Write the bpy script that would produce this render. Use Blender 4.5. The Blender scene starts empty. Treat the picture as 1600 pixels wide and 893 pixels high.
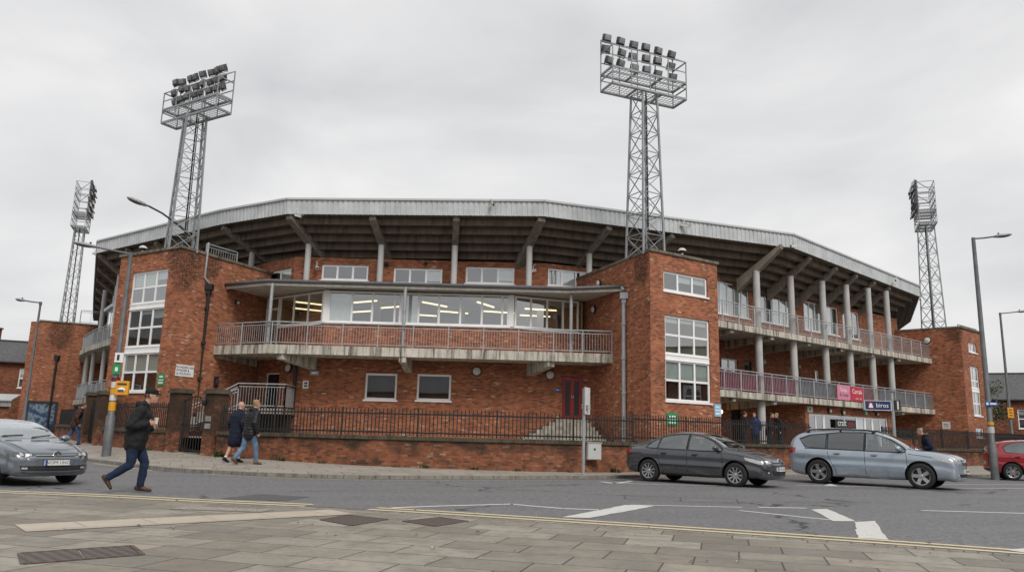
import bpy, bmesh, math, random
from mathutils import Vector, Matrix
from mathutils.bvhtree import BVHTree
R = math.radians
random.seed(7)
scene = bpy.context.scene
col = scene.collection
V = Vector

# ------------------------------------------------------------------ helpers
def tag(o, label=None, cat=None, group=None, kind=None):
    if label: o['label'] = label
    if cat: o['category'] = cat
    if group: o['group'] = group
    if kind: o['kind'] = kind
    return o

def empty(name, loc=(0, 0, 0), rz=0, label=None, cat=None, group=None):
    o = bpy.data.objects.new(name, None); col.objects.link(o)
    o.location = loc; o.rotation_euler = (0, 0, rz); o.empty_display_size = .2
    return tag(o, label, cat, group)

def link(name, me, parent=None, loc=None, rot=None):
    o = bpy.data.objects.new(name, me); col.objects.link(o)
    if parent: o.parent = parent
    if loc is not None: o.location = loc
    if rot is not None: o.rotation_euler = rot
    return o

def copy_tree(o, parent=None):
    kids = KIDS.get(o.name)
    if kids is None: kids = KIDS[o.name] = list(o.children)
    c = o.copy(); col.objects.link(c); c.parent = parent
    for ch in kids: copy_tree(ch, c)
    return c
KIDS = {}

class MB:
    """collects faces and links them as one mesh with uv in metres"""
    def __init__(s): s.v = []; s.f = []; s.m = []
    def poly(s, pts, mi=0):
        n = len(s.v); s.v.extend(tuple(p) for p in pts); s.f.append(tuple(range(n, n + len(pts)))); s.m.append(mi); return s
    def grid(s, rows, mi=0, closed=False, flip=False):
        n = len(s.v); w = len(rows[0])
        for r in rows: s.v.extend(tuple(p) for p in r)
        for i in range(len(rows) - 1):
            for j in range(w if closed else w - 1):
                a = n + i * w + j; b = n + i * w + (j + 1) % w
                f = (a, b, b + w, a + w)
                s.f.append(f[::-1] if flip else f); s.m.append(mi)
        return s
    def box(s, x0, x1, y0, y1, z0, z1, mi=0):
        return s.prism([(x0, y0), (x1, y0), (x1, y1), (x0, y1)], z0, z1, mi)
    def prism(s, p, z0, z1, mi=0):
        n = len(s.v); k = len(p)
        A = sum(p[i][0] * p[(i + 1) % k][1] - p[(i + 1) % k][0] * p[i][1] for i in range(k))
        zz0 = list(z0) if isinstance(z0, (list, tuple)) else [z0] * k
        zz1 = list(z1) if isinstance(z1, (list, tuple)) else [z1] * k
        if A < 0: p, zz0, zz1 = p[::-1], zz0[::-1], zz1[::-1]
        s.v.extend((q[0], q[1], z) for q, z in zip(p, zz0)); s.v.extend((q[0], q[1], z) for q, z in zip(p, zz1))
        s.f.append(tuple(range(n + k - 1, n - 1, -1))); s.f.append(tuple(range(n + k, n + 2 * k))); s.m += [mi, mi]
        for i in range(k):
            j = (i + 1) % k; s.f.append((n + i, n + j, n + k + j, n + k + i)); s.m.append(mi)
        return s
    def bar(s, p, q, w, h=None, mi=0, up=(0, 0, 1)):
        h = h or w; p = V(p); q = V(q); d = (q - p).normalized(); up = V(up)
        if abs(d.dot(up)) > .99: up = V((0, 1, 0))
        a = d.cross(up).normalized() * w / 2; b = a.cross(d).normalized() * h / 2
        n = len(s.v)
        for c in (p, q): s.v.extend(tuple(c + x) for x in (-a - b, a - b, a + b, -a + b))
        s.f += [(n, n + 3, n + 2, n + 1)[::-1], (n + 4, n + 5, n + 6, n + 7)[::-1]] + [(n + i, n + 4 + i, n + 4 + (i + 1) % 4, n + (i + 1) % 4) for i in range(4)]
        s.m += [mi] * 6; return s
    def tube(s, pts, r, k=10, mi=0, cap=True):
        pts = [V(p) for p in pts]; rr = r if isinstance(r, (list, tuple)) else [r] * len(pts)
        d0 = (pts[1] - pts[0]).normalized(); up = V((0, 0, 1)) if abs(d0.z) < .95 else V((0, 1, 0))
        n = len(s.v)
        for i, p in enumerate(pts):
            d = (pts[min(i + 1, len(pts) - 1)] - pts[max(i - 1, 0)]).normalized()
            a = d.cross(up).normalized(); b = a.cross(d)
            s.v.extend(tuple(p + (a * math.cos(t) + b * math.sin(t)) * rr[i]) for t in (2 * math.pi * j / k for j in range(k)))
        for i in range(len(pts) - 1):
            for j in range(k):
                a = n + i * k + j; b = n + i * k + (j + 1) % k
                s.f.append((a, a + k, b + k, b)); s.m.append(mi)
        if cap:
            s.f.append(tuple(range(n, n + k))); s.f.append(tuple(range(n + (len(pts) - 1) * k + k - 1, n + (len(pts) - 1) * k - 1, -1))); s.m += [mi, mi]
        return s
    def lathe(s, prof, c=(0, 0, 0), ax='z', k=24, mi=0):
        """prof: list of (radius, height along the axis)"""
        rows = []
        for r, h in prof:
            row = []
            for j in range(k):
                t = 2 * math.pi * j / k; x, y = r * math.cos(t), r * math.sin(t)
                p = (x, y, h) if ax == 'z' else (x, h, -y) if ax == 'y' else (h, x, y)
                row.append((p[0] + c[0], p[1] + c[1], p[2] + c[2]))
            rows.append(row)
        return s.grid(rows, mi, closed=True)
    def ball(s, c, r, k=14, mi=0):
        r = r if isinstance(r, (tuple, list)) else (r, r, r)
        rows = [[(c[0] + r[0] * max(math.sin(math.pi * i / 8), .001) * math.cos(2 * math.pi * j / k), c[1] + r[1] * max(math.sin(math.pi * i / 8), .001) * math.sin(2 * math.pi * j / k), c[2] - r[2] * math.cos(math.pi * i / 8)) for j in range(k)] for i in range(9)]
        return s.grid(rows, mi, closed=True)
    def xform(s, M):
        s.v = [tuple(M @ V(p)) for p in s.v]; return s
    def mesh(s, name, mats, smooth=False, angle=None):
        me = bpy.data.meshes.new(name); me.from_pydata(s.v, [], s.f)
        for m in (mats if isinstance(mats, (list, tuple)) else [mats]): me.materials.append(m)
        me.polygons.foreach_set('material_index', s.m)
        uv = me.uv_layers.new(name='UVMap')
        for p in me.polygons:
            n = p.normal
            if abs(n.z) > .75: t = None
            else:
                t = V((-n.y, n.x, 0)).normalized()
            for li in p.loop_indices:
                c = me.vertices[me.loops[li].vertex_index].co
                uv.data[li].uv = (c.x, c.y) if t is None else (c.x * t.x + c.y * t.y, c.z)
        if smooth or angle:
            me.polygons.foreach_set('use_smooth', [True] * len(me.polygons))
            if angle: me.set_sharp_from_angle(angle=R(angle))
        me.update(); return me
    def obj(s, name, mats, parent=None, smooth=False, angle=None, loc=None, rot=None):
        return link(name, s.mesh(name, mats, smooth, angle), parent, loc, rot)

def evaluated(o):
    dg = bpy.context.evaluated_depsgraph_get()
    me = bpy.data.meshes.new_from_object(o.evaluated_get(dg)); return me

def text_mesh(body, size, depth=.004, font_space=1.0, align='CENTER'):
    cu = bpy.data.curves.new('lettering', 'FONT'); cu.body = body; cu.size = size; cu.extrude = depth
    cu.align_x = align; cu.align_y = 'CENTER'; cu.space_character = font_space; cu.resolution_u = 2
    o = bpy.data.objects.new('lettering', cu); col.objects.link(o)
    bpy.context.view_layer.update()
    me = evaluated(o); bpy.data.objects.remove(o); bpy.data.curves.remove(cu); return me

# ------------------------------------------------------------------ node helpers
class NT:
    def __init__(s, name):
        s.mat = bpy.data.materials.new(name); s.mat.use_nodes = True
        s.t = s.mat.node_tree; s.t.nodes.clear()
        s.out = s.t.nodes.new('ShaderNodeOutputMaterial')
    def n(s, typ, ins=None, **kw):
        nd = s.t.nodes.new('ShaderNode' + typ)
        for k, v in kw.items(): setattr(nd, k, v)
        for k, v in (ins or {}).items(): s.set(nd.inputs[k], v)
        return nd
    def set(s, sock, v):
        if isinstance(v, bpy.types.NodeSocket): s.t.links.new(v, sock)
        else:
            if isinstance(v, (tuple, list)) and len(v) == 3 and sock.type == 'RGBA': v = (*v, 1)
            sock.default_value = v
    def m(s, op, a, b=0.0, c=0.0, clamp=False):
        nd = s.n('Math', {0: a, 1: b, 2: c}, operation=op); nd.use_clamp = clamp; return nd.outputs[0]
    def pos(s): return s.n('NewGeometry').outputs['Position']
    def obj(s): return s.n('TexCoord').outputs['Object']
    def sep(s, v):
        o = s.n('SeparateXYZ', {0: v}).outputs; return o[0], o[1], o[2]
    def noise(s, vec, scale, detail=3, rough=.55, dist=0):
        return s.n('TexNoise', {'Vector': vec, 'Scale': scale, 'Detail': detail, 'Roughness': rough, 'Distortion': dist}).outputs[0]
    def scalev(s, vec, sc, rot=(0, 0, 0)):
        return s.n('Mapping', {'Vector': vec, 'Scale': sc, 'Rotation': rot}).outputs[0]
    def ramp(s, f, stops, interp='LINEAR'):
        nd = s.n('ValToRGB', {0: f}); cr = nd.color_ramp; cr.interpolation = interp
        while len(cr.elements) < len(stops): cr.elements.new(.5)
        for e, (p, c) in zip(cr.elements, stops):
            e.position = p; e.color = (*c, 1) if isinstance(c, tuple) else (c, c, c, 1)
        return nd.outputs[0]
    def step(s, f, a, b):
        return s.n('MapRange', {0: f, 1: a, 2: b, 3: 0.0, 4: 1.0}).outputs[0]
    def mix(s, f, a, b, blend='MIX'):
        nd = s.n('Mix', None, data_type='RGBA', blend_type=blend)
        s.set(nd.inputs[0], f); s.set(nd.inputs[6], a); s.set(nd.inputs[7], b); return nd.outputs[2]
    def bump(s, h, strength=.3, dist=.01):
        return s.n('Bump', {'Height': h, 'Strength': strength, 'Distance': dist}).outputs[0]
    def principled(s, base, rough=.6, metal=0, spec=.5, normal=None, coat=0, coatr=.05):
        ins = {'Base Color': base, 'Roughness': rough, 'Metallic': metal, 'Specular IOR Level': spec, 'Coat Weight': coat, 'Coat Roughness': coatr}
        nd = s.n('BsdfPrincipled', ins)
        if normal is not None: s.set(nd.inputs['Normal'], normal)
        return nd.outputs[0]
    def done(s, sh):
        s.t.links.new(sh, s.out.inputs[0]); return s.mat

def simple(name, base, rough=.6, metal=0, var=.12, scale=3.0, spec=.5, coat=0, bump=0, bscale=60):
    n = NT(name); p = n.obj()
    f = n.noise(p, scale, 4, .6)
    c = n.mix(n.step(f, .3, .7), tuple(x * (1 - var) for x in base), tuple(min(1, x * (1 + var)) for x in base))
    nm = n.bump(n.noise(p, bscale, 2), bump, .01) if bump else None
    return n.done(n.principled(c, rough, metal, spec, nm, coat))

def emit(name, c, s):
    n = NT(name); return n.done(n.n('Emission', {'Color': c, 'Strength': s}).outputs[0])

def brick_mat(name, gain=1.0, dark=0.0, stain_top=None, effl=.5, damp=None, soots=()):
    n = NT(name)
    u, v, _ = n.sep(n.n('UVMap').outputs[0])
    W, H = .205, .068
    rv = n.m('DIVIDE', v, H); row = n.m('FLOOR', rv)
    ru = n.m('ADD', n.m('DIVIDE', u, W), n.m('MULTIPLY', n.m('FLOORED_MODULO', row, 2.0), .5)); cl = n.m('FLOOR', ru)
    fu = n.m('FRACT', ru); fv = n.m('FRACT', rv)
    mort = n.m('MAXIMUM', n.m('LESS_THAN', fu, .05), n.m('LESS_THAN', fv, .15))
    idv = n.n('CombineXYZ', {0: cl, 1: row, 2: 0.0}).outputs[0]
    wn = n.n('TexWhiteNoise', {'Vector': idv}, noise_dimensions='2D'); r1 = wn.outputs[0]
    P = n.pos()
    big = n.noise(P, .55, 4, .6); mid = n.noise(P, 2.3, 4, .65)
    k = n.m('ADD', n.m('MULTIPLY', r1, .6), n.m('MULTIPLY', n.m('SUBTRACT', big, .5), .75)); k = n.m('ADD', k, .23, clamp=True)
    g = gain
    cc = n.ramp(k, [(0, (.06 * g, .028 * g, .022 * g)), (.2, (.15 * g, .056 * g, .032 * g)), (.42, (.245 * g, .081 * g, .041 * g)), (.68, (.305 * g, .106 * g, .052 * g)), (.88, (.34 * g, .148 * g, .078 * g)), (.97, (.40 * g, .22 * g, .14 * g))])
    # pale, lime bloomed bricks here and there
    wn2 = n.n('TexWhiteNoise', {'Vector': n.n('VectorMath', {0: idv, 1: (37.3, 11.7, 0)}, operation='ADD').outputs[0]}, noise_dimensions='2D').outputs[0]
    patch = n.step(n.noise(P, .8, 3, .6), .5, .72)
    pale = n.m('MULTIPLY', n.m('GREATER_THAN', wn2, n.m('SUBTRACT', .987, n.m('MULTIPLY', patch, .06 * effl))), .55)
    cc = n.mix(pale, cc, (.5 * g, .36 * g, .26 * g))
    dk = n.m('MULTIPLY', n.m('LESS_THAN', wn2, .1), .5); cc = n.mix(dk, cc, (.05, .03, .026))
    cc = n.mix(mort, cc, (.19 * g, .125 * g, .085 * g))
    soot = n.m('MULTIPLY', n.step(mid, .42, .72), (.24 + dark)); cc = n.mix(soot, cc, (.05, .03, .024))
    run = n.m('MULTIPLY', n.step(n.noise(n.scalev(P, (2.6, 2.6, .14)), 1.4, 4, .7), .55, .75), .38); cc = n.mix(run, cc, (.06, .034, .024))
    course = n.step(n.n('TexNoise', {'Vector': n.n('CombineXYZ', {0: n.m('MULTIPLY', u, .12), 1: n.m('MULTIPLY', row, .35), 2: 0.0}).outputs[0], 'Scale': 1.0, 'Detail': 3.0}).outputs[0], .52, .72); cc = n.mix(n.m('MULTIPLY', course, .35), cc, (.13 * g, .05 * g, .03 * g))
    bloom = n.m('MULTIPLY', n.step(n.noise(n.scalev(P, (1, 1, .45)), 1.7, 5, .7), .6, .76), .22 * effl); cc = n.mix(bloom, cc, (.5, .42, .35))
    for sx, sy, sz, sr in soots:      # black weathering stain of its own outline
        dv = n.n('VectorMath', {0: n.scalev(P, (1, 1, .62)), 1: (sx, sy, sz * .62)}, operation='DISTANCE').outputs['Value']
        s_ = n.step(n.m('SUBTRACT', n.m('ADD', n.noise(n.scalev(P, (1.6, 1.6, .8)), 3.2, 6, .8), .22), n.m('DIVIDE', dv, sr)), -.05, .22); cc = n.mix(n.m('MULTIPLY', n.m('MULTIPLY', s_, n.step(n.noise(P, 14, 3, .7), .3, .6)), .85), cc, (.022, .02, .015))
    if stain_top is not None:
        z = n.sep(P)[2]; rainrun = n.step(n.noise(n.scalev(P, (3.2, 3.2, .16)), 1.4, 4, .7), .56, .74); streak = n.noise(n.scalev(P, (2.2, 2.2, .35)), 1.6, 5, .7)
        near = n.step(z, stain_top - 2.0, stain_top)
        s_ = n.step(n.m('ADD', streak, n.m('MULTIPLY', near, .42)), .78, .98); cc = n.mix(n.m('MULTIPLY', s_, .85), cc, (.028, .024, .018))
    if damp is not None:
        z = n.sep(P)[2]; s_ = n.step(n.m('ADD', n.noise(P, 1.5, 4, .65), n.m('MULTIPLY', n.step(z, damp, damp + .6), .3)), .54, .76); cc = n.mix(n.m('MULTIPLY', s_, .8), cc, (.03, .027, .02))
    h = n.m('SUBTRACT', n.m('MULTIPLY', r1, .35), mort)
    return n.done(n.principled(cc, .88, 0, .25, n.bump(h, .55, .012)))

def concrete_mat(name, base, streak=.5, dark=(.05, .042, .032), rough=.85, top=None):
    n = NT(name); P = n.pos()
    f = n.noise(P, 1.4, 5, .65); st = n.noise(n.scalev(P, (3.5, 3.5, .3)), 1.5, 5, .7); fine = n.noise(P, 22, 3)
    c = n.mix(n.step(f, .3, .7), tuple(x * .8 for x in base), tuple(x * 1.12 for x in base))
    c = n.mix(n.m('MULTIPLY', n.step(st, .46, .64), streak), c, dark)
    c = n.mix(n.m('MULTIPLY', n.step(n.noise(P, 4.5, 4, .7), .58, .75), streak * .5), c, (.16, .12, .07))
    c = n.mix(n.m('MULTIPLY', n.step(fine, .5, .75), .25), c, tuple(x * .6 for x in base))
    return n.done(n.principled(c, rough, 0, .25, n.bump(fine, .3, .01)))

def glass_mat(name, tint=(.8, .84, .83), refl=1.0, base=.05):
    n = NT(name)
    fr = n.n('Fresnel', {'IOR': 1.5}).outputs[0]
    front = n.m('SUBTRACT', 1.0, n.n('NewGeometry').outputs['Backfacing'])      # the pane's outer face reflects
    fac = n.m('MULTIPLY', n.m('ADD', n.m('MULTIPLY', fr, refl), base, clamp=True), front)
    wob = n.bump(n.noise(n.pos(), .9, 1), .02, .05)
    g = n.n('BsdfGlossy', {'Color': (.95, .97, 1), 'Roughness': .01, 'Normal': wob}).outputs[0]
    t = n.n('BsdfTransparent', {'Color': tint}).outputs[0]
    return n.done(n.n('MixShader', {0: fac, 1: t, 2: g}).outputs[0])

def slab_mat(name, w, h, rot, base, joint=(.07, .062, .052), jw=.018, var=.3, wet=0, stain=.3):
    n = NT(name); P = n.pos()
    q = n.scalev(P, (1, 1, 1), (0, 0, R(rot))); warp = n.n('TexNoise', {'Vector': q, 'Scale': .35, 'Detail': 1.0}).outputs[1]
    q = n.n('VectorMath', {0: q, 1: n.n('VectorMath', {0: n.n('VectorMath', {0: warp, 1: (.5, .5, .5)}, operation='SUBTRACT').outputs[0], 3: .16}, operation='SCALE').outputs[0]}, operation='ADD').outputs[0]
    u, v, _ = n.sep(q)
    rv = n.m('DIVIDE', v, h); row = n.m('FLOOR', rv)
    rr = n.n('TexWhiteNoise', {'W': row}, noise_dimensions='1D').outputs[0]
    ru = n.m('ADD', n.m('DIVIDE', u, w), n.m('MULTIPLY', rr, 1.0)); cl = n.m('FLOOR', ru)
    idv = n.n('CombineXYZ', {0: cl, 1: row, 2: 0.0}).outputs[0]
    r1 = n.n('TexWhiteNoise', {'Vector': idv}, noise_dimensions='2D').outputs[0]
    fu = n.m('FRACT', ru); fv = n.m('FRACT', rv)
    wob = n.m('MULTIPLY', n.noise(P, 9, 2), jw * 1.1)
    eu = n.m('MULTIPLY', n.m('MINIMUM', fu, n.m('SUBTRACT', 1.0, fu)), w); ev = n.m('MULTIPLY', n.m('MINIMUM', fv, n.m('SUBTRACT', 1.0, fv)), h)
    e = n.m('MINIMUM', eu, ev)
    jm = n.m('SUBTRACT', 1.0, n.step(e, n.m('MULTIPLY', wob, .35), n.m('ADD', wob, jw * .22)))
    c = n.mix(r1, tuple(x * (1 - var) for x in base), tuple(x * (1 + var * .7) for x in base))
    warm = n.n('TexWhiteNoise', {'Vector': n.n('VectorMath', {0: idv, 1: (5.1, 9.2, 0)}, operation='ADD').outputs[0]}, noise_dimensions='2D').outputs[0]
    c = n.mix(n.m('MULTIPLY', warm, .35), c, (base[0] * 1.12, base[1] * .98, base[2] * .82))
    blot = n.step(n.noise(P, 1.9, 5, .7), .42, .72); c = n.mix(n.m('MULTIPLY', blot, stain), c, tuple(x * .5 for x in base))
    blot2 = n.step(n.noise(P, 6.5, 4, .75), .52, .72); c = n.mix(n.m('MULTIPLY', blot2, stain * .8), c, tuple(x * .55 for x in base))
    fine = n.noise(P, 90, 2); c = n.mix(n.m('MULTIPLY', n.step(fine, .5, .68), .3), c, tuple(x * 1.5 for x in base))
    spots = n.n('TexVoronoi', {'Vector': P, 'Scale': 3.1}).outputs[0]; gum = n.m('LESS_THAN', spots, .055); c = n.mix(n.m('MULTIPLY', gum, .55), c, (.07, .066, .06))
    moss = n.step(n.noise(P, 2.6, 4, .7), .55, .68)
    jc = n.mix(n.m('MULTIPLY', moss, .6), joint, (.045, .055, .025))
    c = n.mix(jm, c, jc)
    hgt = n.m('SUBTRACT', n.m('ADD', n.m('MULTIPLY', r1, .3), n.m('MULTIPLY', fine, .06)), jm)
    rough = n.m('ADD', .62, n.m('MULTIPLY', blot2, .2))
    return n.done(n.principled(c, rough, 0, .35, n.bump(hgt, .5, .012)))
# ------------------------------------------------------------------ materials
M = {}
M['brick'] = brick_mat('brick', 1.38, 0.0, None, .6, None, [(-33.5, 57, 7.9, 1.2), (-31.5, 58.2, 8.1, 1.0), (28, 48, 8.5, .8)])
M['brick_tower'] = brick_mat('brick_tower', 1.48, 0.0, None, .7, None, [(5.2, 30.5, 8.2, .9), (-13.75, 31.9, 8.1, 1.2), (-13.2, 33.1, 8.4, .8)])
M['brick_wall'] = brick_mat('brick_boundary', 1.0, .42, None, .5, .55)
M['brick_house'] = brick_mat('brick_house', .95, .1, None, .2)
M['concrete'] = concrete_mat('balcony_concrete', (.56, .525, .45), .9)
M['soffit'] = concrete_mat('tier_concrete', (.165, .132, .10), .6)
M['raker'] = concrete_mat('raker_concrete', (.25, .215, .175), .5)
M['coping'] = concrete_mat('coping_stone', (.2, .18, .14), .9)
M['darkcoping'] = concrete_mat('coping_brick', (.10, .085, .06), .9)
M['step'] = concrete_mat('step_concrete', (.36, .33, .28), .5)
M['yard'] = concrete_mat('yard_concrete', (.36, .34, .30), .4)
M['render'] = concrete_mat('canopy_soffit', (.58, .55, .50), .2)
M['column'] = simple('painted_column', (.46, .455, .44), .6, 0, .12, 1.5)
M['upvc'] = simple('white_window_frame', (.88, .88, .87), .35, 0, .05, 2)
M['galv'] = simple('galvanised_steel', (.36, .375, .385), .5, .35, .18, 4)
M['mast'] = simple('mast_steel', (.29, .30, .31), .55, .3, .2, 2)
M['cladding'] = concrete_mat('ribbed_cladding', (.54, .565, .57), .12, (.25, .24, .21), .5)
M['flash'] = simple('roof_flashing', (.5, .52, .52), .5, .1, .08, 1)
M['blackmetal'] = simple('black_iron', (.022, .02, .02), .5, .2, .3, 6)
M['gutter'] = simple('grey_gutter', (.11, .11, .115), .5, 0, .2, 3)
M['lead'] = simple('lead_roof', (.16, .165, .17), .6, .1, .2, 1.2)
M['blackplastic'] = simple('black_plastic', (.02, .02, .021), .5, 0, .2, 5)
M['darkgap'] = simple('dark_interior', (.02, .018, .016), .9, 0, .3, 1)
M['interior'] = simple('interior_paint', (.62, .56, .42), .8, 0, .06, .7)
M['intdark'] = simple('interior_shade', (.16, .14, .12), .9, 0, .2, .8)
M['blind'] = simple('window_blind', (.62, .66, .62), .8, 0, .06, 3)
M['curtain'] = simple('pale_curtain', (.78, .80, .80), .8, 0, .08, 5)
M['red'] = simple('red_door_paint', (.27, .007, .009), .4, 0, .15, 3)
M['darkdoor'] = simple('dark_door_panel', (.018, .012, .014), .35, 0, .2, 2)
M['maroon'] = simple('maroon_panel', (.15, .014, .032), .55, 0, .35, 5)
M['greypanel'] = simple('grey_panel', (.10, .10, .115), .5, 0, .2, 4)
M['white'] = simple('white_paint', (.8, .8, .79), .5, 0, .05, 3)
M['dirtywhite'] = simple('dirty_white', (.62, .61, .58), .6, 0, .12, 6)
M['green'] = simple('green_sign', (.015, .27, .09), .45, 0, .08, 5)
M['blue'] = simple('navy_sign', (.01, .03, .11), .35, 0, .1, 5)
M['lightblue'] = simple('light_blue_sign', (.25, .52, .72), .5, 0, .1, 8)
M['bluesign'] = simple('blue_street_sign', (.02, .10, .38), .4, 0, .1, 5)
M['yellow'] = simple('yellow_sign', (.75, .33, .012), .5, 0, .1, 6)
M['ink'] = simple('dark_lettering', (.03, .035, .06), .6, 0, .1, 5)
M['signred'] = simple('red_sign', (.42, .02, .03), .45, 0, .1, 5)
M['pink'] = simple('pink_banner', (.62, .22, .33), .6, 0, .1, 4)
M['bannerred'] = simple('red_banner', (.48, .025, .05), .6, 0, .1, 4)
M['cabinet'] = simple('grey_cabinet', (.5, .51, .5), .5, 0, .08, 3)
M['slate'] = simple('roof_slate', (.085, .085, .09), .7, 0, .35, 5)
M['leaf'] = simple('weed_leaf', (.05, .085, .022), .6, 0, .4, 9)
M['treeleaf'] = simple('tree_leaf', (.07, .085, .035), .6, 0, .4, 3)
M['hedge'] = simple('planter_foliage', (.035, .055, .02), .7, 0, .5, 9)
M['bark'] = simple('bark', (.07, .055, .04), .9, 0, .3, 9)
M['glass'] = glass_mat('window_glass', (.66, .70, .69), 2.2, .19)
M['baygl'] = glass_mat('bay_glass', (.74, .77, .76), 2.4, .22)
M['tube'] = emit('fluorescent_tube', (1, .82, .48), 2.0)
M['warm'] = emit('warm_bulb', (1, .55, .18), 5)
M['lamppost'] = simple('lamp_post_paint', (.13, .135, .14), .5, .2, .25, 3)
M['kerb'] = concrete_mat('kerb_stone', (.27, .255, .225), .5)

def asphalt():
    n = NT('asphalt'); P = n.pos()
    f = n.noise(P, 95, 2, .6); f2 = n.noise(P, 30, 3, .75); big = n.noise(n.scalev(P, (.5, 1.6, 1), (0, 0, R(12))), .5, 4, .6)
    c = n.ramp(f, [(.3, (.06, .06, .063)), (.5, (.15, .151, .155)), (.7, (.34, .338, .335))])
    f3 = n.noise(P, 9, 5, .85); c = n.mix(n.m('MULTIPLY', n.step(f2, .48, .66), .55), c, (.055, .055, .057)); c = n.mix(n.m('MULTIPLY', n.step(f2, .5, .34), .5), c, (.25, .249, .25)); c = n.mix(n.m('MULTIPLY', n.step(f3, .5, .62), .75), c, (.235, .236, .24)); c = n.mix(n.m('MULTIPLY', n.step(f3, .5, .38), .7), c, (.04, .04, .042))
    c = n.mix(n.m('MULTIPLY', n.step(big, .35, .7), .55), c, (.135, .132, .132))
    c = n.mix(n.m('MULTIPLY', n.step(n.noise(P, 1.3, 4, .7), .58, .72), .35), c, (.05, .049, .05))
    sp = n.n('TexVoronoi', {'Vector': P, 'Scale': 4.2}).outputs[0]; c = n.mix(n.m('MULTIPLY', n.m('LESS_THAN', sp, .035), .6), c, (.45, .44, .42))
    u_ = n.sep(n.scalev(P, (1, 1, 1), (0, 0, R(-24))))[1]; tr = n.m('ABSOLUTE', n.m('SINE', n.m('MULTIPLY', u_, 1.75))); tr = n.m('MULTIPLY', n.step(n.m('ADD', tr, n.m('MULTIPLY', n.noise(P, .8, 3), .5)), .95, 1.35), .3); c = n.mix(tr, c, (.19, .188, .186))
    oil = n.m('MULTIPLY', n.step(n.noise(n.scalev(P, (.8, 2.2, 1), (0, 0, R(20))), 1.1, 5, .75), .6, .78), .5); c = n.mix(oil, c, (.035, .034, .034))
    # cracks: one meandering network, broken up by noise
    w = n.n('VectorMath', {0: P, 1: n.n('TexNoise', {'Vector': P, 'Scale': 1.4, 'Detail': 3.0}).outputs[1]}, operation='ADD').outputs[0]
    cr = n.n('TexVoronoi', {'Vector': w, 'Scale': .16}, feature='DISTANCE_TO_EDGE').outputs[0]
    cm = n.m('MULTIPLY', n.m('LESS_THAN', cr, .006), n.step(n.noise(P, .35, 2), .44, .54)); c = n.mix(n.m('MULTIPLY', cm, .8), c, (.018, .018, .018))
    return n.done(n.principled(c, n.m('ADD', .55, n.m('MULTIPLY', f2, .3)), 0, .4, n.bump(n.m('ADD', f, n.m('MULTIPLY', f2, .6)), .35, .012)))
M['asphalt'] = asphalt()

def patch_mat():
    n = NT('asphalt_patch'); P = n.pos(); f = n.noise(P, 120, 2, .6)
    c = n.ramp(f, [(.3, (.04, .038, .039)), (.55, (.10, .097, .098)), (.75, (.22, .215, .21))])
    return n.done(n.principled(c, .7, 0, .35, n.bump(f, .35, .012)))
M['patch'] = patch_mat()

def paint_mat(name, base, wear=.5):
    n = NT(name); P = n.pos()
    w = n.m('ADD', n.m('MULTIPLY', n.noise(P, 26, 4, .75), .55), n.m('MULTIPLY', n.noise(P, 3, 3, .7), .45))
    a = n.step(w, .5 + .12 * (1 - wear), .56 + .12 * (1 - wear))
    c = n.mix(n.noise(P, 9, 3), tuple(x * .72 for x in base), base)
    d = n.principled(c, .6, 0, .3)
    return n.done(n.n('MixShader', {0: n.m('MULTIPLY', a, .9), 1: d, 2: n.n('BsdfTransparent').outputs[0]}).outputs[0])
M['roadwhite'] = paint_mat('road_paint_white', (.68, .67, .64), .15)
M['roadyellow'] = paint_mat('road_paint_yellow', (.74, .62, .38), .25)
M['flag'] = slab_mat('paving_flags', .88, .58, 16, (.268, .246, .208), var=.42, stain=.8)
M['flagfar'] = slab_mat('far_paving_flags', .9, .6, -20, (.31, .285, .25), var=.18)
M['paleflag'] = slab_mat('pale_paving', .8, .8, -41.5, (.44, .39, .32), (.2, .17, .13), .012, .12)

def cover_mat():
    n = NT('cast_iron_cover'); P = n.obj()
    ch = n.n('TexChecker', {'Vector': P, 'Scale': 13.0}).outputs[1]
    f = n.noise(P, 14, 4, .7)
    c = n.mix(ch, (.06, .048, .042), (.14, .11, .095)); c = n.mix(n.m('MULTIPLY', n.step(f, .45, .7), .6), c, (.14, .10, .08))
    return n.done(n.principled(c, .6, .3, .4, n.bump(ch, .6, .01)))
M['cover'] = cover_mat()
def grit_mat():
    n = NT('gravelly_slab'); P = n.pos(); v = n.n('TexVoronoi', {'Vector': P, 'Scale': 24.0}).outputs[0]
    c = n.ramp(v, [(0, (.40, .37, .33)), (.45, (.32, .29, .26)), (.7, (.2, .175, .15))])
    return n.done(n.principled(c, .8, 0, .3, n.bump(v, -.5, .02)))
M['tactile'] = grit_mat()
# ------------------------------------------------------------------ camera, sky, sun
cam = bpy.data.cameras.new('camera'); co = bpy.data.objects.new('camera', cam); col.objects.link(co)
cam.sensor_width = 36; cam.lens = 27.0; cam.clip_start = .1; cam.clip_end = 6000
co.matrix_world = Matrix.Translation((0, 0, 1.2)) @ Matrix.Rotation(R(90) + math.atan(234 / 1200), 4, 'X') @ Matrix.Rotation(R(1.5), 4, 'Z')
scene.camera = co
sunv = V((.30, -.62, .72)).normalized()                      # direction towards the sun
sun = bpy.data.lights.new('sun', 'SUN'); sun.energy = 1.5; sun.angle = R(26); sun.color = (1, .965, .92)
so = bpy.data.objects.new('sun', sun); col.objects.link(so); so.rotation_euler = (-sunv).to_track_quat('-Z', 'Y').to_euler()
w = bpy.data.worlds.new('World'); scene.world = w; w.use_nodes = True
t = w.node_tree; t.nodes.clear()
def wn(typ, **kw):
    nd = t.nodes.new('ShaderNode' + typ)
    for k, v in kw.items(): setattr(nd, k, v)
    return nd
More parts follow.
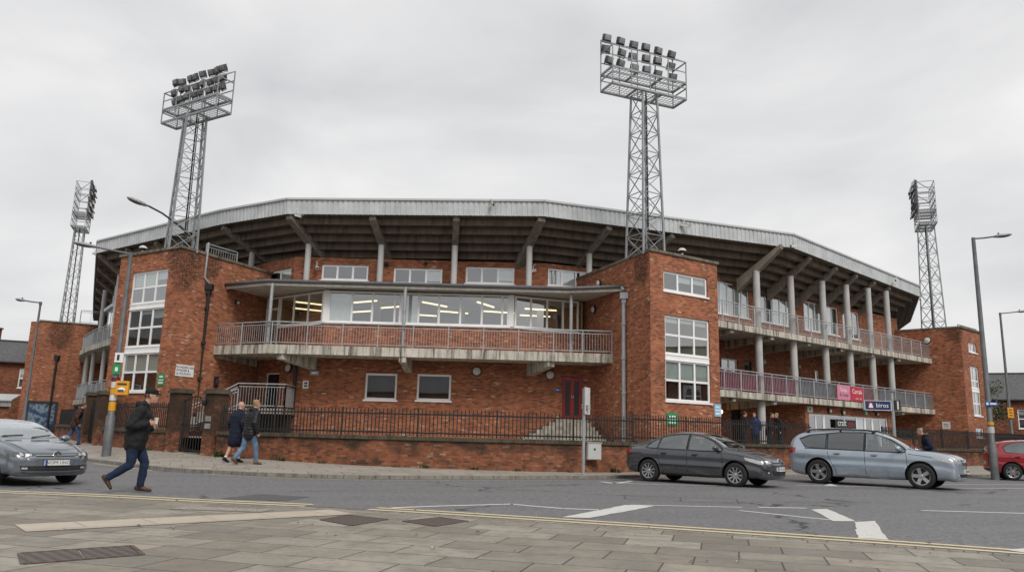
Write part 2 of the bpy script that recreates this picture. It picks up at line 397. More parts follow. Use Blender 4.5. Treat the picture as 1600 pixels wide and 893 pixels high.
out = wn('OutputWorld'); bg = wn('Background'); bg.inputs[1].default_value = .099
sky = wn('TexSky', sky_type='NISHITA', sun_disc=False, sun_elevation=math.asin(sunv.z), sun_rotation=math.atan2(sunv.x, sunv.y), dust_density=4.0)
tc = wn('TexCoord'); mp = wn('Mapping'); mp.inputs['Scale'].default_value = (1, 1, 2.6); t.links.new(tc.outputs['Generated'], mp.inputs[0])
nz = wn('TexNoise'); nz.inputs['Scale'].default_value = 1.9; nz.inputs['Detail'].default_value = 8; nz.inputs['Roughness'].default_value = .5; nz.inputs['Distortion'].default_value = .4
t.links.new(mp.outputs[0], nz.inputs['Vector'])
cr = wn('ValToRGB'); cr.color_ramp.elements[0].position = .34; cr.color_ramp.elements[0].color = (4.75, 4.8, 4.92, 1); cr.color_ramp.elements[1].position = .64; cr.color_ramp.elements[1].color = (6.85, 6.8, 6.77, 1)
t.links.new(nz.outputs[0], cr.inputs[0])
mx = wn('Mix', data_type='RGBA'); mx.inputs[0].default_value = .96
t.links.new(sky.outputs[0], mx.inputs[6]); t.links.new(cr.outputs[0], mx.inputs[7]); t.links.new(mx.outputs[2], bg.inputs[0]); t.links.new(bg.outputs[0], out.inputs[0])
scene.view_settings.view_transform = 'Standard'; scene.view_settings.look = 'None'; scene.view_settings.gamma = 1; scene.view_settings.exposure = .43
scene.view_settings.use_curve_mapping = False
scene.cycles.max_bounces = 7; scene.cycles.transparent_max_bounces = 12; scene.cycles.caustics_reflective = False; scene.cycles.caustics_refractive = False

# ------------------------------------------------------------------ ground, road, pavements
def struct(o): o['kind'] = 'structure'; return o
g = MB(); g.poly([(-2500, -2500, -.012), (2500, -2500, -.012), (2500, 2500, -.012), (-2500, 2500, -.012)])
struct(g.obj('ground', M['asphalt']))
g = MB(); g.poly([(-60, 4, 0), (60, 4, 0), (60, 62, 0), (-60, 62, 0)]); struct(g.obj('road', M['asphalt']))
def smooth_line(pts, n=8):
    out = []
    for i in range(len(pts) - 1):
        p0, p1, p2, p3 = [V(pts[max(0, min(len(pts) - 1, i + k))]) for k in (-1, 0, 1, 2)]
        for s in range(n):
            u = s / n; out.append(.5 * ((2 * p1) + (p2 - p0) * u + (2 * p0 - 5 * p1 + 4 * p2 - p3) * u * u + (3 * p1 - p0 - 3 * p2 + p3) * u ** 3))
    out.append(V(pts[-1])); return out
def offset(pl, d):
    o = []
    for i, p in enumerate(pl):
        a = pl[max(i - 1, 0)]; b = pl[min(i + 1, len(pl) - 1)]; t_ = (V(b) - V(a)).to_2d().normalized()
        o.append(V((p[0] - t_.y * d, p[1] + t_.x * d)))
    return o
near = smooth_line([(-40, 16.5), (-20, 14.6), (-8.69, 13.66), (-5.48, 13.05), (-2.6, 12.5), (.09, 11.61), (2.64, 10.65), (4.76, 9.78), (5.96, 9.22), (7.2, 8.6), (9.0, 7.7), (12, 6.2), (18, 3.2), (30, -3)])
# near pavement, its edge nearly flush with the road; the kerb is a band of its own
g = MB(); e0 = near; e1 = offset(near, -.16)
for i in range(len(near) - 1):
    a, b = e1[i], e1[i + 1]; g.poly([(a.x, a.y - 60, .010), (b.x, b.y - 60, .010), (b.x, b.y, .010), (a.x, a.y, .010)])
struct(g.obj('near_pavement', M['flag']))
def kerb(line, inner, z0, z1, name, gap=.92):
    g = MB(); acc = 0
    for i in range(len(line) - 1):
        a, b, c, d = line[i], line[i + 1], inner[i + 1], inner[i]
        L = (V(b) - V(a)).to_2d().length; k = max(1, round(L / gap))
        for s in range(k):
            u0, u1 = s / k + .008 / L, (s + 1) / k - .008 / L
            l = lambda p, q, u: (p[0] + (q[0] - p[0]) * u, p[1] + (q[1] - p[1]) * u)
            zz = random.uniform(-.004, .004) if z1 > .05 else random.uniform(-.002, .002)
            g.prism([l(a, b, u0), l(a, b, u1), l(d, c, u1), l(d, c, u0)], z0, z1 + zz)
    return struct(g.obj(name, M['kerb']))
kerb(e0, e1, -.01, .013, 'near_kerb')
# far kerb and far pavement rising gently to the boundary wall
FK = [(-40, 52), (-24, 37), (-17.5, 29.6), (-13.76, 26.21), (-10.21, 22.7), (-8.3, 21.5), (-6.3, 20.75), (-3.85, 20.7), (-1.5, 21.7), (2.01, 23.5), (4.4, 25.1), (9.97, 28.5), (19.11, 33.0), (27, 38.5), (45, 52)]
FW = [(-40, 60), (-25, 43), (-20.5, 37.2), (-16.75, 32.15), (-12.1, 28.5), (-9.95, 27.0), (-7.8, 25.8), (-4.05, 24.8), (1.2, 24.7), (4.3, 26.4), (6.2, 27.7), (11, 31.4), (22.3, 39.0), (31, 45.5), (46, 57)]
FZ = [.5, .5, .45, .39, .31, .25, .23, .16, .13, .12, .13, .17, .3, .38, .4]
fk = smooth_line(FK, 6); fw = [V(p) for p in smooth_line([(x, y, z) for (x, y), z in zip(FW, FZ)], 6)]
ki = offset(fk, .14)
kerb(fk, ki, -.01, .09, 'far_kerb')
g = MB(); g.grid([[(k.x, k.y, .085) for k in ki], [(.5 * (k.x + q.x), .5 * (k.y + q.y), .085 + .5 * (q.z - .085)) for k, q in zip(ki, fw)], [(q.x, q.y, q.z) for q in fw], [(q.x * 1.02, q.y + .8, q.z + .01) for q in fw]])
far_pave = struct(g.obj('far_pavement', M['flagfar'], smooth=True))
bm = bmesh.new(); bm.from_mesh(far_pave.data); bmesh.ops.recalc_face_normals(bm, faces=bm.faces)
if sum(f.normal.z for f in bm.faces) < 0: bmesh.ops.reverse_faces(bm, faces=bm.faces)
PAVE = BVHTree.FromBMesh(bm); bm.to_mesh(far_pave.data); bm.free()
def pave_z(x, y):
    h_ = PAVE.ray_cast(V((x, y, 9)), V((0, 0, -1))); return h_[0].z if h_[0] else 0.0

# ------------------------------------------------------------------ road markings
ZM = .005
def band(line, wd):
    a = offset(line, wd / 2); b = offset(line, -wd / 2); g = MB()
    g.grid([[(p.x, p.y, ZM) for p in b], [(p.x, p.y, ZM) for p in a]]); return g
def strip(name, p, q, wd, mat='roadwhite'):
    p, q = V(p), V(q); k = max(2, int((q - p).length / .6)); ln = [p.lerp(q, i / k) for i in range(k + 1)]
    return struct(band(ln, wd).obj(name, M[mat]))
yl = [p for p in near if -19 < p.x < 13]
y1 = [p for p in yl if not -3.05 < p.x < -2.35]
for d in (.24, .56):
    for part in ([p for p in yl if p.x < -3.1], [p for p in yl if p.x > -2.3]):
        struct(band(offset(part, d), .135).obj('yellow_line', M['roadyellow']))
def dirt_mat():
    n = NT('gutter_dirt'); P = n.pos(); f = n.noise(P, 5, 5, .8); d = n.principled(n.mix(n.noise(P, 60, 2), (.10, .085, .065), (.24, .21, .17)), .9, 0, .2)
    return n.done(n.n('MixShader', {0: n.step(f, .42, .56), 1: n.n('BsdfTransparent').outputs[0], 2: d}).outputs[0])
M['dirt'] = dirt_mat()
g = MB(); g.grid([[(p.x, p.y, .003) for p in offset(yl, .02)], [(p.x, p.y, .003) for p in offset(yl, .3)]]); struct(g.obj('gutter_dirt', M['dirt']))
g = MB(); fk2 = [p for p in fk if -13 < p.x < 21]; g.grid([[(p.x, p.y, .003) for p in offset(fk2, -.3)], [(p.x, p.y, .003) for p in offset(fk2, -.01)]]); struct(g.obj('gutter_dirt', M['dirt']))
M['litter'] = simple('litter_paper', (.55, .53, .48), .8, 0, .3, 8); M['deadleaf'] = simple('dead_leaf', (.13, .085, .04), .8, 0, .4, 8)
for nm, cnt, mt in (('litter', 26, 'litter'), ('fallen_leaves', 90, 'deadleaf')):
    rnd = random.Random(cnt); g = MB()
    for i in range(cnt):
        if i % 3: x = rnd.uniform(-12, 18); q = min(fk, key=lambda p: abs(p.x - x)); x, y = q.x + rnd.uniform(-.3, .3), q.y - rnd.uniform(.02, .35) if rnd.random() < .6 else q.y + rnd.uniform(.3, 3); z = .006 if y < q.y else pave_z(x, y) + .006
        else: x = rnd.uniform(-7, 5.5); q = min(near, key=lambda p: abs(p.x - x)); y = q.y + rnd.uniform(-3.5, .6); z = .012 if y < q.y else .006; z += .008
        r_ = rnd.uniform(.02, .05) if nm == 'litter' else rnd.uniform(.015, .035); a = rnd.uniform(0, 6.28); d = V((math.cos(a), math.sin(a), 0)) * r_; e_ = V((-d.y, d.x, 0)) * .6; c = V((x, y, z))
        g.poly([c - d, c + e_ + V((0, 0, r_ * .5)), c + d + V((0, 0, r_ * .2)), c - e_ + V((0, 0, r_ * .4))])
    o = g.obj(nm, M[mt]); tag(o, {'litter': 'scraps of pale litter along the kerbs', 'fallen_leaves': 'small brown leaves along the kerbs and on the paving'}[nm], 'litter' if nm == 'litter' else 'leaves', kind='stuff')
def mark(name, pts, mat='roadwhite'):
    rnd = random.Random(len(name) + int(pts[0][0] * 10)); p = []
    for k in range(len(pts)):
        a, b = V(pts[k]), V(pts[(k + 1) % len(pts)]); m_ = max(2, int((b - a).length / .25))
        for q in range(m_): c = a.lerp(b, q / m_); p.append((c.x + rnd.uniform(-.012, .012), c.y + rnd.uniform(-.03, .03), ZM + .0015))
    g = MB(); g.poly(p); return struct(g.obj(name, M[mat]))
def polyline(name, pts, wd=.13):
    for p, q in zip(pts[:-1], pts[1:]): strip(name, p, q, wd)
mark('lane_marking', [(.85, 12.16), (1.27, 12.16), (2.75, 14.66), (2.2, 14.7)])
mark('lane_marking', [(5.68, 14.78), (6.05, 14.98), (5.60, 12.75), (5.2, 12.66)])
mark('give_way_bar', [(5.53, 12.62), (5.98, 12.92), (4.98, 10.42), (4.62, 10.5)])
mark('give_way_bar', [(6.05, 9.72), (7.2, 10.3), (7.2, 9.75), (6.2, 9.42)])
polyline('lane_line', [(-1.86, 12.98), (-1.1, 13.55), (.1, 14.28)]); polyline('lane_line', [(.1, 14.28), (.44, 14.0), (.98, 13.67), (1.58, 13.6)])
polyline('lane_line', [(2.3, 14.75), (3.33, 14.84), (4.42, 14.89)], .11); polyline('lane_line', [(4.75, 14.99), (5.7, 15.08)], .14); polyline('lane_line', [(4.16, 14.19), (4.97, 13.19), (5.3, 12.85)], .11)
polyline('lane_line', [(7.96, 15.24), (9.85, 15.2), (13, 15.5)], .14)
polyline('lane_line', [(2.67, 22.3), (2.93, 21.6), (3.6, 22.9)], .16); polyline('lane_line', [(2.95, 21.72), (4.71, 21.71), (6.83, 22.03)], .12); polyline('lane_line', [(8.44, 23.1), (12.2, 23.5)], .12)
mark('lane_marking', [(9.3, 23.2), (10.08, 24.6), (9.74, 23.25)])
strip('lane_line', (13.5, 25.6), (24, 29.9), .12); strip('lane_line', (12.9, 23.6), (25, 28.0), .12); strip('lane_line', (15.4, 21.2), (24, 24.0), .12)
strip('kerb_line', (-13.2, 25.2), (-9.9, 22.05), .08, 'roadyellow')
for a, b in zip(fk[:-1], fk[1:]):
    if -8.5 < a.x < 1: strip('kerb_line', (a.x + .25, a.y - .45), (b.x + .25, b.y - .45), .07, 'roadyellow')
# repaired patch in the road and the pale slabs set in the near pavement
def rough_patch(c, edge):
    rnd = random.Random(3); p = []
    for i in range(len(edge)):
        a, b = V(edge[i]), V(edge[(i + 1) % len(edge)])
        for s in range(9): q = a.lerp(b, s / 9); p.append((q.x + rnd.uniform(-.035, .0165), q.y + rnd.uniform(-.05, .05), .004))
    g = MB(); g.poly(p); return struct(g.obj('road_patch', M['patch']))
rough_patch(0, [(-4.95, 13.85), (-3.8, 13.7), (-3.6, 14.7), (-4.7, 15.0)])
for p, q in (((2.4, 16.2), (4.6, 15.7)), ((2.4, 16.2), (2.6, 17.3)), ((4.6, 15.7), (4.9, 16.9)), ((2.6, 17.3), (4.9, 16.9)), ((3.5, 15.95), (3.75, 17.1))): strip('patch_seam', p, q, .035, 'patch')
g = MB(); g.poly([(-5.35, 8.96, .0165), (-2.22, 11.75, .0165), (-2.72, 12.3, .0165), (-5.85, 9.55, .0165)]); struct(g.obj('pale_paving_strip', M['paleflag']))
g = MB(); g.poly([(-4.99, 11.78, .0165), (-3.6, 11.7, .0165), (-3.5, 12.1, .0165), (-4.91, 12.3, .0165)]); struct(g.obj('gravelly_paving', M['tactile']))
def cover(pts, label, split=0):
    c = sum((V(p) for p in pts), V((0, 0))) / 4
    e = empty('drain_cover', (c.x, c.y, .012), 0, label, 'drain cover', 'cast iron covers in the near pavement')
    q = [V(p) - c for p in pts]
    fr = MB()
    for i in range(4):
        a, b = q[i], q[(i + 1) % 4]; fr.bar((a.x, a.y, .002), (b.x, b.y, .002), .045, .010)
    fr.obj('frame', M['cover'], e)
    def pl(u0, u1):
        m_ = MB(); l = lambda s, u: (q[0].lerp(q[1], u) if s == 0 else q[3].lerp(q[2], u))
        m_.prism([tuple(l(0, u0)), tuple(l(0, u1)), tuple(l(1, u1)), tuple(l(1, u0))], -.01, .0045); m_.obj('plate', M['cover'], e)
    if split: pl(.03, .49); pl(.51, .97)
    else: pl(.04, .96)
cover([(-4.14, 6.96), (-3.42, 7.62), (-3.78, 8.15), (-4.51, 7.51)], 'long double iron cover nearest the camera, set in grey flagstones', 1)
cover([(-1.98, 10.34), (-1.66, 11.17), (-2.29, 11.6), (-2.52, 10.9)], 'rusty iron cover at the end of the pale slab strip')
cover([(-.93, 10.51), (-.54, 11.21), (-.96, 11.6), (-1.41, 11.0)], 'iron cover by the yellow lines, right of the one by the pale strip')
# ------------------------------------------------------------------ stadium
ST = empty('stadium', (-4, 37, 0), 0, 'red brick stadium with overhanging concrete tiers behind the low railing', 'stadium')
ST.location = (0, 0, 0)
def part(name, mb, mats, parent=None, **kw): return mb.obj(name, mats, parent or ST, **kw)

def frame2(P, Q):
    P, Q = V(P), V(Q); d = (Q - P).normalized(); return P, d, V((d.y, -d.x)), (Q - P).length

def wall(name, P, Q, z0, z1, ops=(), mat='brick', parent=None, thick=.14, back=False):
    """brick wall seen from outside with P at its left end; ops = openings (u0,u1,z0,z1)"""
    P, d, n, L = frame2(P, Q); g = MB()
    at = lambda u, z, k=0: (P.x + d.x * u - n.x * k, P.y + d.y * u - n.y * k, z)
    us = sorted({0, L, *[o[0] for o in ops], *[o[1] for o in ops]}); zs = sorted({z0, z1, *[o[2] for o in ops], *[o[3] for o in ops]})
    us = [u for u in us if 0 <= u <= L]; zs = [z for z in zs if z0 <= z <= z1]
    for i in range(len(us) - 1):
        for j in range(len(zs) - 1):
            uc, zc = (us[i] + us[i + 1]) / 2, (zs[j] + zs[j + 1]) / 2
            if any(o[0] < uc < o[1] and o[2] < zc < o[3] for o in ops): continue
            g.poly([at(us[i], zs[j]), at(us[i + 1], zs[j]), at(us[i + 1], zs[j + 1]), at(us[i], zs[j + 1])])
            if back: g.poly([at(us[i], zs[j], thick), at(us[i], zs[j + 1], thick), at(us[i + 1], zs[j + 1], thick), at(us[i + 1], zs[j], thick)])
    for a, b, c, e in ops:
        g.poly([at(a, c), at(a, e), at(a, e, thick), at(a, c, thick)]); g.poly([at(b, e), at(b, c), at(b, c, thick), at(b, e, thick)])
        g.poly([at(a, e), at(b, e), at(b, e, thick), at(a, e, thick)]); g.poly([at(b, c), at(a, c), at(a, c, thick), at(b, c, thick)])
    return part(name, g, M[mat], parent)

def window(P, Q, u0, u1, z0, z1, cols=3, rows=(), parent=None, depth=.07, fw=.085, sill=True, blinds=(), glass='glass', wide=None, back='intdark', backd=.7, curtain='blind', name='window'):
    P, d, n, L = frame2(P, Q); rot = math.atan2(d.y, d.x)
    o = V((P.x + d.x * u0 - n.x * depth, P.y + d.y * u0 - n.y * depth, z0)); W, H = u1 - u0, z1 - z0
    f = MB(); D = .05
    f.box(0, W, -.005, D, 0, fw); f.box(0, W, -.005, D, H - fw, H); f.box(0, fw, -.005, D, fw, H - fw); f.box(W - fw, W, -.005, D, fw, H - fw)
    xs = [W * i / cols for i in range(cols + 1)] if isinstance(cols, int) else [c for c in cols]
    zr = [0, *[r * H for r in rows], H]
    for x in xs[1:-1]: f.box(x - fw * .55, x + fw * .55, -.002, D - .004, fw, H - fw)
    for z in zr[1:-1]:
        for a, b in zip(xs[:-1], xs[1:]): f.box(a + (fw if a == 0 else fw * .45), b - (fw if b == xs[-1] else fw * .45), -.001, D - .006, z - fw * .5, z + fw * .5)
    if sill: f.box(-.06, W + .06, -depth - .05, -.006, -.07, -.005)
    w_ = f.obj(name, M['upvc'], parent or ST, loc=o, rot=(0, 0, rot))
    p = MB(); p.poly([(fw * .6, .02, fw * .6), (W - fw * .6, .02, fw * .6), (W - fw * .6, .02, H - fw * .6), (fw * .6, .02, H - fw * .6)]); p.obj('pane', M[glass], w_)
    for i, j, frac in blinds:
        a, b = xs[i] + .03, xs[i + 1] - .03; c, e = zr[j] + .03, zr[j + 1] - .02
        q = MB(); q.box(a, b, .07, .085, e - (e - c) * frac, e); q.obj('blind', M[curtain], w_)
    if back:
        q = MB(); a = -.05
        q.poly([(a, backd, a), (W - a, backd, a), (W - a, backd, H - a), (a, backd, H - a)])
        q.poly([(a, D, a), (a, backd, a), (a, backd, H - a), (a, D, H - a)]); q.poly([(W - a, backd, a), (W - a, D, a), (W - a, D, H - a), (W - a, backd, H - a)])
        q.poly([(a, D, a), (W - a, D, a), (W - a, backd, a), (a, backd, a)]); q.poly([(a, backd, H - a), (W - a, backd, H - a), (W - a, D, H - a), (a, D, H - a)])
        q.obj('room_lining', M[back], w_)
    return w_

def rail(path, z, h=1.02, post=1.45, gap=.115, parent=None, mat='galv', name='railing', t=.045, inset=.0):
    """handrail, bottom rail, posts and balusters along a path"""
    r = None; g = MB(); posts = []
    for a, b in zip(path[:-1], path[1:]):
        a, b = V(a), V(b); L = (b - a).length; k = max(1, round(L / post)); d = (b - a) / L
        za, zb = (z, z) if not isinstance(z, (list, tuple)) else z
        zz = lambda u: za + (zb - za) * u / L
        g.bar((*a, za + h), (*b, zb + h), .055, .045); g.bar((*a, za + h - .13), (*b, zb + h - .13), .025, .03); g.bar((*a, za + .1), (*b, zb + .1), .03, .035)
        for i in range(k + 1):
            if i == k and (b - V(path[-1])).length > .01: continue
            u = L * i / k; p = a + d * u; posts.append((tuple(p), zz(u)))
        nb = int(L / gap)
        for i in range(1, nb):
            u = L * i / nb; p = a + d * u; g.bar((*p, zz(u) + .11), (*p, zz(u) + h - .14), .014)
    r = part(name, g, M[mat], parent)
    for p, z_ in posts:
        q = MB(); q.bar((*p, z_ - .22), (*p, z_ + h - .02), t, t); q.obj('post', M[mat], r)
    return r

# ---- four brick towers ------------------------------------------------------------
LA, LB, LD = V((-13.92, 31.5)), V((-17.57, 33.7)), V((-11.7, 36.6)); LC = LB + (LD - LA)
RA, RB, RD = V((5.47, 29.87)), V((8.74, 32.03)), V((2.9, 36.6)); RC = RB + (RD - RA)
TZ = 8.6
lw = [(1.0, 3.5, 6.38, 7.78), (1.0, 3.5, 4.5, 6.17), (1.0, 3.5, 2.64, 4.26)]
wall('tower_wall', LB, LA, 0, TZ, [(1.0, 3.5, 2.62, 7.8)], 'brick_tower'); wall('tower_wall', LA, LD, 0, TZ, [], 'brick_tower'); wall('tower_wall', LC, LB, 0, TZ, [], 'brick_tower'); wall('tower_wall', LD, LC, 0, TZ, [], 'brick_tower')
window(LB, LA, 1.0, 3.5, 6.38, 7.8, 3, (.5,), sill=False, blinds=[(0, 1, .9), (1, 1, 1), (2, 1, .6)])
window(LB, LA, 1.0, 3.5, 4.5, 6.17, 3, (.5,), sill=False, blinds=[(1, 1, .3), (2, 1, .55)])
window(LB, LA, 1.0, 3.5, 2.62, 4.26, 3, (.5,), sill=True, blinds=[(0, 1, 1), (1, 1, 1), (2, 1, 1)])
rw = [(.75, 3.3, 7.1, 7.92), (.79, 3.36, 2.72, 6.12)]
wall('tower_wall', RA, RB, 0, TZ, rw, 'brick_tower'); wall('tower_wall', RD, RA, 0, TZ, [], 'brick_tower'); wall('tower_wall', RB, RC, 0, TZ, [], 'brick_tower'); wall('tower_wall', RC, RD, 0, TZ, [], 'brick_tower')
window(RA, RB, .75, 3.3, 7.1, 7.92, 3, blinds=[(1, 0, .45), (2, 0, .4), (0, 0, .1)])
window(RA, RB, .79, 3.36, 4.55, 6.12, 3, (.5,), sill=False, blinds=[(0, 1, .35), (1, 1, .3), (2, 1, .35)], back='interior', backd=1.6)
window(RA, RB, .79, 3.36, 2.72, 4.34, 3, (.5,), blinds=[(0, 1, 1), (1, 1, 1), (2, 1, 1)])
def spandrel(P, Q, u0, u1, z0, z1):
    P, d, n, L = frame2(P, Q); g = MB(); o = V((P.x + d.x * u0 - n.x * .05, P.y + d.y * u0 - n.y * .05, 0))
    g.box(0, u1 - u0, 0, .05, z0, z1); g.box(0, u1 - u0, -.03, -.001, z0 - .03, z0 + .012); g.box(0, u1 - u0, -.02, -.001, z1 - .03, z1 + .01)
    g.obj('spandrel_panel', M['upvc'], ST, loc=o, rot=(0, 0, math.atan2(d.y, d.x)))
for z0, z1 in ((4.26, 4.5), (6.17, 6.38)): spandrel(LB, LA, 1.0, 3.5, z0, z1)
spandrel(RA, RB, .79, 3.36, 4.34, 4.55)
def tower_top(A, B, C_, D_, z=TZ):
    g = MB(); c = (A + B + C_ + D_) / 4; P = [A, B, C_, D_]
    o_ = [p + (p - c).normalized() * .09 for p in P]; i_ = [p - (p - c).normalized() * .42 for p in P]
    for k in range(4):
        a, b = o_[k], o_[(k + 1) % 4]; e, f = i_[(k + 1) % 4], i_[k]; g.prism([a, b, e, f], z, z + .11)
    part('coping', g, M['coping'])
    g = MB(); g.prism(i_, z - .5, z - .4); part('tower_roof', g, M['lead'])
tower_top(LB, LA, LD, LC); tower_top(RA, RB, RC, RD)
EA, EB, ED = V((28.25, 47.8)), V((30.85, 50.0)), V((25.6, 50.1)); ED2 = ED + (ED - EA).normalized() * 6; EC = EB + (ED2 - EA)
wall('tower_wall', EA, EB, 0, TZ, [(1.15, 2.5, 7.2, 7.8), (1.1, 2.5, 3.2, 6.3), (1.15, 2.5, 1.85, 2.45)], 'brick'); wall('tower_wall', ED2, EA, 0, TZ, [], 'brick'); wall('tower_wall', EB, EC, 0, TZ, [], 'brick'); wall('tower_wall', EC, ED2, 0, TZ, [], 'brick')
window(EA, EB, 1.15, 2.5, 7.2, 7.8, 2, blinds=[(0, 0, 1), (1, 0, .5)]); window(EA, EB, 1.1, 2.5, 4.9, 6.3, 2, (.35,), blinds=[(0, 1, 1), (1, 1, .6), (0, 0, 1)], sill=False)
window(EA, EB, 1.1, 2.5, 3.2, 4.7, 2, (.5,), blinds=[(0, 1, 1), (1, 1, 1)]); window(EA, EB, 1.15, 2.5, 1.85, 2.45, 2); spandrel(EA, EB, 1.1, 2.5, 4.7, 4.9)
tower_top(EA, EB, EC, ED2)
GA, GB = V((-34.7, 56.3)), V((-35.34, 56.44)); GA0 = V((-34.7, 56.3)); GD = V((-29.2, 59.6)); GN = V((-2.5, 4.6)).normalized() * 6
wall('tower_wall', GB + V((-.2, .1)), GA, 0, TZ, [], 'brick'); wall('tower_wall', GA, GD, 0, TZ, [], 'brick'); wall('tower_wall', GD, GD + GN, 0, TZ); wall('tower_wall', GB + GN, GB + V((-.2, .1)), 0, TZ); wall('tower_wall', GD + GN, GB + GN, 0, TZ)
tower_top(GA, GD, GD + GN, GB + GN)

# ---- central front ---------------------------------------------------------------
YF = 34.3
cw = [(3.05, 4.46, 2.62, 3.78), (5.35, 6.86, 2.65, 3.8), (11.8, 12.72, 1.98, 3.85)]
F0, F1 = V((-9.45, YF)), V((3.8, YF)); REC0 = V((-11.75, 36.0))
wall('facade_wall', F0, F1, 0, 4.5, cw, 'brick')
wall('facade_wall', REC0, F0, 0, 4.5, [(.62, 1.62, 2.1, 3.75)], 'brick')
window(F0, F1, 3.05, 4.46, 2.62, 3.78, 1, back='intdark'); window(F0, F1, 5.35, 6.86, 2.65, 3.8, 1, back='intdark')
def door(P, Q, u0, u1, z0, z1, leaf='red', infill='darkdoor', frame='red', leaves=2):
    P, d, n, L = frame2(P, Q); o = V((P.x + d.x * u0 - n.x * .1, P.y + d.y * u0 - n.y * .1, z0)); W, H = u1 - u0, z1 - z0; f = MB()
    f.box(0, .06, -.02, .05, 0, H); f.box(W - .06, W, -.02, .05, 0, H); f.box(.06, W - .06, -.02, .05, H - .06, H)
    r = f.obj('door', M[frame], ST, loc=o, rot=(0, 0, math.atan2(d.y, d.x)))
    lw_ = (W - .12) / leaves
    for k in range(leaves):
        x = .06 + k * lw_; q = MB(); q.box(x + .004, x + lw_ - .004, 0, .045, .01, H - .065); q.obj('leaf', M[leaf], r)
        q = MB(); q.box(x + lw_ * .2, x + lw_ * .72, -.012, -.001, .18, H - .2); q.obj('door_panel', M[infill], r)
        q = MB(); q.box(x + lw_ * (.86 if k == 0 else .06), x + lw_ * (.94 if k == 0 else .14), -.05, -.002, H * .5, H * .56); q.obj('handle', M['galv'], r)
    return r
door(F0, F1, 11.8, 12.72, 1.98, 3.85)
door(REC0, F0, .62, 1.62, 2.1, 3.75, 'darkdoor', 'darkgap', 'upvc', 1)
# steps up to the red door: one flight that spreads on three sides
g = MB(); YZ = .85
for k in range(7):
    e = (6 - k) * .28; g.box(2.75 - .75 - e, 2.75 + .62 + e * .45, YF - 1.1 - e * .9, YF - .002, YZ + k * .161, YZ + (k + 1) * .161 - (.0 if k < 6 else .0))
part('entrance_steps', g, M['step'])
# landing of the side door with its railing
g = MB(); g.prism([(-12.35, 33.0), (-9.42, 32.78), (-9.42, YF - .01), (-9.6, YF + .1), (-11.7, 35.95)], 1.86, 2.08); part('landing', g, M['step'])
g = MB()
for k in range(6): g.box(-12.62 - k * .0 - .28 * (k + 1) + .28, -12.36 - .28 * k + .0, 32.3, 33.2, YZ + (5 - k) * .2 - .2, YZ + (6 - k) * .2)
part('side_steps', g, M['step'])
rail([(-11.5, 32.88), (-9.45, 32.76)], 2.08); rail([(-9.45, 32.76), (-9.45, 34.2)], 2.08)
rail([(-12.9, 32.8), (-11.5, 32.88)], [1.3, 2.08])
g = MB(); g.prism([(-11.9, 34.2), (-9.45, 33.6), (-9.45, 33.7), (-11.9, 34.4)], .85, 1.86); part('landing_shade', g, M['darkgap'])  # near-black panel painting in the shaded void below the slab
# balcony
BO = [V((-13.25, 33.75)), V((-10.2, 32.35)), V((1.9, 32.6)), V((4.42, 32.72))]
g = MB(); BI = [V((4.2, 33.3)), V((3.55, 34.9)), V((.2, 33.9)), V((-8.3, 33.9)), V((-11.6, 36.6)), V((-12.3, 35.4))]
g.prism(BO + BI, 4.36, 4.74); part('balcony', g, M['concrete'])
rb = rail([tuple(p + (V((-4, 40)) - p).normalized() * .1) for p in BO], 4.74, .98)
def bracket(p, q, z, w_=.34, h0=.22, h1=.52):
    p, q = V(p), V(q); d = (q - p).normalized(); s = V((-d.y, d.x)) * w_ / 2; g = MB()
    a = [(p - s, z - h0), (p + s, z - h0), (q + s, z - h1), (q - s, z - h1)]
    g.prism([tuple(x[0]) for x in a], [x[1] for x in a], z); part('bracket', g, M['concrete'])
bracket((-9.75, 32.5), (-8.7, 34.28), 4.355); bracket((-4.55, 32.5), (-4.5, 34.28), 4.355, .3); bracket((1.75, 32.7), (.9, 34.28), 4.355)
bracket((-12.9, 33.9), (-12.0, 36.2), 4.355, .3, .15, .3)
# first floor bay: brick apron, glazing, room behind
bayL, bay0, bay1, bayR = V((-11.75, 36.2)), V((-8.2, 33.55)), V((0, 33.55)), V((3.55, 34.85))
wall('bay_wall', bay0, bay1, 4.74, 5.9); wall('bay_wall', bay1, bayR, 4.74, 5.9); wall('bay_wall', bayL, bay0, 4.74, 5.9, [(.1, 1.12, 4.745, 5.9)])
LBL = (bay0 - bayL).length; LBR = (bayR - bay1).length
window(bay0, bay1, .1, 8.1, 5.9, 7.32, [0, 1.05, 1.95, 2.95, 3.18, 4.0, 4.9, 5.85, 6.8, 7.7, 8.0], depth=-.0, glass='baygl', back=None, blinds=[(0, 0, 1), (4, 0, 1), (7, 0, .1)], curtain='curtain', fw=.085)
window(bay1, bayR, .16, LBR - .5, 5.9, 7.32, 4, fw=.085, depth=0, glass='baygl', back=None)
window(bayL, bay0, 1.16, LBL - .2, 5.9, 7.32, 3, fw=.085, depth=0, glass='baygl', back=None)
window(bayL, bay0, .14, 1.1, 4.76, 7.32, 1, (.78,), depth=0, glass='baygl', back=None, sill=False, name='balcony_door')
for p in (bay0, bay1):
    g = MB(); g.box(p.x - .12, p.x + .12, p.y - .03, p.y + .16, 5.9, 7.34); part('bay_corner_post', g, M['upvc'])
RM = [(-11.6, 36.7), (-8.15, 33.75), (-.05, 33.75), (3.3, 35.1), (3.0, 40.5), (-11.6, 40.5)]
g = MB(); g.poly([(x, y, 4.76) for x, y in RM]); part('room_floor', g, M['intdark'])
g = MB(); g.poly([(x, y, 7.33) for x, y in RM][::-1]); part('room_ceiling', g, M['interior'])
g = MB()
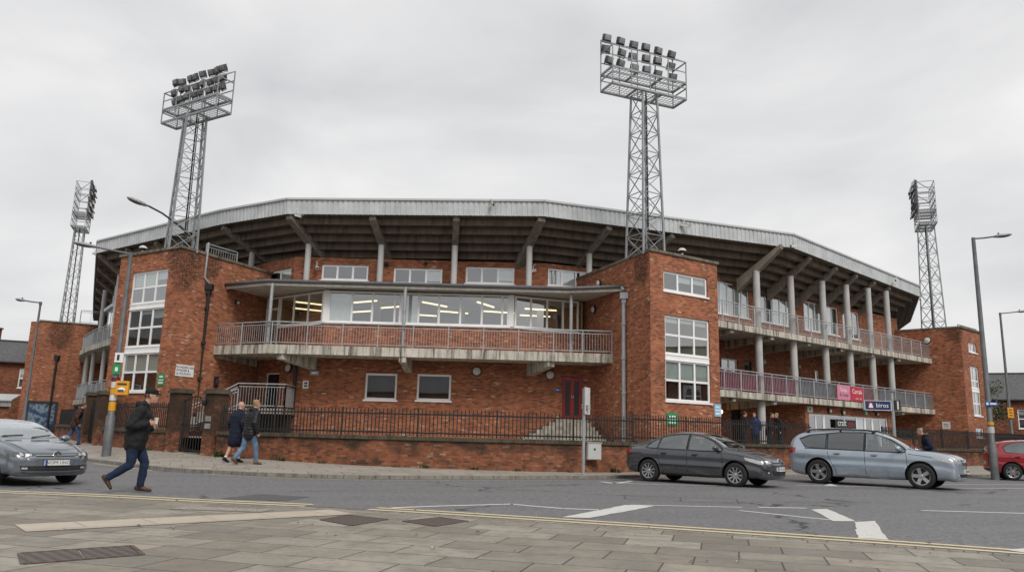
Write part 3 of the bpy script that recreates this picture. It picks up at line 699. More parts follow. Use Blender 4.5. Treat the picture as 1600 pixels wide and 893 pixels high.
for a, b in ((3, 4), (4, 5), (5, 0)): g.poly([(*RM[a], 4.76), (*RM[b], 4.76), (*RM[b], 7.33), (*RM[a], 7.33)])
part('room_wall', g, M['interior'])
for x in (-6.5, -2.4, 1.4):
    g = MB(); g.box(x - .16, x + .16, 36.6, 36.9, 4.77, 7.32); part('room_pillar', g, M['interior'])
for x, y, a in ((-9.6, 36.3, 32), (-10.2, 38.2, 30), (-6.9, 35.4, -30), (-5.9, 36.8, -30), (-3.6, 35.6, 48), (-2.9, 37.8, 20), (-1.2, 35.3, 62), (-.6, 37.4, 14), (1.4, 36.3, 12), (1.2, 38.3, 10), (-7.6, 38.4, -28), (-4.6, 39, 15)):
    d = V((math.cos(R(a)), math.sin(R(a)), 0)) * .78; q = MB(); q.bar(V((x, y, 7.22)) - d * 1.02, V((x, y, 7.22)) + d * 1.02, .12, .05); f = part('ceiling_light', q, M['white'])
    q = MB(); q.bar(V((x, y, 7.16)) - d, V((x, y, 7.16)) + d, .06, .05); q.obj('tube', M['tube'], f)
# canopy over the balcony with its gutter and posts
CO = [V((-13.1, 34.1)), V((-10.6, 32.75)), V((2.5, 32.72)), V((4.72, 31.98))]; CI = [V((3.6, 34.9)), V((2.9, 35.6)), V((-9.9, 35.6)), V((-11.7, 36.7))]
g = MB(); g.prism(CO + CI, 7.40, 7.46); part('canopy_soffit', g, M['render'])
g = MB(); g.prism([p + V((0, .06)) for p in CO] + CI, [7.465] * 4 + [7.5] * 4, [7.55] * 4 + [7.8] * 4); part('canopy', g, M['lead'])
g = MB(); g.tube([(p.x, p.y - .06, 7.53) for p in CO], .075, 10); part('gutter', g, M['gutter'], smooth=True)
g = MB(); g.grid([[(p.x, p.y - .005, 7.34) for p in CO], [(p.x, p.y - .005, 7.46) for p in CO]]); g.grid([[(p.x, p.y + .05, 7.34) for p in CO], [(p.x, p.y + .05, 7.46) for p in CO]], flip=True); part('canopy_fascia', g, M['render'])
def col_(x, y, z0, z1, r=.085, name='column', k=14, mat='column'):
    g = MB(); g.tube([(x, y, z0), (x, y, z1)], r, k); return part(name, g, M[mat], angle=50)
for x, y in ((-10.35, 32.62), (-4.6, 32.66), (2.6, 32.98)): col_(x, y, 4.3, 7.4, .075, 'canopy_post', 12, 'galv')
# upper storey behind the canopy
U0, U1 = V((-10.3, 35.5)), V((1.6, 35.5))
uo = [(1.3, 3.5, 8.19, 8.93), (4.7, 7.0, 8.1, 8.86), (8.1, 10.4, 8.2, 9.0)]
wall('upper_wall', U0, U1, 7.5, 9.25, uo)
for a, b, c, d in uo: window(U0, U1, a, b, c, d, 3, back='intdark', backd=.5, blinds=[(2, 0, .8)] if a > 4 else [], curtain='curtain')
wall('upper_wall', (1.6, 35.5), (6.5, 37.2), 7.5, 9.25, [(.1, 2.3, 8.2, 9.05)]); window((1.6, 35.5), (6.5, 37.2), .1, 2.3, 8.2, 9.05, 3, blinds=[(0, 0, 1), (1, 0, .9)], curtain='curtain')
wall('upper_wall', (-14, 38.6), (-10.3, 35.5), 7.5, 9.25, [(2.7, 4.6, 7.7, 8.75)]); window((-14, 38.6), (-10.3, 35.5), 2.7, 4.6, 7.7, 8.75, 2, blinds=[(1, 0, 1)])

# ---- overhanging tier: fascia, stepped underside, raker beams, columns -------------
RIM = [V(p) for p in ((-39.5, 72.0), (-33.9, 61.5), (-23.9, 43.0), (-14.25, 36.0), (-10.37, 33.8), (1.33, 33.07), (14.16, 37.6), (26.8, 49.5), (31.6, 60), (34, 68))]
INN = []
for i, p in enumerate(RIM):
    a = RIM[max(i - 1, 0)]; b = RIM[min(i + 1, len(RIM) - 1)]
    d1 = (p - a).normalized() if i else (b - p).normalized(); d2 = (b - p).normalized() if i < len(RIM) - 1 else d1
    n1 = V((-d1.y, d1.x)); n2 = V((-d2.y, d2.x)); m_ = (n1 + n2).normalized(); INN.append(p + m_ * 2.75 / max(.5, m_.dot(n1)))
ZT, ZB, ZI = 11.6, 10.86, 9.12
for i in range(len(RIM) - 1):
    a, b = RIM[i], RIM[i + 1]; d = (b - a).normalized(); n = V((d.y, -d.x)); L = (b - a).length; k = max(2, round(L / .24)); g = MB(); row0 = []; row1 = []
    for j in range(k):
        for u, o in ((0, 0), (.55, 0), (.62, .045), (.93, .045)):
            p = a + d * (L * (j + u) / k) - n * o * .6; row0.append((p.x, p.y, ZB)); row1.append((p.x, p.y, ZT - .06))
    row0.append((*b, ZB)); row1.append((*b, ZT - .06)); g.grid([row0, row1]); part('roof_fascia', g, M['cladding'])
    g = MB(); a1, b1 = a + n * .06, b + n * .06; a2, b2 = a - n * .9, b - n * .9
    g.prism([a1, b1, b2, a2], ZT - .1 + .03, ZT + .02); part('roof_flashing', g, M['flash'])
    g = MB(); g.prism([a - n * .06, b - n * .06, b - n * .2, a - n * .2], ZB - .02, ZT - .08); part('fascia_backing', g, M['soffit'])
NS = 6
def lerp(a, b, u): return a + (b - a) * u
for i in range(len(RIM) - 1):
    d = (RIM[i + 1] - RIM[i]).normalized(); n = V((-d.y, d.x))
    oa, ob, ia, ib = lerp(RIM[i], INN[i], .05), lerp(RIM[i + 1], INN[i + 1], .05), INN[i], INN[i + 1]; g = MB()
    for s in range(NS):
        u0, u1 = s / NS, (s + 1) / NS; z = lerp(ZB + .0, ZI, (s) / NS) ; zn = lerp(ZB, ZI, (s + 1) / NS)
        A, B, C_, D_ = lerp(oa, ia, u0), lerp(ob, ib, u0), lerp(ob, ib, u1), lerp(oa, ia, u1)
        g.poly([(*A, z), (*D_, z), (*C_, z), (*B, z)])
        # nosing of each tread: a shallow downstand beam
        e = .25; D2, C2 = lerp(A, D_, 1 - e), lerp(B, C_, 1 - e)
        g.prism([D2, C2, C_, D_], zn - .05, z - .002)
        g.poly([(*D_, z), (*D_, zn), (*C_, zn), (*C_, z)][::-1])
    g.poly([(*ia, ZI + .8), (*ib, ZI + .8), (*ob, ZT - .1), (*oa, ZT - .1)])
    q, r_ = ia + n * 9, ib + n * 9; g.poly([(*ia, ZI + .8), (*q, ZI - 3.5), (*r_, ZI - 3.5), (*ib, ZI + .8)]); g.poly([(*ia, ZI), (*q, ZI - .3), (*r_, ZI - .3), (*ib, ZI)][::-1])
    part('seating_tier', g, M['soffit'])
def raker(tip, inner, w_=.3):
    t_, e = V(tip), V(inner); d = (e - t_).normalized(); s = V((-d.y, d.x)) * w_ / 2; g = MB(); t2 = t_ + d * .16
    p = [t2 - s, t2 + s, e + s, e - s]; g.prism(p, [ZB - .2, ZB - .2, ZI - .4, ZI - .4], [ZB + .02, ZB + .02, ZI + .25, ZI + .25]); part('raker_beam', g, M['raker'])
RK = []                                                        # (tip, inner end, facet, index)
for i, sub in ((1, 5), (2, 4), (3, 1), (4, 3), (5, 4)):
    for k in range(sub):
        q = lerp(INN[i], INN[i + 1], k / sub).copy()
        if i in (3, 4, 5): q.x += (-4.4 - q.x) * .14
        RK.append((lerp(RIM[i], RIM[i + 1], k / sub), q, i, k))
RK[-1:] = []
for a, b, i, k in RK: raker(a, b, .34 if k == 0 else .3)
for a, b, i, k in RK:
    p = lerp(a, b, .5); zt = lerp(ZB - .2, ZI - .4, .5) + .1
    if i in (4, 5) and not (i == 5 and k > 1) or i == 3: col_(p.x, p.y, 7.6, zt, .14)
    if i in (1, 2) : col_(p.x, p.y, 6.2, zt, .15)
# ---- right wing: two balconies --------------------------------------------------------
WA, WB_ = V((9.0, 34.77)), V((27.0, 49.0)); wd = (WB_ - WA).normalized(); wi = V((-wd.y, wd.x)); WL = (WB_ - WA).length
W = lambda u, s=0: WA + wd * u + wi * s                       # u along the wing, s metres inwards
S0 = 1.02                                                     # u where the wing clears the tower
for z0, z1 in ((6.42, 6.72), (3.22, 3.52)):
    g = MB(); g.prism([W(-.6), W(WL + .3), W(WL + .3, 3.4), W(-.6, 3.4)], z0, z1); part('balcony', g, M['concrete'])
rail([tuple(W(0, .1)), tuple(W(WL, .1))], 6.72, 1.0, 1.3, .13); rail([tuple(W(0, .1)), tuple(W(WL, .1))], 3.52, 1.0, 1.3, .13)
for k in range(6):
    u = 2.0 + 3.35 * k
    for z in (6.415, 3.215):
        if z < 4 and 8 < u < 17.5: continue
        bracket(W(u, .12), W(u, 3.0), z, .26, .16, .42)
for u in (4.56, 7.66, 10.8, 13.4, 15.95, 18.2):
    p = W(u, .42); sr = -.98 + .086 * (u - 5.8); f_ = (.42 - sr) / 2.75; raker(W(u + .3, sr + .02), W(u - .12, sr + 2.5), .34); col_(p.x, p.y, 6.72, lerp(ZB - .2, ZI - .4, f_) + .1, .17, k=16); col_(p.x, p.y, 3.52, 6.42, .185, k=16)
for u in (4.7,): p = W(u, .5); col_(p.x, p.y, .9, 3.22, .2, k=16)
ws = 2.05
ops = [(1.4, 6.3, 7.62, 9.3), (7.2, 10.6, 7.62, 9.3), (11.6, 15.4, 7.62, 9.3), (15.9, 17.9, 7.62, 9.3)]
WU0, WU1 = W(0, ws), W(WL, ws)
wall('wing_wall', WU0, WU1, 6.72, 9.5, ops)
for a, b, c, d in ops:
    k = round((b - a) / .62); bl = [(j, 0, 1) for j in range(k) if random.random() < .88]
    window(WU0, WU1, a, b, c, d, k, back='intdark', backd=.6, blinds=bl, curtain='curtain', fw=.06)
door(WU0, WU1, 10.65, 11.5, 6.73, 8.9, 'darkdoor', 'blind', 'upvc', 1); door(WU0, WU1, 6.4, 7.15, 6.73, 8.9, 'darkdoor', 'darkdoor', 'upvc', 1)
lops = [(3.1, 3.75, 4.6, 5.5), (4.9, 6.3, 3.9, 5.5), (6.9, 7.6, 3.54, 5.5), (8.1, 8.7, 3.54, 5.5), (11.3, 12.3, 4.5, 5.5), (13.9, 14.4, 4.3, 5.5), (1.6, 2.2, 3.54, 5.6)]
ws2 = 2.9; WM0, WM1 = W(-.5, ws2), W(WL, ws2); lops = [(a + .5, b + .5, c, d) for a, b, c, d in lops]
wall('wing_wall', WM0, WM1, 3.52, 6.42, lops, 'brick')
for j, (a, b, c, d) in enumerate(lops):
    if c < 3.6: door(WM0, WM1, a, b, c, d, 'darkdoor', 'darkgap', 'darkdoor', 1)
    else: window(WM0, WM1, a, b, c, d, 2 if b - a > .8 else 1, blinds=[(0, 0, .9)] if j != 4 else [], backd=.5)
# maroon boards behind the lower railing, then grey ones further along
def board(u0, u1, mat, z=3.58, h=.86, s=.22):
    p, q = W(u0, s), W(u1, s); g = MB(); g.prism([p, q, q + wi * .03, p + wi * .03], z, z + h); part('rail_board', g, M[mat])
for a, b in ((.3, 2.0), (2.04, 4.3), (4.85, 6.1), (6.14, 7.4)): board(a, b, 'maroon')
for a, b, m_ in ((7.95, 9.2, 'greypanel'), (9.24, 10.5, 'greypanel'), (10.54, 11.2, 'greypanel'), (14.0, 15.6, 'maroon'), (16.2, 18, 'greypanel'), (18.04, 20, 'greypanel'), (20.04, 22.5, 'greypanel')): board(a, b, m_)
for k in range(20):      # backs of the folding seats that show over the boards
    u = .8 + k * .48
    if 4.2 < u < 5.2 : continue
    p = W(u, 1.0 + .1 * (k % 2)); g = MB(); g.prism([p, p + wd * .42, p + wd * .42 + wi * .06, p + wi * .06], 3.95, 4.62 + .04 * math.sin(k)); g.prism([p, p + wd * .42, p + wd * .42 + wi * .4, p + wi * .4], 3.9, 3.95)
    part('seat', g, M['maroon' if u < 7 else 'blackplastic'])
# ground floor of the wing: dark recess, lit doorway, shop front
G0, G1 = W(-.5, 2.9), W(8.0, 2.9)
wall('wing_wall', G0, G1, .85, 3.22, [(3.9, 4.5, 2.3, 3.1), (6.1, 7.0, 1.0, 3.0)], 'brick')
window(G0, G1, 3.9, 4.5, 2.3, 3.1, 1, blinds=[], backd=.4); door(G0, G1, 6.1, 7.0, 1.0, 3.0, 'darkdoor', 'darkgap', 'darkdoor', 1)
SH0, SH1 = W(8.55, .45), W(17.9, .45)
wall('shop_wall', SH0, SH1, .85, 3.22, [(.35, 8.9, 1.0, 2.78)], 'brick'); wall('shop_wall', W(8.55, 3.0), SH0, .85, 3.22); wall('shop_wall', SH1, W(17.9, 3.0), .85, 3.22)
window(SH0, SH1, .35, 8.9, 1.0, 2.78, [0, .75, 1.5, 1.62, 5.0, 5.9, 6.0, 6.75, 6.85, 7.7, 8.55], sill=False, back='intdark', backd=1.2, blinds=[(4, 0, 1), (7, 0, 1)], curtain='curtain', name='shop_window')
wall('wing_wall', W(17.9, 2.9), W(WL + .3, 2.9), .85, 3.22, [(.3, 2.2, .9, 3.0)], 'brick')
g = MB(); a, b = W(18.2, 3.1), W(20.2, 3.1); g.poly([(*a, .9), (*b, .9), (*b, 3.1), (*a, 3.1)]); part('passage_shade', g, M['darkgap'])  # flat dark sheet, its colour standing in for unlit depth behind the opening
# ---- left wing -----------------------------------------------------------------------
LW = [V(p) for p in ((-17.2, 36.9), (-23.1, 44.2), (-26.4, 48.1), (-28.9, 51.6), (-30.9, 55.2), (-32.3, 57.9))]
inn = [V((p.x + q[0], p.y + q[1])) for p, q in zip(LW, [(2.4, 1.9), (2.4, 1.9), (2.4, 1.7), (2.5, 1.4), (2.5, 1.2), (2.6, 1.0)])]
for z0, z1 in ((5.75, 6.05), (2.47, 2.77)):
    g = MB(); g.prism(LW + inn[::-1], z0, z1); part('balcony', g, M['concrete'])
    rail([tuple(lerp(p, q, .05)) for p, q in zip(LW, inn)][::-1], z1, 1.0, 1.3, .12)
    for a, b in zip(LW[1:-1], LW[2:]):
        a2, b2 = lerp(a, inn[1], .05), lerp(b, inn[3], .05); c = V((.25, .2)); g = MB(); g.prism([a + c, b + c, b + c * 1.1, a + c * 1.1], z1 + .08, z1 + .85); part('rail_board', g, M['greypanel'])
for i in range(len(LW) - 1):
    a, b = inn[i + 1], inn[i]
    wall('wing_wall', a, b, 0, 9.5, [(.5, (b - a).length - .4, 7.6, 9.0)])
    window(a, b, .5, (b - a).length - .4, 7.6, 9.0, max(2, round((b - a).length / .8)), back='intdark', backd=.5, blinds=[(0, 0, 1), (1, 0, 1)], curtain='curtain', fw=.06)
for p in (lerp(LW[1], LW[2], .1), lerp(LW[1], LW[2], .6), lerp(LW[2], LW[3], .25), lerp(LW[2], LW[3], .9), LW[4]):
    q = p + V((.38, .3)); col_(q.x, q.y, 2.77, 5.75, .13); col_(q.x, q.y, .4, 2.47, .16)
for p in (lerp(LW[1], LW[2], .3), lerp(LW[2], LW[3], .2)): q = p + V((.5, .4)); col_(q.x, q.y, 6.05, 9.8, .15)
# bay with a flat roof in the corner of the upper storey
B0, B1, B2 = V((-25.2, 47.6)), V((-23.6, 45.5)), V((-21.0, 43.9))
for a, b in ((B0, B1), (B1, B2)):
    wall('bay_wall', a, b, 6.05, 7.0); window(a, b, .05, (b - a).length - .05, 7.0, 8.15, 3, depth=0, blinds=[(0, 0, 1), (1, 0, 1)], curtain='curtain', fw=.08, backd=.5)
g = MB(); g.prism([B0 + V((-.3, 0)), B1 + V((-.25, -.2)), B2 + V((0, -.3)), V((-20.5, 45.5)), V((-23.5, 48.5))], 8.15, 8.33); part('bay_roof', g, M['flash'])
# ---- yard behind the boundary wall ------------------------------------------------------
g = MB(); yp = [(q.x, q.y) for q in fw if -22 < q.x < 30]
g.grid([[(x + .05, y + .12, .85) for x, y in yp], [(x + (1 if x > 0 else -1) * 3, y + 22, .86) for x, y in yp]]); struct(g.obj('yard', M['yard']))

# ---- fittings on the walls ---------------------------------------------------------------
def on(P, Q, u, z, out=0.0):
    P, d, n, L = frame2(P, Q); p = P + d * u + n * out; return V((p.x, p.y, z)), d, n
def wall_clock(P, Q, u, z, r=.2):
    c, d, n = on(P, Q, u, z, .0); g = MB(); rot = math.atan2(d.y, d.x)
    g.lathe([(.001, .0), (r * 1.12, .0), (r * 1.12, -.09), (r * .98, -.11), (r * .92, -.10)], ax='y', k=22)
    o = g.obj('round_lamp', M['blackplastic'], ST, angle=40, loc=c, rot=(0, 0, rot))
    g = MB(); g.lathe([(r * .95, -.098), (r * .8, -.13), (r * .4, -.15), (.001, -.155)], ax='y', k=22); g.obj('lens', M['dirtywhite'], o, smooth=True)
wall_clock(RD, RA, 2.94, 8.0, .16); wall_clock(RD, RA, 2.45, 6.9, .16); wall_clock(F0, F1, 7.98, 3.98, .19); wall_clock(F0, F1, 11.25, 3.9, .19)
wall_clock(REC0, F0, 2.3, 3.95, .2); wall_clock(ED2, EA, 7.6, 7.9, .2)
def bulkhead(P, Q, u, z, mat='dirtywhite', w_=.13, h_=.3, lit=False):
    c, d, n = on(P, Q, u, z, 0); rot = math.atan2(d.y, d.x); g = MB(); g.box(-w_ / 2, w_ / 2, -.09, 0, -h_ / 2, h_ / 2); o = g.obj('wall_lamp', M['blackplastic'], ST, loc=c, rot=(0, 0, rot))
    g = MB(); g.ball((0, -.12, -h_ * .1), (w_ * .45, .07, h_ * .38)); g.obj('lens', M['warm' if lit else mat], o, smooth=True)
bulkhead(LA, LD, 2.6, 3.2, 'darkgap', .2, .45); bulkhead(LA, LD, 3.4, 6.85, 'dirtywhite', .16, .18); bulkhead(G0, G1, 5.1, 2.72, lit=True, w_=.22, h_=.26)
bulkhead(SH0, SH1, 2.3, 3.0, 'dirtywhite', .2, .3); bulkhead(SH0, SH1, 3.7, 2.95, 'dirtywhite', .2, .3); bulkhead(SH0, SH1, 7.5, 3.0, 'dirtywhite', .14, .2)
bulkhead(WM0, WM1, 9.1, 5.6, 'dirtywhite', .3, .4); bulkhead(WM0, WM1, 12.6, 5.6, 'dirtywhite', .22, .3); bulkhead(U0, U1, 4.35, 9.0, 'darkgap', .2, .2); bulkhead(U0, U1, 6.2, 9.1, 'darkgap', .14, .14)
c_ = lerp(inn[2], inn[3], .5); bulkhead(inn[3], inn[2], 1.0, 4.4, lit=True, w_=.3, h_=.34)
def pipe(pts, r=.055, mat='blackmetal', name='drainpipe', hopper=None):
    g = MB(); g.tube(pts, r, 10)
    zs = [p[2] for p in pts]; 
    if abs(pts[0][2] - pts[-1][2]) > 3:
        a, b = pts[-2], pts[-1]; k = 4
        for i in range(k): z = lerp(a[2], b[2], (i + .5) / k); g.tube([(a[0], a[1], z - .05), (a[0], a[1], z + .05)], r * 1.35, 10)
    o = part(name, g, M[mat], angle=60)
    if hopper: h_ = MB(); x, y, z = hopper; h_.box(x - .16, x + .16, y - .14, y + .12, z - .16, z + .1); h_.box(x - .09, x + .09, y - .09, y + .08, z - .34, z - .16); h_.obj('hopper', M[mat], o)
    return o
p0, d_, n_ = on(LA, LD, 1.62, 7.1, .09); pipe([(p0.x + .1, p0.y, 7.35), (p0.x, p0.y, 7.05), (p0.x, p0.y, 1.0)], .075, 'blackmetal', hopper=(p0.x, p0.y, 7.25))
p0, d_, n_ = on(LA, LD, 1.35, 8.9, .06); p1 = on(LA, LD, 1.62, 7.35, .09)[0]
pipe([(p0.x, p0.y, 9.15), (p0.x, p0.y, 8.7), (p0.x - .03, p0.y, 7.6), (p1.x, p1.y, 7.35)], .05, 'galv')
p0, d_, n_ = on(RD, RA, 5.27, 6.9, .1); pipe([(p0.x, p0.y, 7.1), (p0.x, p0.y, 6.6), (p0.x, p0.y, .9)], .085, 'galv', hopper=(p0.x, p0.y, 7.1)); pipe([(p0.x, p0.y, 7.3), (p0.x - .05, p0.y + .1, 7.42), (4.68, 31.95, 7.5)], .07, 'galv', 'gutter_outlet')
p0 = V((-9.5, 34.18, 0)); pipe([(p0.x, p0.y, 4.34), (p0.x, p0.y, 4.2), (p0.x, p0.y, 2.1)], .085, 'blackmetal')
p0, d_, n_ = on(GA, GD, 1.35, 6, .1); pipe([(p0.x, p0.y, 6.0), (p0.x, p0.y, 5.8), (p0.x, p0.y, .8)], .08, 'blackmetal', hopper=(p0.x, p0.y, 6.1))
def cctv(x, y, z, rz, tilt=0.3):
    g = MB(); g.box(-.05, .05, -.28, .14, -.06, .06); g.box(-.065, .065, -.33, .12, .062, .075); g.tube([(0, 0, .06), (0, .02, .22), (0, .22, .28)], .022, 8)
    o = g.obj('security_camera', M['dirtywhite'], ST, loc=(x, y, z), rot=(tilt, 0, rz)); q = MB(); q.lathe([(.04, -.285), (.035, -.30), (.001, -.30)], ax='y', k=12); q.obj('lens', M['blackplastic'], o)
cctv(-9.6, 32.9, 10.55, R(60)); cctv(-16.1, 37.0, 11.15, R(-20)); cctv(14.15, 37.45, 10.95, R(-60)); cctv(23.6, 46.1, 11.2, R(-40)); cctv(8.1, 35.3, 11.25, R(70)); cctv(-1.0, 33.0, 11.3, R(20)); cctv(26.7, 49.3, 10.65, R(-30)); cctv(-24.97, 44.75, 11.2, R(60)); cctv(1.0, 35.3, 8.85, R(-40)); cctv(-9.2, 35.3, 8.7, R(20))
def dome(x, y, z):
    g = MB(); g.tube([(x, y, z), (x, y, z + .14)], .05, 8); g.lathe([(.17, 0), (.17, .05), (.1, .11), (.001, .14)], (x, y, z + .16), k=16); o = part('dome_camera', g, M['dirtywhite'], angle=50)
    q = MB(); q.ball((x, y, z + .15), .1); q.obj('lens', M['blackplastic'], o, smooth=True)
dome(7.0, 30.9, 8.72); dome(-16.3, 33.0, 8.72)
rail([(-13.55, 33.1), (-12.75, 34.7)], 8.35, .85, 1.9, .13)
rail([(-32.6, 57.7), (-30.2, 59.0)], 8.7, 1.0, 1.2, .6); rail([(28.3, 48.1), (30.6, 50.0)], 8.3, .55, 1.2, .7)

# ------------------------------------------------------------------ floodlight masts
M['lampcase'] = simple('floodlight_case', (.085, .085, .088), .5, .2, .3, 6)
def flood_mesh():
    b = MB(); a = [(-.29, .02, -.24), (.29, .02, -.24), (.29, .02, .24), (-.29, .02, .24)]; c = [(-.26, .2, -.21), (.26, .2, -.21), (.26, .2, .21), (-.26, .2, .21)]
    f = [(-.3, -.03, -.25), (.3, -.03, -.25), (.3, -.03, .25), (-.3, -.03, .25)]
    b.grid([f, a, c], closed=True); b.poly(f[::-1]); b.poly(c)
    b.box(-.33, -.305, -.02, .06, -.3, .04); b.box(.305, .33, -.02, .06, -.3, .04); b.box(-.33, .33, -.01, .05, -.34, -.305)
    return b.mesh('floodlight', M['lampcase'])
M['fin'] = simple('lamp_back_plate', (.32, .325, .33), .45, .3, .25, 6)
FM = flood_mesh()
q = MB(); q.box(-.225, .225, .202, .22, -.175, .175); 
for k in range(6): q.box(-.2 + k * .076, -.188 + k * .076, .22, .245, -.16, .16)
FB = q.mesh('back_plate', M['fin'])
q = MB(); q.poly([(-.27, -.034, -.22), (.27, -.034, -.22), (.27, -.034, .22), (-.27, -.034, .22)]); FL = q.mesh('lens', M['dirtywhite'])
def mast(loc, zb, zp, ztop, face, wb, wt, label, rows, cols_, width, depth=1.0, base_rot=None):
    """face: angle of the lamp row (its long side) in plan; lamps look towards +normal (the pitch)"""
    e = empty('floodlight_mast', (loc[0], loc[1], zb), face, label, 'floodlight mast', 'floodlight masts of the stadium'); H = zp - zb; k = max(5, round(H / .95))
    br = (base_rot or 0) - face
    def corner(i, u): w_ = lerp(wb, wt, u) / 2; a = R(45 + 90 * i) + br; return V((w_ * 1.414 * math.cos(a), w_ * 1.414 * math.sin(a), H * u))
    for i in range(4):
        g = MB(); g.bar(corner(i, 0), corner(i, 1.0), .075, .075); g.obj('leg', M['mast'], e)
    g = MB()
    for s in range(k):
        u0, u1 = s / k, (s + 1) / k
        for i in range(4):
            j = (i + 1) % 4; g.bar(corner(i, u1), corner(j, u1), .03)
            if s % 2: g.bar(corner(i, u0), corner(j, u1), .03)
            else: g.bar(corner(j, u0), corner(i, u1), .03)
            g.bar(corner(i, u0), corner(j, u1), .022)
    g.obj('bracing', M['mast'], e)
    g = MB(); g.bar((.16, 0, .2), (.1, 0, H + .2), .05); g.bar((.22, .05, .2), (.16, .05, H), .03); g.obj('cable_run', M['blackplastic'], e)
    hw, hd, Z0, Z1 = width / 2, depth / 2, H, ztop - zb
    zl = [Z0, Z0 + (Z1 - Z0) * .31]
    for z in zl:
        g = MB()
        for y in (-hd, hd): g.bar((-hw, y, z), (hw, y, z), .05, .09)
        for x in (-hw, -hw / 3, hw / 3, hw): g.bar((x, -hd, z), (x, hd, z), .06, .09)
        for i in range(6):
            y = -hd + depth * (i + .5) / 6; g.bar((-hw, y, z + .04), (hw, y, z + .04), .014, .018)
        for i in range(22): x = -hw + width * (i + .5) / 22; g.bar((x, -hd, z + .05), (x, hd, z + .05), .012, .014)
        g.obj('platform', M['mast'], e)
    g = MB()
    n_ = 5
    for i in range(n_):
        x = -hw + width * i / (n_ - 1)
        for y in (-hd, hd): g.bar((x, y, Z0), (x, y, Z1 if y > 0 or rows > 3 else Z0 + (Z1 - Z0) * .72), .038)
    for z, y in ((Z0 + .5, -hd), (Z0 + (Z1 - Z0) * .52, -hd), (Z0 + (Z1 - Z0) * .72, -hd), (Z0 + .5, hd), (Z0 + (Z1 - Z0) * .55, hd), (Z0 + (Z1 - Z0) * .78, hd), (Z1, hd)): g.bar((-hw, y, z), (hw, y, z), .034)
    if rows > 3:
        for u_ in (.25, .4, .55, .7, .85, 1):
            for y in (-hd, hd): g.bar((-hw, y, Z0 + (Z1 - Z0) * u_), (hw, y, Z0 + (Z1 - Z0) * u_), .034)
            for x in (-hw, hw): g.bar((x, -hd, Z0 + (Z1 - Z0) * u_), (x, hd, Z0 + (Z1 - Z0) * u_), .034)
    for x in (-hw, hw):
        for z in (Z0 + .5, Z0 + (Z1 - Z0) * .72): g.bar((x, -hd, z), (x, hd, z), .045)
        g.bar((x, -hd, Z0 + (Z1 - Z0) * .72), (x, hd, Z1), .045)
    g.obj('lamp_frame', M['mast'], e)
    rnd = random.Random(int(loc[0] * 10)); ls = (.64 if cols_ < 7 else .58) if rows < 4 else .72; yl = .3 if cols_ < 7 else 0
    for r_ in range(rows):
        z = Z0 + (Z1 - Z0) * ((.56 if rows < 4 else .38) + (.44 if rows < 4 else .62) * r_ / max(1, rows - 1)) + .06
        for c_ in range(cols_):
            x = -hw + .2 + (width - .4) * c_ / (cols_ - 1) + rnd.uniform(-.06, .06); y = (hd + .12 if rows > 3 else yl) + rnd.uniform(-.04, .05)
            f = link('floodlight', FM, e, (x, y, z + rnd.uniform(-.05, .05)), (R(rnd.uniform(-26, -6)), 0, math.pi + R(rnd.uniform(-14, 14))))
            link('lens', FL, f); link('back_plate', FB, f); f.scale = (ls, ls, ls)
    return e
mast((-14.35, 32.35), 8.55, 14.75, 16.75, R(-31), 1.12, .80, 'grey lattice floodlight mast on the brick tower with three stacked windows left of the balcony', 3, 8, 3.75, .8, R(32))
mast((5.48, 30.95), 8.55, 15.75, 18.15, R(23), 1.12, .78, 'tallest lattice floodlight mast, on the brick tower right of the balcony', 3, 6, 3.7, 1.0, R(30))
mast((-33.5, 57.6), 8.55, 16.0, 19.5, R(291), .85, .62, 'distant lattice floodlight mast on the far brick block left of the stadium', 6, 5, 2.3, .95, R(291))
mast((28.5, 51.2), 8.55, 16.1, 19.0, R(69), 1.05, .72, 'distant lattice floodlight mast on the brick tower at the end of the balconies', 6, 5, 2.5, 1.05, R(20))
KIDS.clear()
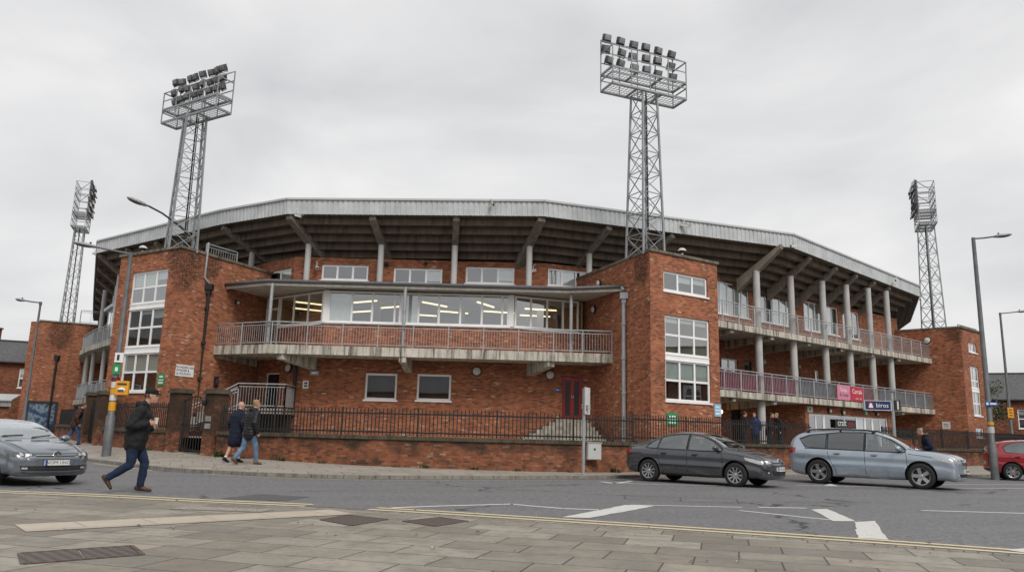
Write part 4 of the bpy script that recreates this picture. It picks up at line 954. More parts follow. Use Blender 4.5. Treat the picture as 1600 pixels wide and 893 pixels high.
# ------------------------------------------------------------------ boundary walls and iron fences
FWV = fw
def along(x0, x1):
    pts = [q for q in FWV if x0 < q.x < x1]
    def at_x(x):
        for a, b in zip(FWV[:-1], FWV[1:]):
            if a.x <= x <= b.x: return a.lerp(b, (x - a.x) / (b.x - a.x))
    return [at_x(x0)] + pts + [at_x(x1)]
def boundary(x0, x1, top, label, fl, ftop=.98, gap=None):
    ln = along(x0, x1); out_, c0, c1 = offset(ln, .28), offset(ln, -.045), offset(ln, .33)
    e = empty('boundary_wall', (0, 0, 0), 0, label, 'wall', 'low brick walls along the pavement'); g = MB(); n = len(ln); b = [p.to_2d() for p in ln]
    tops = [top + .0 * p.z for p in ln]
    g.grid([[(p.x, p.y, -.1) for p in b], [(p.x, p.y, top) for p in b]]); g.grid([[(p.x, p.y, -.1) for p in out_], [(p.x, p.y, top) for p in out_]], flip=True)
    for i in (0, n - 1): q = [(b[i].x, b[i].y, -.1), (out_[i].x, out_[i].y, -.1), (out_[i].x, out_[i].y, top), (b[i].x, b[i].y, top)]; g.poly(q if i else q[::-1])
    g.obj('brickwork', M['brick_wall'], e)
    g = MB(); g.grid([[(p.x, p.y, top) for p in c0], [(p.x, p.y, top + .11) for p in c0], [(p.x, p.y, top + .12) for p in c1], [(p.x, p.y, top) for p in c1]])
    acc = 0     # brick-on-edge coping: thin joints show as single bricks standing proud
    for i in range(n - 1):
        a, b_, c, d = c0[i], c0[i + 1], c1[i + 1], c1[i]; L = (b_ - a).length; k = max(1, round(L / .13))
        for s in range(k):
            u0, u1 = (s + .1) / k, (s + .9) / k; f = random.uniform(-.012, .012)
            p = [lerp(a, b_, u0), lerp(a, b_, u1), lerp(d, c, u1), lerp(d, c, u0)]; m0 = (p[1] - p[2]).normalized() * .012
            g.prism([p[0] + m0, p[1] + m0, p[2], p[3]], top + .012, top + .128 + f)
    g.obj('coping', M['darkcoping'], e)
    # fence
    mid = offset(ln, .16); e = empty('iron_fence', (0, 0, 0), 0, fl, 'fence', 'black iron fences on the low brick walls'); zb = top + .12
    tot = [0]
    for a, b_ in zip(mid[:-1], mid[1:]): tot.append(tot[-1] + (b_ - a).length)
    def P(s):
        for i in range(len(mid) - 1):
            if s <= tot[i + 1] + 1e-6: return lerp(mid[i], mid[i + 1], (s - tot[i]) / max(1e-6, tot[i + 1] - tot[i]))
        return mid[-1]
    L = tot[-1]; k = max(1, round(L / 2.55))
    for i in range(k + 1):
        p = P(L * i / k)
        if gap and gap[0] < p.x < gap[1]: continue
        g = MB(); g.bar((*p, zb - .1), (*p, zb + ftop + .03), .055, .055); g.obj('post', M['blackmetal'], e)
        if i == k: continue
        g = MB(); m_ = 20
        for z in (zb + .12, zb + ftop - .16):
            for s in range(4): g.bar((*P(L * (i + s / 4) / k), z), (*P(L * (i + (s + 1) / 4) / k), z), .016, .05)
        for s in range(1, m_):
            p = P(L * (i + s / m_) / k); g.bar((*p, zb + .03), (*p, zb + ftop + random.uniform(-.02, .02)), .03, .03)
        g.obj('railing_panel', M['blackmetal'], e)
boundary(-16.6, -12.55, .98, 'short low brick wall between two tall brick piers, left of the iron gate', 'black iron fence left of the gate, above the short brick wall', 1.0)
boundary(-10.05, 4.3, .98, 'long low brick wall with dark coping below the balcony', 'long black iron fence in front of the steps and red door', .86)
boundary(4.32, 30, 1.02, 'low brick wall behind the parked cars, running off to the right', 'black iron fence behind the grey cars', .9, (11.6, 16.6))
boundary(-24.5, -18.6, 1.05, 'low brick wall beside the far left pier, below the advertising board', 'black iron fence in front of the advertising board', .8)
def pier(x, label, h=2.35, s=.56):
    p = along(x, x + .01)[0]; q = along(x, x + .3); a = math.atan2(q[-1].y - q[0].y, q[-1].x - q[0].x)
    e = empty('gate_pier', (p.x, p.y, p.z), a, label, 'pier', 'brick gate piers along the pavement'); g = MB(); g.box(0, s, -.08, s - .08, -.4, h); g.obj('shaft', M['brick_wall'], e)
    g = MB(); g.box(-.07, s + .07, -.15, s - .01, h, h + .09); g.box(-.02, s + .02, -.1, s - .06, h + .09, h + .16); g.obj('cap', M['darkcoping'], e); return e
pier(-12.5, 'brick pier on the left side of the iron gate', 2.12); pr = pier(-10.65, 'brick pier right of the iron gate, with two small metal plates', 2.12)
pier(-17.25, 'tall brick pier at the left end of the short wall', 2.05, .62); pier(-18.95, 'leftmost tall brick pier, beside the walker in the brown jacket', 2.05, .66)
for z in (1.0, 1.25): g = MB(); g.box(.12, .42, -.1, -.082, z - .09, z + .09); g.obj('name_plate', M['fin'], pr)
g = MB(); g.ball((.1, -.2, 1.85), (.09, .1, .16)); g.obj('lamp', M['blackplastic'], pr)
# gate between the piers
a, b = along(-11.9, -11.89)[0], along(-10.68, -10.67)[0]
e = empty('iron_gate', (0, 0, 0), 0, 'black iron gate with curved top between two brick piers', 'gate'); g = MB(); L = (b - a).to_2d().length
for z in (.12, 1.0): g.bar((a.x, a.y + .15, a.z + z), (b.x, b.y + .15, b.z + z), .03, .05)
for i in range(10):
    u = i / 9; p = a.lerp(b, u); top_ = 1.85 - .35 * (1 - (2 * u - 1) ** 2) * 0 + .22 * math.sin(math.pi * u); g.bar((p.x, p.y + .15, p.z + .06), (p.x, p.y + .15, p.z + top_), .028)
for i in range(8):
    u0, u1 = i / 8, (i + 1) / 8; p, q = a.lerp(b, u0), a.lerp(b, u1); g.bar((p.x, p.y + .15, p.z + 1.8 + .22 * math.sin(math.pi * u0)), (q.x, q.y + .15, q.z + 1.8 + .22 * math.sin(math.pi * u1)), .03, .04)
g.obj('gate_leaf', M['blackmetal'], e); g = MB(); g.bar((a.x + .03, a.y + .15, a.z), (a.x + .03, a.y + .15, a.z + 1.9), .05); g.obj('hinge_post', M['blackmetal'], e)
g = MB(); g.box(a.x, b.x, a.y + .05, a.y + .4, 0, a.z + .02); struct(g.obj('gate_step', M['step']))
rail([(-12.9, 30.6), (-10.9, 31.2)], [1.0, 1.9], .9, 1.1, .4); tag(bpy.data.objects['yard'], kind='structure')
# dark gate between the leftmost piers
a, b = along(-18.3, -18.29)[0], along(-17.25, -17.24)[0]; e = empty('dark_gate', (0, 0, 0), 0, 'dark closed gate between the two leftmost brick piers', 'gate')
g = MB(); g.prism([(a.x, a.y + .2), (b.x, b.y + .2), (b.x, b.y + .26), (a.x, a.y + .26)], a.z + .05, a.z + 1.75); g.obj('gate_leaf', M['blackmetal'], e)
g = MB()
for i in range(7): p = a.lerp(b, i / 6); g.bar((p.x, p.y + .18, p.z + .05), (p.x, p.y + .18, p.z + 1.85), .03)
g.obj('bars', M['blackmetal'], e)
# weeds at the foot of the wall
def weed(x, s, k, label):
    p = along(x, x + .01)[0]; g = MB(); rnd = random.Random(int(x * 100))
    for i in range(k):
        a = rnd.uniform(0, 6.28); l = s * rnd.uniform(.5, 1.1); r0 = V((rnd.uniform(-s, s) * .9, -.07 - abs(rnd.uniform(0, .1)), 0)); up = rnd.uniform(.3, .95)
        d = V((math.cos(a), math.sin(a) * .5 - .2, 0)) * l * .7; side = V((-d.y, d.x, 0)).normalized() * l * .13; m_ = r0 + d * .55 + V((0, 0, l * up)); t_ = r0 + d + V((0, 0, l * up * .8))
        g.poly([r0 - side * .3, m_ - side, t_, m_ + side, r0 + side * .3])
    o = g.obj('weed', M['leaf'], loc=(p.x, p.y, p.z - .01)); tag(o, label, 'weed', 'weeds along the foot of the wall')
wl = [(-9.75, .26, 60, 'largest green weed, beside the pier by the gate'), (-8.9, .14, 30, 'small weed at the wall foot between the two walkers'), (-7.35, .17, 40, 'low spreading weed just right of the walking pair'), (-5.9, .13, 30, 'small weed tuft a third along the long wall'), (-3.5, .12, 26, 'tiny weed tuft under the first square window'), (-2.6, .17, 36, 'weed tuft under the gap between the square windows'), (-1.0, .13, 30, 'weed tuft under the second square window'), (.3, .12, 24, 'tiny weed tuft right of the square windows'), (2.0, .12, 24, 'tiny weed left of the sign post'), (3.55, .2, 44, 'bushy weed between the grey cabinet and the dark saloon'), (-13.4, .15, 30, 'weed at the short wall left of the gate'), (9.0, .2, 40, 'weed at the wall between the two grey cars')]
for a_ in wl: weed(*a_)

# ------------------------------------------------------------------ street lamps and signs
def street_lamp(x, y, z, H, arm, r0, label, head=.75, base=.1, tilt=.12, mat='lamppost', group='street lamps'):
    """arm: (dx, dy) reach of the bracket"""
    e = empty('street_lamp', (x, y, z), 0, label, 'street lamp', group); a = V((arm[0], arm[1], 0)); L = a.length
    g = MB(); g.tube([(0, 0, -.05), (0, 0, 1.35), (0, 0, 1.42), (0, 0, H)], [base, base, base * .72, r0 * .62], 14); g.obj('pole', M[mat], e, angle=50)
    g = MB(); t_ = V((0, 0, H - .03)); g.tube([t_, t_ + a * .12 + V((0, 0, .05)), t_ + a * .55 + V((0, 0, L * tilt * .8)), t_ + a + V((0, 0, L * tilt * 1.3))], .035, 8); g.tube([(0, 0, H - .12), (0, 0, H + .06)], .07, 10); g.obj('bracket_arm', M[mat], e, angle=50)
    q = MB(); q.ball((head / 2, 0, 0), (head / 2, .15, .075)); o = q.obj('lamp_head', M['fin'], e, smooth=True, loc=t_ + a * .98 + V((0, 0, L * tilt * 1.3)), rot=(0, -tilt, math.atan2(arm[1], arm[0])))
    q = MB(); q.ball((head * .55, 0, -.03), (head * .36, .12, .06)); q.obj('lamp_glass', M['lampglass'], o, smooth=True)
    q = MB(); q.tube([(head * .35, 0, .06), (head * .35, 0, .13)], .035, 8); q.obj('light_sensor', M['blackplastic'], o); return e
M['lampglass'] = simple('lamp_diffuser', (.09, .085, .075), .25, 0, .1, 3)
l1 = street_lamp(-13.85, 27.2, pave_z(-13.85, 27.2), 7.15, (-1.0, -.35), .1, 'tall street lamp with stickers at the pavement edge, left of the man in the cap', .9, .15)
l2 = street_lamp(-24.3, 39.2, .4, 6.9, (-.75, -.1), .08, 'thin street lamp in front of the far left brick block', .5, .1)
l3 = street_lamp(19.2, 31.0, .0 + pave_z(19.4, 33.2), 9.75, (.72, -.12), .12, 'tallest street lamp, beside the red car', .8, .15)
l4 = street_lamp(31.0, 48.0, .3, 9.3, (1.0, -.1), .1, 'far street lamp with yellow plates, in front of the dark brick house', .6, .13)
def stick(e, r, zs):
    for z0, z1, m_ in zs: g = MB(); g.tube([(0, 0, z0), (0, 0, z1)], r, 14); g.obj('sticker', M[m_], e, angle=50)
stick(l1, .118, [(1.55, 1.85, 'yellow'), (1.9, 2.1, 'dirtywhite'), (2.12, 2.3, 'yellow'), (2.33, 2.55, 'dirtywhite')])
for z0, z1, m_ in ((2.58, 2.7, 'maroon'),): stick(l1, .14, [(z0, z1, m_)])
stick(l4, .14, [(.9, 1.35, 'yellow')]); stick(l3, .125, [(2.12, 2.24, 'yellow'), (1.8, 2.05, 'cabinet')])
# arm lamp fixed to the left mast
e = empty('bracket_lamp', (-14.45, 31.85, 9.75), 0, 'lamp head on a curved bracket fixed to the left floodlight mast', 'street lamp')
g = MB(); g.tube([(.3, .2, -.25), (0, 0, 0), (-.5, -.3, .35), (-1.0, -.6, .58)], .04, 8); g.obj('bracket_arm', M['blackmetal'], e, angle=50)
q = MB(); q.ball((0, 0, 0), (.45, .17, .09)); o = q.obj('lamp_head', M['fin'], e, smooth=True, loc=(-1.35, -.82, .68), rot=(0, .28, R(30)))
q = MB(); q.ball((-.06, 0, -.04), (.33, .14, .07)); q.obj('lamp_glass', M['lampglass'], o, smooth=True)

def panel(name, label, cat, c, rz, w_, h_, mat, text=(), tmat='white', border=None, d=.025, group=None, marks=()):
    """flat sign; c its centre, facing local -y"""
    e = empty(name, c, rz, label, cat, group); g = MB(); g.box(-w_ / 2, w_ / 2, 0, d, -h_ / 2, h_ / 2); g.obj('plate', M[mat], e)
    if border:
        g = MB(); b = .02 if w_ < 1.2 else .035
        g.box(-w_ / 2, w_ / 2, -.004, -.001, h_ / 2 - b, h_ / 2); g.box(-w_ / 2, w_ / 2, -.004, -.001, -h_ / 2, -h_ / 2 + b); g.box(-w_ / 2, -w_ / 2 + b, -.004, -.001, -h_ / 2 + b, h_ / 2 - b); g.box(w_ / 2 - b, w_ / 2, -.004, -.001, -h_ / 2 + b, h_ / 2 - b); g.obj('border', M[border], e)
    for s, size, x, z, *mm in text:
        me = text_mesh(s, size, .002); me.materials.clear(); me.materials.append(M[mm[0] if mm else tmat]); link('lettering', me, e, (x, -.004, z), (R(90), 0, 0))
    for x0, x1, z0, z1, mm in marks: g = MB(); g.box(x0, x1, -.006, -.001, z0, z1); g.obj('mark', M[mm], e)
    return e
def wall_sign(P, Q, u, z, *a, **k):
    c, d, n = on(P, Q, u, z, .03); return panel(*a[:3], c, math.atan2(d.y, d.x), *a[3:], **k)
wall_sign(LA, LD, .82, 3.52, 'wall_sign', 'white sign with three lines of dark lettering, beside the black drainpipe', 'sign', .95, .48, 'white', [('FOUNDERS INN', .135, -.02, .13), ('INVADER &', .135, -.12, 0), ('& HOLIDAYS', .135, -.06, -.135)], 'ink')
bars = lambda w_, h_: [(-w_ * .28, w_ * .28, h_ * .16, h_ * .3, 'white'), (-w_ * .4, w_ * .4, -h_ * .08, h_ * .0, 'white'), (-w_ * .38, w_ * .36, -h_ * .32, -h_ * .2, 'white')]
wall_sign(LB, LA, 3.86, 3.1, 'wall_sign', 'green sign right of the lowest windows on the left brick tower', 'sign', .42, .5, 'green', marks=bars(.42, .5))
wall_sign(RA, RB, 1.1, 2.0, 'wall_sign', 'wide green sign low on the right brick tower, above the dark saloon', 'sign', .62, .48, 'green', marks=bars(.62, .48))
wall_sign(RA, RB, 3.72, 2.45, 'wall_sign', 'pale blue notice low on the right edge of the right brick tower', 'sign', .4, .5, 'lightblue', marks=[(-.15, .1, .1, .16, 'white'), (-.17, .17, -.02, .03, 'white'), (-.15, .15, -.17, -.1, 'white')])
wall_sign(F0, F1, .42, 3.2, 'wall_sign', 'small white notice beside the black drainpipe of the side door', 'sign', .25, .34, 'white', marks=[(-.06, .08, .02, .1, 'ink'), (-.06, .08, -.1, -.02, 'ink')])
wall_sign(F0, F1, .78, 3.72, 'wall_sign', 'small dark and white plate below the round lamp by the side door', 'sign', .4, .18, 'fin', marks=[(-.12, .12, -.03, .04, 'white')])
wall_sign(F0, F1, 11.6, 3.25, 'wall_sign', 'small blue arrow sign left of the red door', 'sign', .28, .13, 'bluesign', marks=[(-.08, .06, -.01, .02, 'white')])
wall_sign(G0, G1, 8.1, 2.3, 'wall_sign', 'pale notice on the dark brick return beside the white column', 'sign', .38, .42, 'dirtywhite')
wall_sign(ED2, EA, 8.3, 2.55, 'wall_sign', 'small pale plate on the brick tower behind the man in the fur hood', 'sign', .45, .45, 'dirtywhite', marks=[(-.12, .12, .02, .1, 'fin'), (-.12, .12, -.1, -.04, 'fin')])
wall_sign(SH0, SH1, .45, 2.97, 'wall_sign', 'small pale sign at the left end above the shop window', 'sign', .5, .3, 'dirtywhite', marks=[(-.1, .06, -.06, .08, 'green')])
wall_sign(SH0, SH1, 6.3, 3.05, 'hanging_sign', 'round green and white sign above the shop window', 'sign', .34, .34, 'green', marks=[(-.02, .13, -.12, .02, 'white')])
panel('shop_sign', 'shop sign with white and red lettering in the shop window', 'sign', tuple(on(SH0, SH1, 3.95, 2.32, .06)[0]), math.atan2(wd.y, wd.x), 2.2, .46, 'blackplastic', [('craft', .5, -.42, 0.04, 'white'), ('con', .46, .56, 0, 'signred')])
c, d, n = on(W(0, .1), W(WL, .1), 11.85, 3.98, .045); rzw = math.atan2(d.y, d.x)
panel('banner', 'pink banner with white lettering tied to the lower balcony railing', 'banner', tuple(c), rzw, 1.36, .78, 'pink', [('Temps', .28, -.05, .14, 'white'), ('& Compl', .25, 0, -.12, 'ink')], group='banners on the lower balcony railing')
c = on(W(0, .1), W(WL, .1), 13.27, 3.98, .045)[0]
panel('banner', 'red banner with white lettering tied to the lower balcony railing', 'banner', tuple(c), rzw, 1.36, .78, 'bannerred', [('Carrals', .36, 0, .12, 'white'), ('online', .13, -.05, -.25, 'white'), ('shop', .13, .35, -.25, 'white')], group='banners on the lower balcony railing')
# blue bracket sign on a post
e = empty('post_sign', (14.35, 29.0, pave_z(14.35, 30)), 0, 'navy blue sign with a red emblem and white lettering on a grey post', 'sign'); z0 = e.location.z
g = MB(); g.tube([(0, 0, 0), (0, 0, 3.15)], .062, 12); g.obj('post', M['galv'], e, angle=50)
g = MB(); g.box(-1.06, -.08, -.06, .06, 2.5, 2.84); o = g.obj('sign_board', M['blue'], e)
g = MB()
for x0, x1, a, b in ((-1.07, -.07, 2.83, 2.85), (-1.07, -.07, 2.49, 2.51), (-1.075, -1.05, 2.51, 2.83), (-.09, -.065, 2.51, 2.83)): g.box(x0, x1, -.066, .066, a, b)
g.obj('border', M['dirtywhite'], o)
g = MB(); g.box(-.93, -.75, -.068, -.061, 2.58, 2.77); g.obj('emblem', M['signred'], o); g = MB(); g.prism([(-.85, -.075), (-.83, -.075), (-.83, -.069), (-.85, -.069)], 2.62, 2.76); g.poly([(-.87, -.074, 2.74), (-.81, -.074, 2.74), (-.75, -.074, 2.58), (-.93, -.074, 2.58)][::-1]); g.obj('emblem_figure', M['white'], o)
me = text_mesh('biros', .23, .002); me.materials.clear(); me.materials.append(M['white']); link('lettering', me, o, (-.41, -.068, 2.67), (R(90), 0, 0))
g = MB(); g.box(.05, .26, -.09, .12, 2.5, 2.88); o = g.obj('side_box', M['blackplastic'], e); g = MB(); g.box(.13, .19, -.1, -.091, 2.54, 2.84); g.obj('light_strip', M['dirtywhite'], o)
# plain traffic sign seen edge on, at the kerb
e = empty('traffic_sign', (2.32, 24.02, pave_z(2.32, 24.02)), 0, 'grey post with a traffic sign turned away, beside the grey cabinet', 'sign')
g = MB(); g.tube([(0, 0, 0), (0, 0, 2.62)], .048, 12); g.obj('post', M['galv'], e, angle=50)
o = MB().box(-.26, .26, -.012, .012, 1.82, 2.66).obj('sign_plate', M['fin'], e, loc=(.11, .12, 0), rot=(0, 0, R(66))); MB().box(-.25, .25, -.018, -.0125, 1.83, 2.65).obj('sign_face', M['dirtywhite'], o)
g = MB()
for z in (2.02, 2.1): g.box(-.07, .2, -.055, .1, z - .018, z + .018)
g.obj('clamp', M['galv'], e)
p = along(2.55, 2.56)[0]
e = empty('utility_cabinet', (p.x, p.y - .2, p.z + .4), R(14), 'pale grey metal cabinet on the wall, right of the traffic sign post', 'cabinet'); MB().box(0, .46, 0, .2, 0, .52).obj('case', M['cabinet'], e); o = MB().box(.02, .44, -.02, -.001, .02, .5).obj('door', M['cabinet'], e); MB().box(.2, .26, -.03, -.021, .3, .36).obj('lock', M['blackplastic'], o); MB().box(-.02, .48, -.03, .2, .521, .545).obj('lid', M['cabinet'], e)
# yellow box sign and small plates on the left lamp post
b = l1.location
e = empty('yellow_sign', (b.x + .33, b.y - .1, 2.5), R(6), 'yellow sign with a white symbol on the left lamp post', 'sign'); MB().box(-.22, .22, -.06, .06, -.24, .24).obj('case', M['yellow'], e)
MB().ball((0, -.075, -.07), (.13, .01, .08)).obj('symbol', M['white'], e, smooth=True); MB().box(-.11, .08, -.09, -.082, -.13, -.07).obj('mark', M['ink'], e); MB().box(-.16, .16, -.076, -.071, .1, .16).obj('mark', M['ink'], e)
panel('post_plate', 'white plate with a black arrow high on the left lamp post', 'sign', (b.x + .1, b.y - .14, 3.55), 0, .3, .34, 'white', marks=[(-.07, .02, -.1, .1, 'ink')]); panel('post_plate', 'green plate under the white arrow plate on the left lamp post', 'sign', (b.x + .06, b.y - .14, 3.15), 0, .26, .36, 'green', marks=[(-.05, .05, -.08, .06, 'white')])
b = l3.location
panel('street_sign', 'small blue street sign on the tallest street lamp', 'sign', (b.x + .02, b.y - .16, 2.95), 0, .5, .15, 'bluesign', marks=[(-.2, -.12, -.05, .05, 'white'), (-.06, .2, -.03, .03, 'white')])
b = l4.location
panel('post_plate', 'large yellow plate with dark lines on the far right lamp post', 'sign', (b.x - .05, b.y - .18, 3.4), 0, .36, .62, 'yellow', marks=[(-.1, .1, .14, .2, 'ink'), (-.1, .1, -.03, .03, 'ink'), (-.1, .1, -.2, -.14, 'ink')])
# advertising board on the far left block
c, d, n = on(GA, GD, .85, 1.75, .12); e = empty('advertising_board', (c.x, c.y, c.z), math.atan2(d.y, d.x), 'black framed poster board on the far left brick block', 'poster board')
g = MB(); w_, h_ = .98, 1.06; g.box(-w_, w_, 0, .16, -h_, -h_ + .14); g.box(-w_, w_, 0, .16, h_ - .14, h_); g.box(-w_, -w_ + .16, 0, .16, -h_ + .14, h_ - .14); g.box(w_ - .16, w_, 0, .16, -h_ + .14, h_ - .14); g.obj('frame', M['blackplastic'], e)
def poster():
    n = NT('poster_print'); P = n.obj(); f = n.noise(P, 1.6, 5, .6); z = n.sep(P)[2]
    c = n.ramp(n.m('ADD', f, n.m('MULTIPLY', z, .1)), [(.3, (.012, .03, .07)), (.45, (.035, .08, .16)), (.55, (.22, .27, .31)), (.62, (.035, .08, .15)), (.8, (.01, .022, .05))]); return n.done(n.principled(c, .25, 0, .5))
M['poster'] = poster(); MB().box(-w_ + .16, w_ - .16, .06, .1, -h_ + .14, h_ - .14).obj('poster', M['poster'], e)
# planters in front of the shop
for u, lb in ((9.9, 'brick planter with low foliage left of the shop sign'), (15.9, 'brick planter with dark clipped foliage right of the shop sign')):
    p = W(u, -1.2); e = empty('planter', (p.x, p.y, .85), math.atan2(wd.y, wd.x), lb, 'planter', 'brick planters in front of the shop'); MB().box(-.95, .95, -.3, .3, 0, .75).obj('brick_box', M['brick'], e); MB().box(-1, 1, -.34, .34, .751, .81).obj('rim', M['darkcoping'], e)
    g = MB(); rnd = random.Random(int(u))
    for i in range(420):
        c = V((rnd.uniform(-.95, .95), rnd.uniform(-.3, .3), .82 + rnd.uniform(0, .24))); a = V((rnd.uniform(-1, 1), rnd.uniform(-1, 1), rnd.uniform(-.4, 1))).normalized() * .06; b_ = a.cross(V((rnd.uniform(-1, 1), rnd.uniform(-1, 1), 1))).normalized() * .035; g.poly([c - a, c + b_, c + a, c - b_])
    g.obj('foliage', M['hedge'], e)

# ------------------------------------------------------------------ houses
def house(name, label, P, Q, dep, ze, zr, wins, mat='brick_house', chim=(), group=None, roofmat='slate'):
    P, d, n, L = frame2(P, Q); e = empty(name, (0, 0, 0), 0, label, 'house', group); A, B, C_, D_ = P, P + d * L, P + d * L - n * dep, P - n * dep
    for a, b, o in ((A, B, wins), (B, C_, []), (C_, D_, []), (D_, A, [])): wall('wall', a, b, 0, ze, [w_ for w_ in o], mat, e)
    for a, b, m_ in ((B, C_, 0), (D_, A, 0)): g = MB(); c = (a + b) / 2; g.poly([(*a, ze), (*b, ze), (*c, zr)]); g.obj('gable', M[mat], e)
    g = MB(); o_ = n * .3; s_ = d * .25; r0, r1 = (A + D_) / 2 - s_, (B + C_) / 2 + s_; k = (zr - ze) / (dep / 2) * .3
    for a, b, f in ((A + o_ - s_, B + o_ + s_, 1), (D_ - o_ - s_, C_ - o_ + s_, 0)):
        q = [(*a, ze - k + .06), (*b, ze - k + .06), (*r1, zr + .08), (*r0, zr + .08)]; g.poly(q if f else q[::-1]); q2 = [(x, y, z + .1) for x, y, z in q]; g.poly(q2 if f else q2[::-1]); g.poly([q[0], q[1], q2[1], q2[0]])
    rf = g.obj('roof', M[roofmat], e); g = MB(); g.bar((*r0, zr + .22), (*r1, zr + .22), .2, .12); g.obj('ridge', M['darkcoping'], rf)
    g = MB(); g.tube([(*(A + o_ * 1.1), ze - k + .06), (*(B + o_ * 1.1), ze - k + .06)], .07, 8); g.obj('gutter', M['blackmetal'], e, angle=50)
    for u in chim: p = r0 + (r1 - r0) * u; g = MB(); g.box(p.x - .35, p.x + .35, p.y - .5, p.y + .5, zr - .4, zr + .75); g.box(p.x - .42, p.x + .42, p.y - .57, p.y + .57, zr + .75, zr + .87); c = g.obj('chimney', M[mat], rf)
    for a, b, c, dd in wins: window(P, Q, a, b, c, dd, 2 if b - a > 1.1 else 1, (.5,), e, blinds=[(0, 1, .6)], backd=.5, curtain='curtain')
    return e
house('brick_house', 'brick terraced house with slate roof beyond the far left brick block', (-42, 59.0), (-35.2, 62.0), 7, 5.9, 7.6, [(3.9, 5.0, 3.9, 5.4), (1.2, 2.2, 3.9, 5.4)], 'brick_house', (.62,))
house('brick_house', 'brick house with a projecting gable at the far left edge', (-46.5, 57.5), (-41.2, 59.8), 6.5, 5.6, 8.0, [(2.5, 3.9, 3.2, 5.0), (3.2, 4.4, .6, 2.0)], 'brick_house', (.97,))
e = empty('lean_to', (0, 0, 0), 0, 'low lean-to with a pale sheet roof in front of the far left houses', 'outbuilding'); g = MB(); g.prism([(-46, 53), (-35.9, 56.2), (-36.4, 58), (-46, 55)], [2.75, 2.75, 3.2, 3.2], [2.85, 2.85, 3.3, 3.3]); g.obj('roof', M['flash'], e)
wall('wall', (-46, 53.4), (-36.2, 56.5), 0, 2.6, [(7.6, 9.3, 1.3, 2.2)], 'brick_house', e); window((-46, 53.4), (-36.2, 56.5), 7.6, 9.3, 1.3, 2.2, 2, (), e, backd=.5)
g = MB(); g.prism([(-46, 53.2), (-36.0, 56.35), (-36.0, 56.45), (-46, 53.3)], 2.35, 2.74); g.obj('fascia', M['fin'], e)
wins = [(1.0, 2.2, 3.0, 4.7), (1.0, 2.2, .7, 2.3), (4.5, 5.7, 3.0, 4.7), (4.5, 5.7, .7, 2.3), (8, 9.2, 3, 4.7), (8, 9.2, .7, 2.3)]
wins = [(a + 3.2, b + 3.2, c, d) for a, b, c, d in wins]
house('brick_house', 'dark brick house with slate roof and white windows beyond the right lamps', (41.6, 71.0), (55.5, 64.5), 8, 5.6, 8.0, wins, 'brick_house', ())
panel('box_sign', 'small red sign on the wall of the dark brick house', 'sign', (48.2, 66.9, 4.1), R(-25), .9, .8, 'signred', marks=[(-.2, .2, -.12, .12, 'white')])
# terrace across the street, behind the camera: seen mirrored in the stadium windows
def mirrored(P, Q, up=0.0):
    house('terraced_house', 'brick terraced house across the street, mirrored in the stadium windows', P, Q, 8, 5.6 + up, 8.2 + up, [(1, 2.4, 3.3 + up, 5 + up), (5, 6.4, 3.3 + up, 5 + up), (9, 10.4, 3.3 + up, 5 + up), (1, 3, .7 + up, 2.4 + up), (8, 10.4, .7 + up, 2.4 + up)], 'brick_house', (), 'terraced houses mirrored in the windows')
for k in range(4): mirrored((-17 + 11.6 * k + 11.5, -16), (-17 + 11.6 * k, -16))
for k in range(2): mirrored((-38, 12 + 11.6 * k), (-38, 23.5 + 11.6 * k), 1.6)
for k in range(3): mirrored((36, 36 - 11.6 * k), (36, 24.5 - 11.6 * k), .4)
# pole with cross arm and a small tree far right
e = empty('aerial_mast', (43, 74, 0), 0, 'thin pole with a cross arm above the right house roof', 'pole'); MB().tube([(0, 0, 0), (0, 0, 10.2)], .07, 8).obj('pole', M['blackmetal'], e); MB().bar((-1.3, 0, 10.1), (1.3, 0, 10.1), .08).obj('cross_arm', M['blackmetal'], e)
def tree(x, y, h_, r, label):
    e = empty('tree', (x, y, 0), 0, label, 'tree'); rnd = random.Random(5); g = MB(); g.tube([(0, 0, 0), (.1, 0, h_ * .4), (.2, .1, h_ * .7), (.1, 0, h_ * .95)], [.22, .17, .1, .03], 8); tips = []
    for i in range(14):
        a = rnd.uniform(0, 6.28); z = h_ * rnd.uniform(.4, .8); t_ = V((math.cos(a) * r * rnd.uniform(.5, .95), math.sin(a) * r * rnd.uniform(.5, .95), z + h_ * rnd.uniform(.08, .22))); g.tube([(.12, 0, z), V((.1, 0, z)).lerp(t_, .5) + V((0, 0, .15)), t_], [.07, .045, .015], 6); tips.append(t_)
    g.obj('trunk', M['bark'], e); g = MB()
    for t_ in tips + [V((.1, 0, h_))]:
        for i in range(130):
            c = t_ + V((rnd.gauss(0, .42), rnd.gauss(0, .42), rnd.gauss(0, .34))); a = V((rnd.uniform(-1, 1), rnd.uniform(-1, 1), rnd.uniform(-1, 1))).normalized() * .11; b = a.cross(V((rnd.uniform(-1, 1), rnd.uniform(-1, 1), 1))).normalized() * .06; g.poly([c - a, c + b, c + a, c - b])
    g.obj('crown', M['treeleaf'], e)
tree(40.3, 66.5, 6.9, 2.4, 'small thinly leaved tree between the brick tower and the right house')
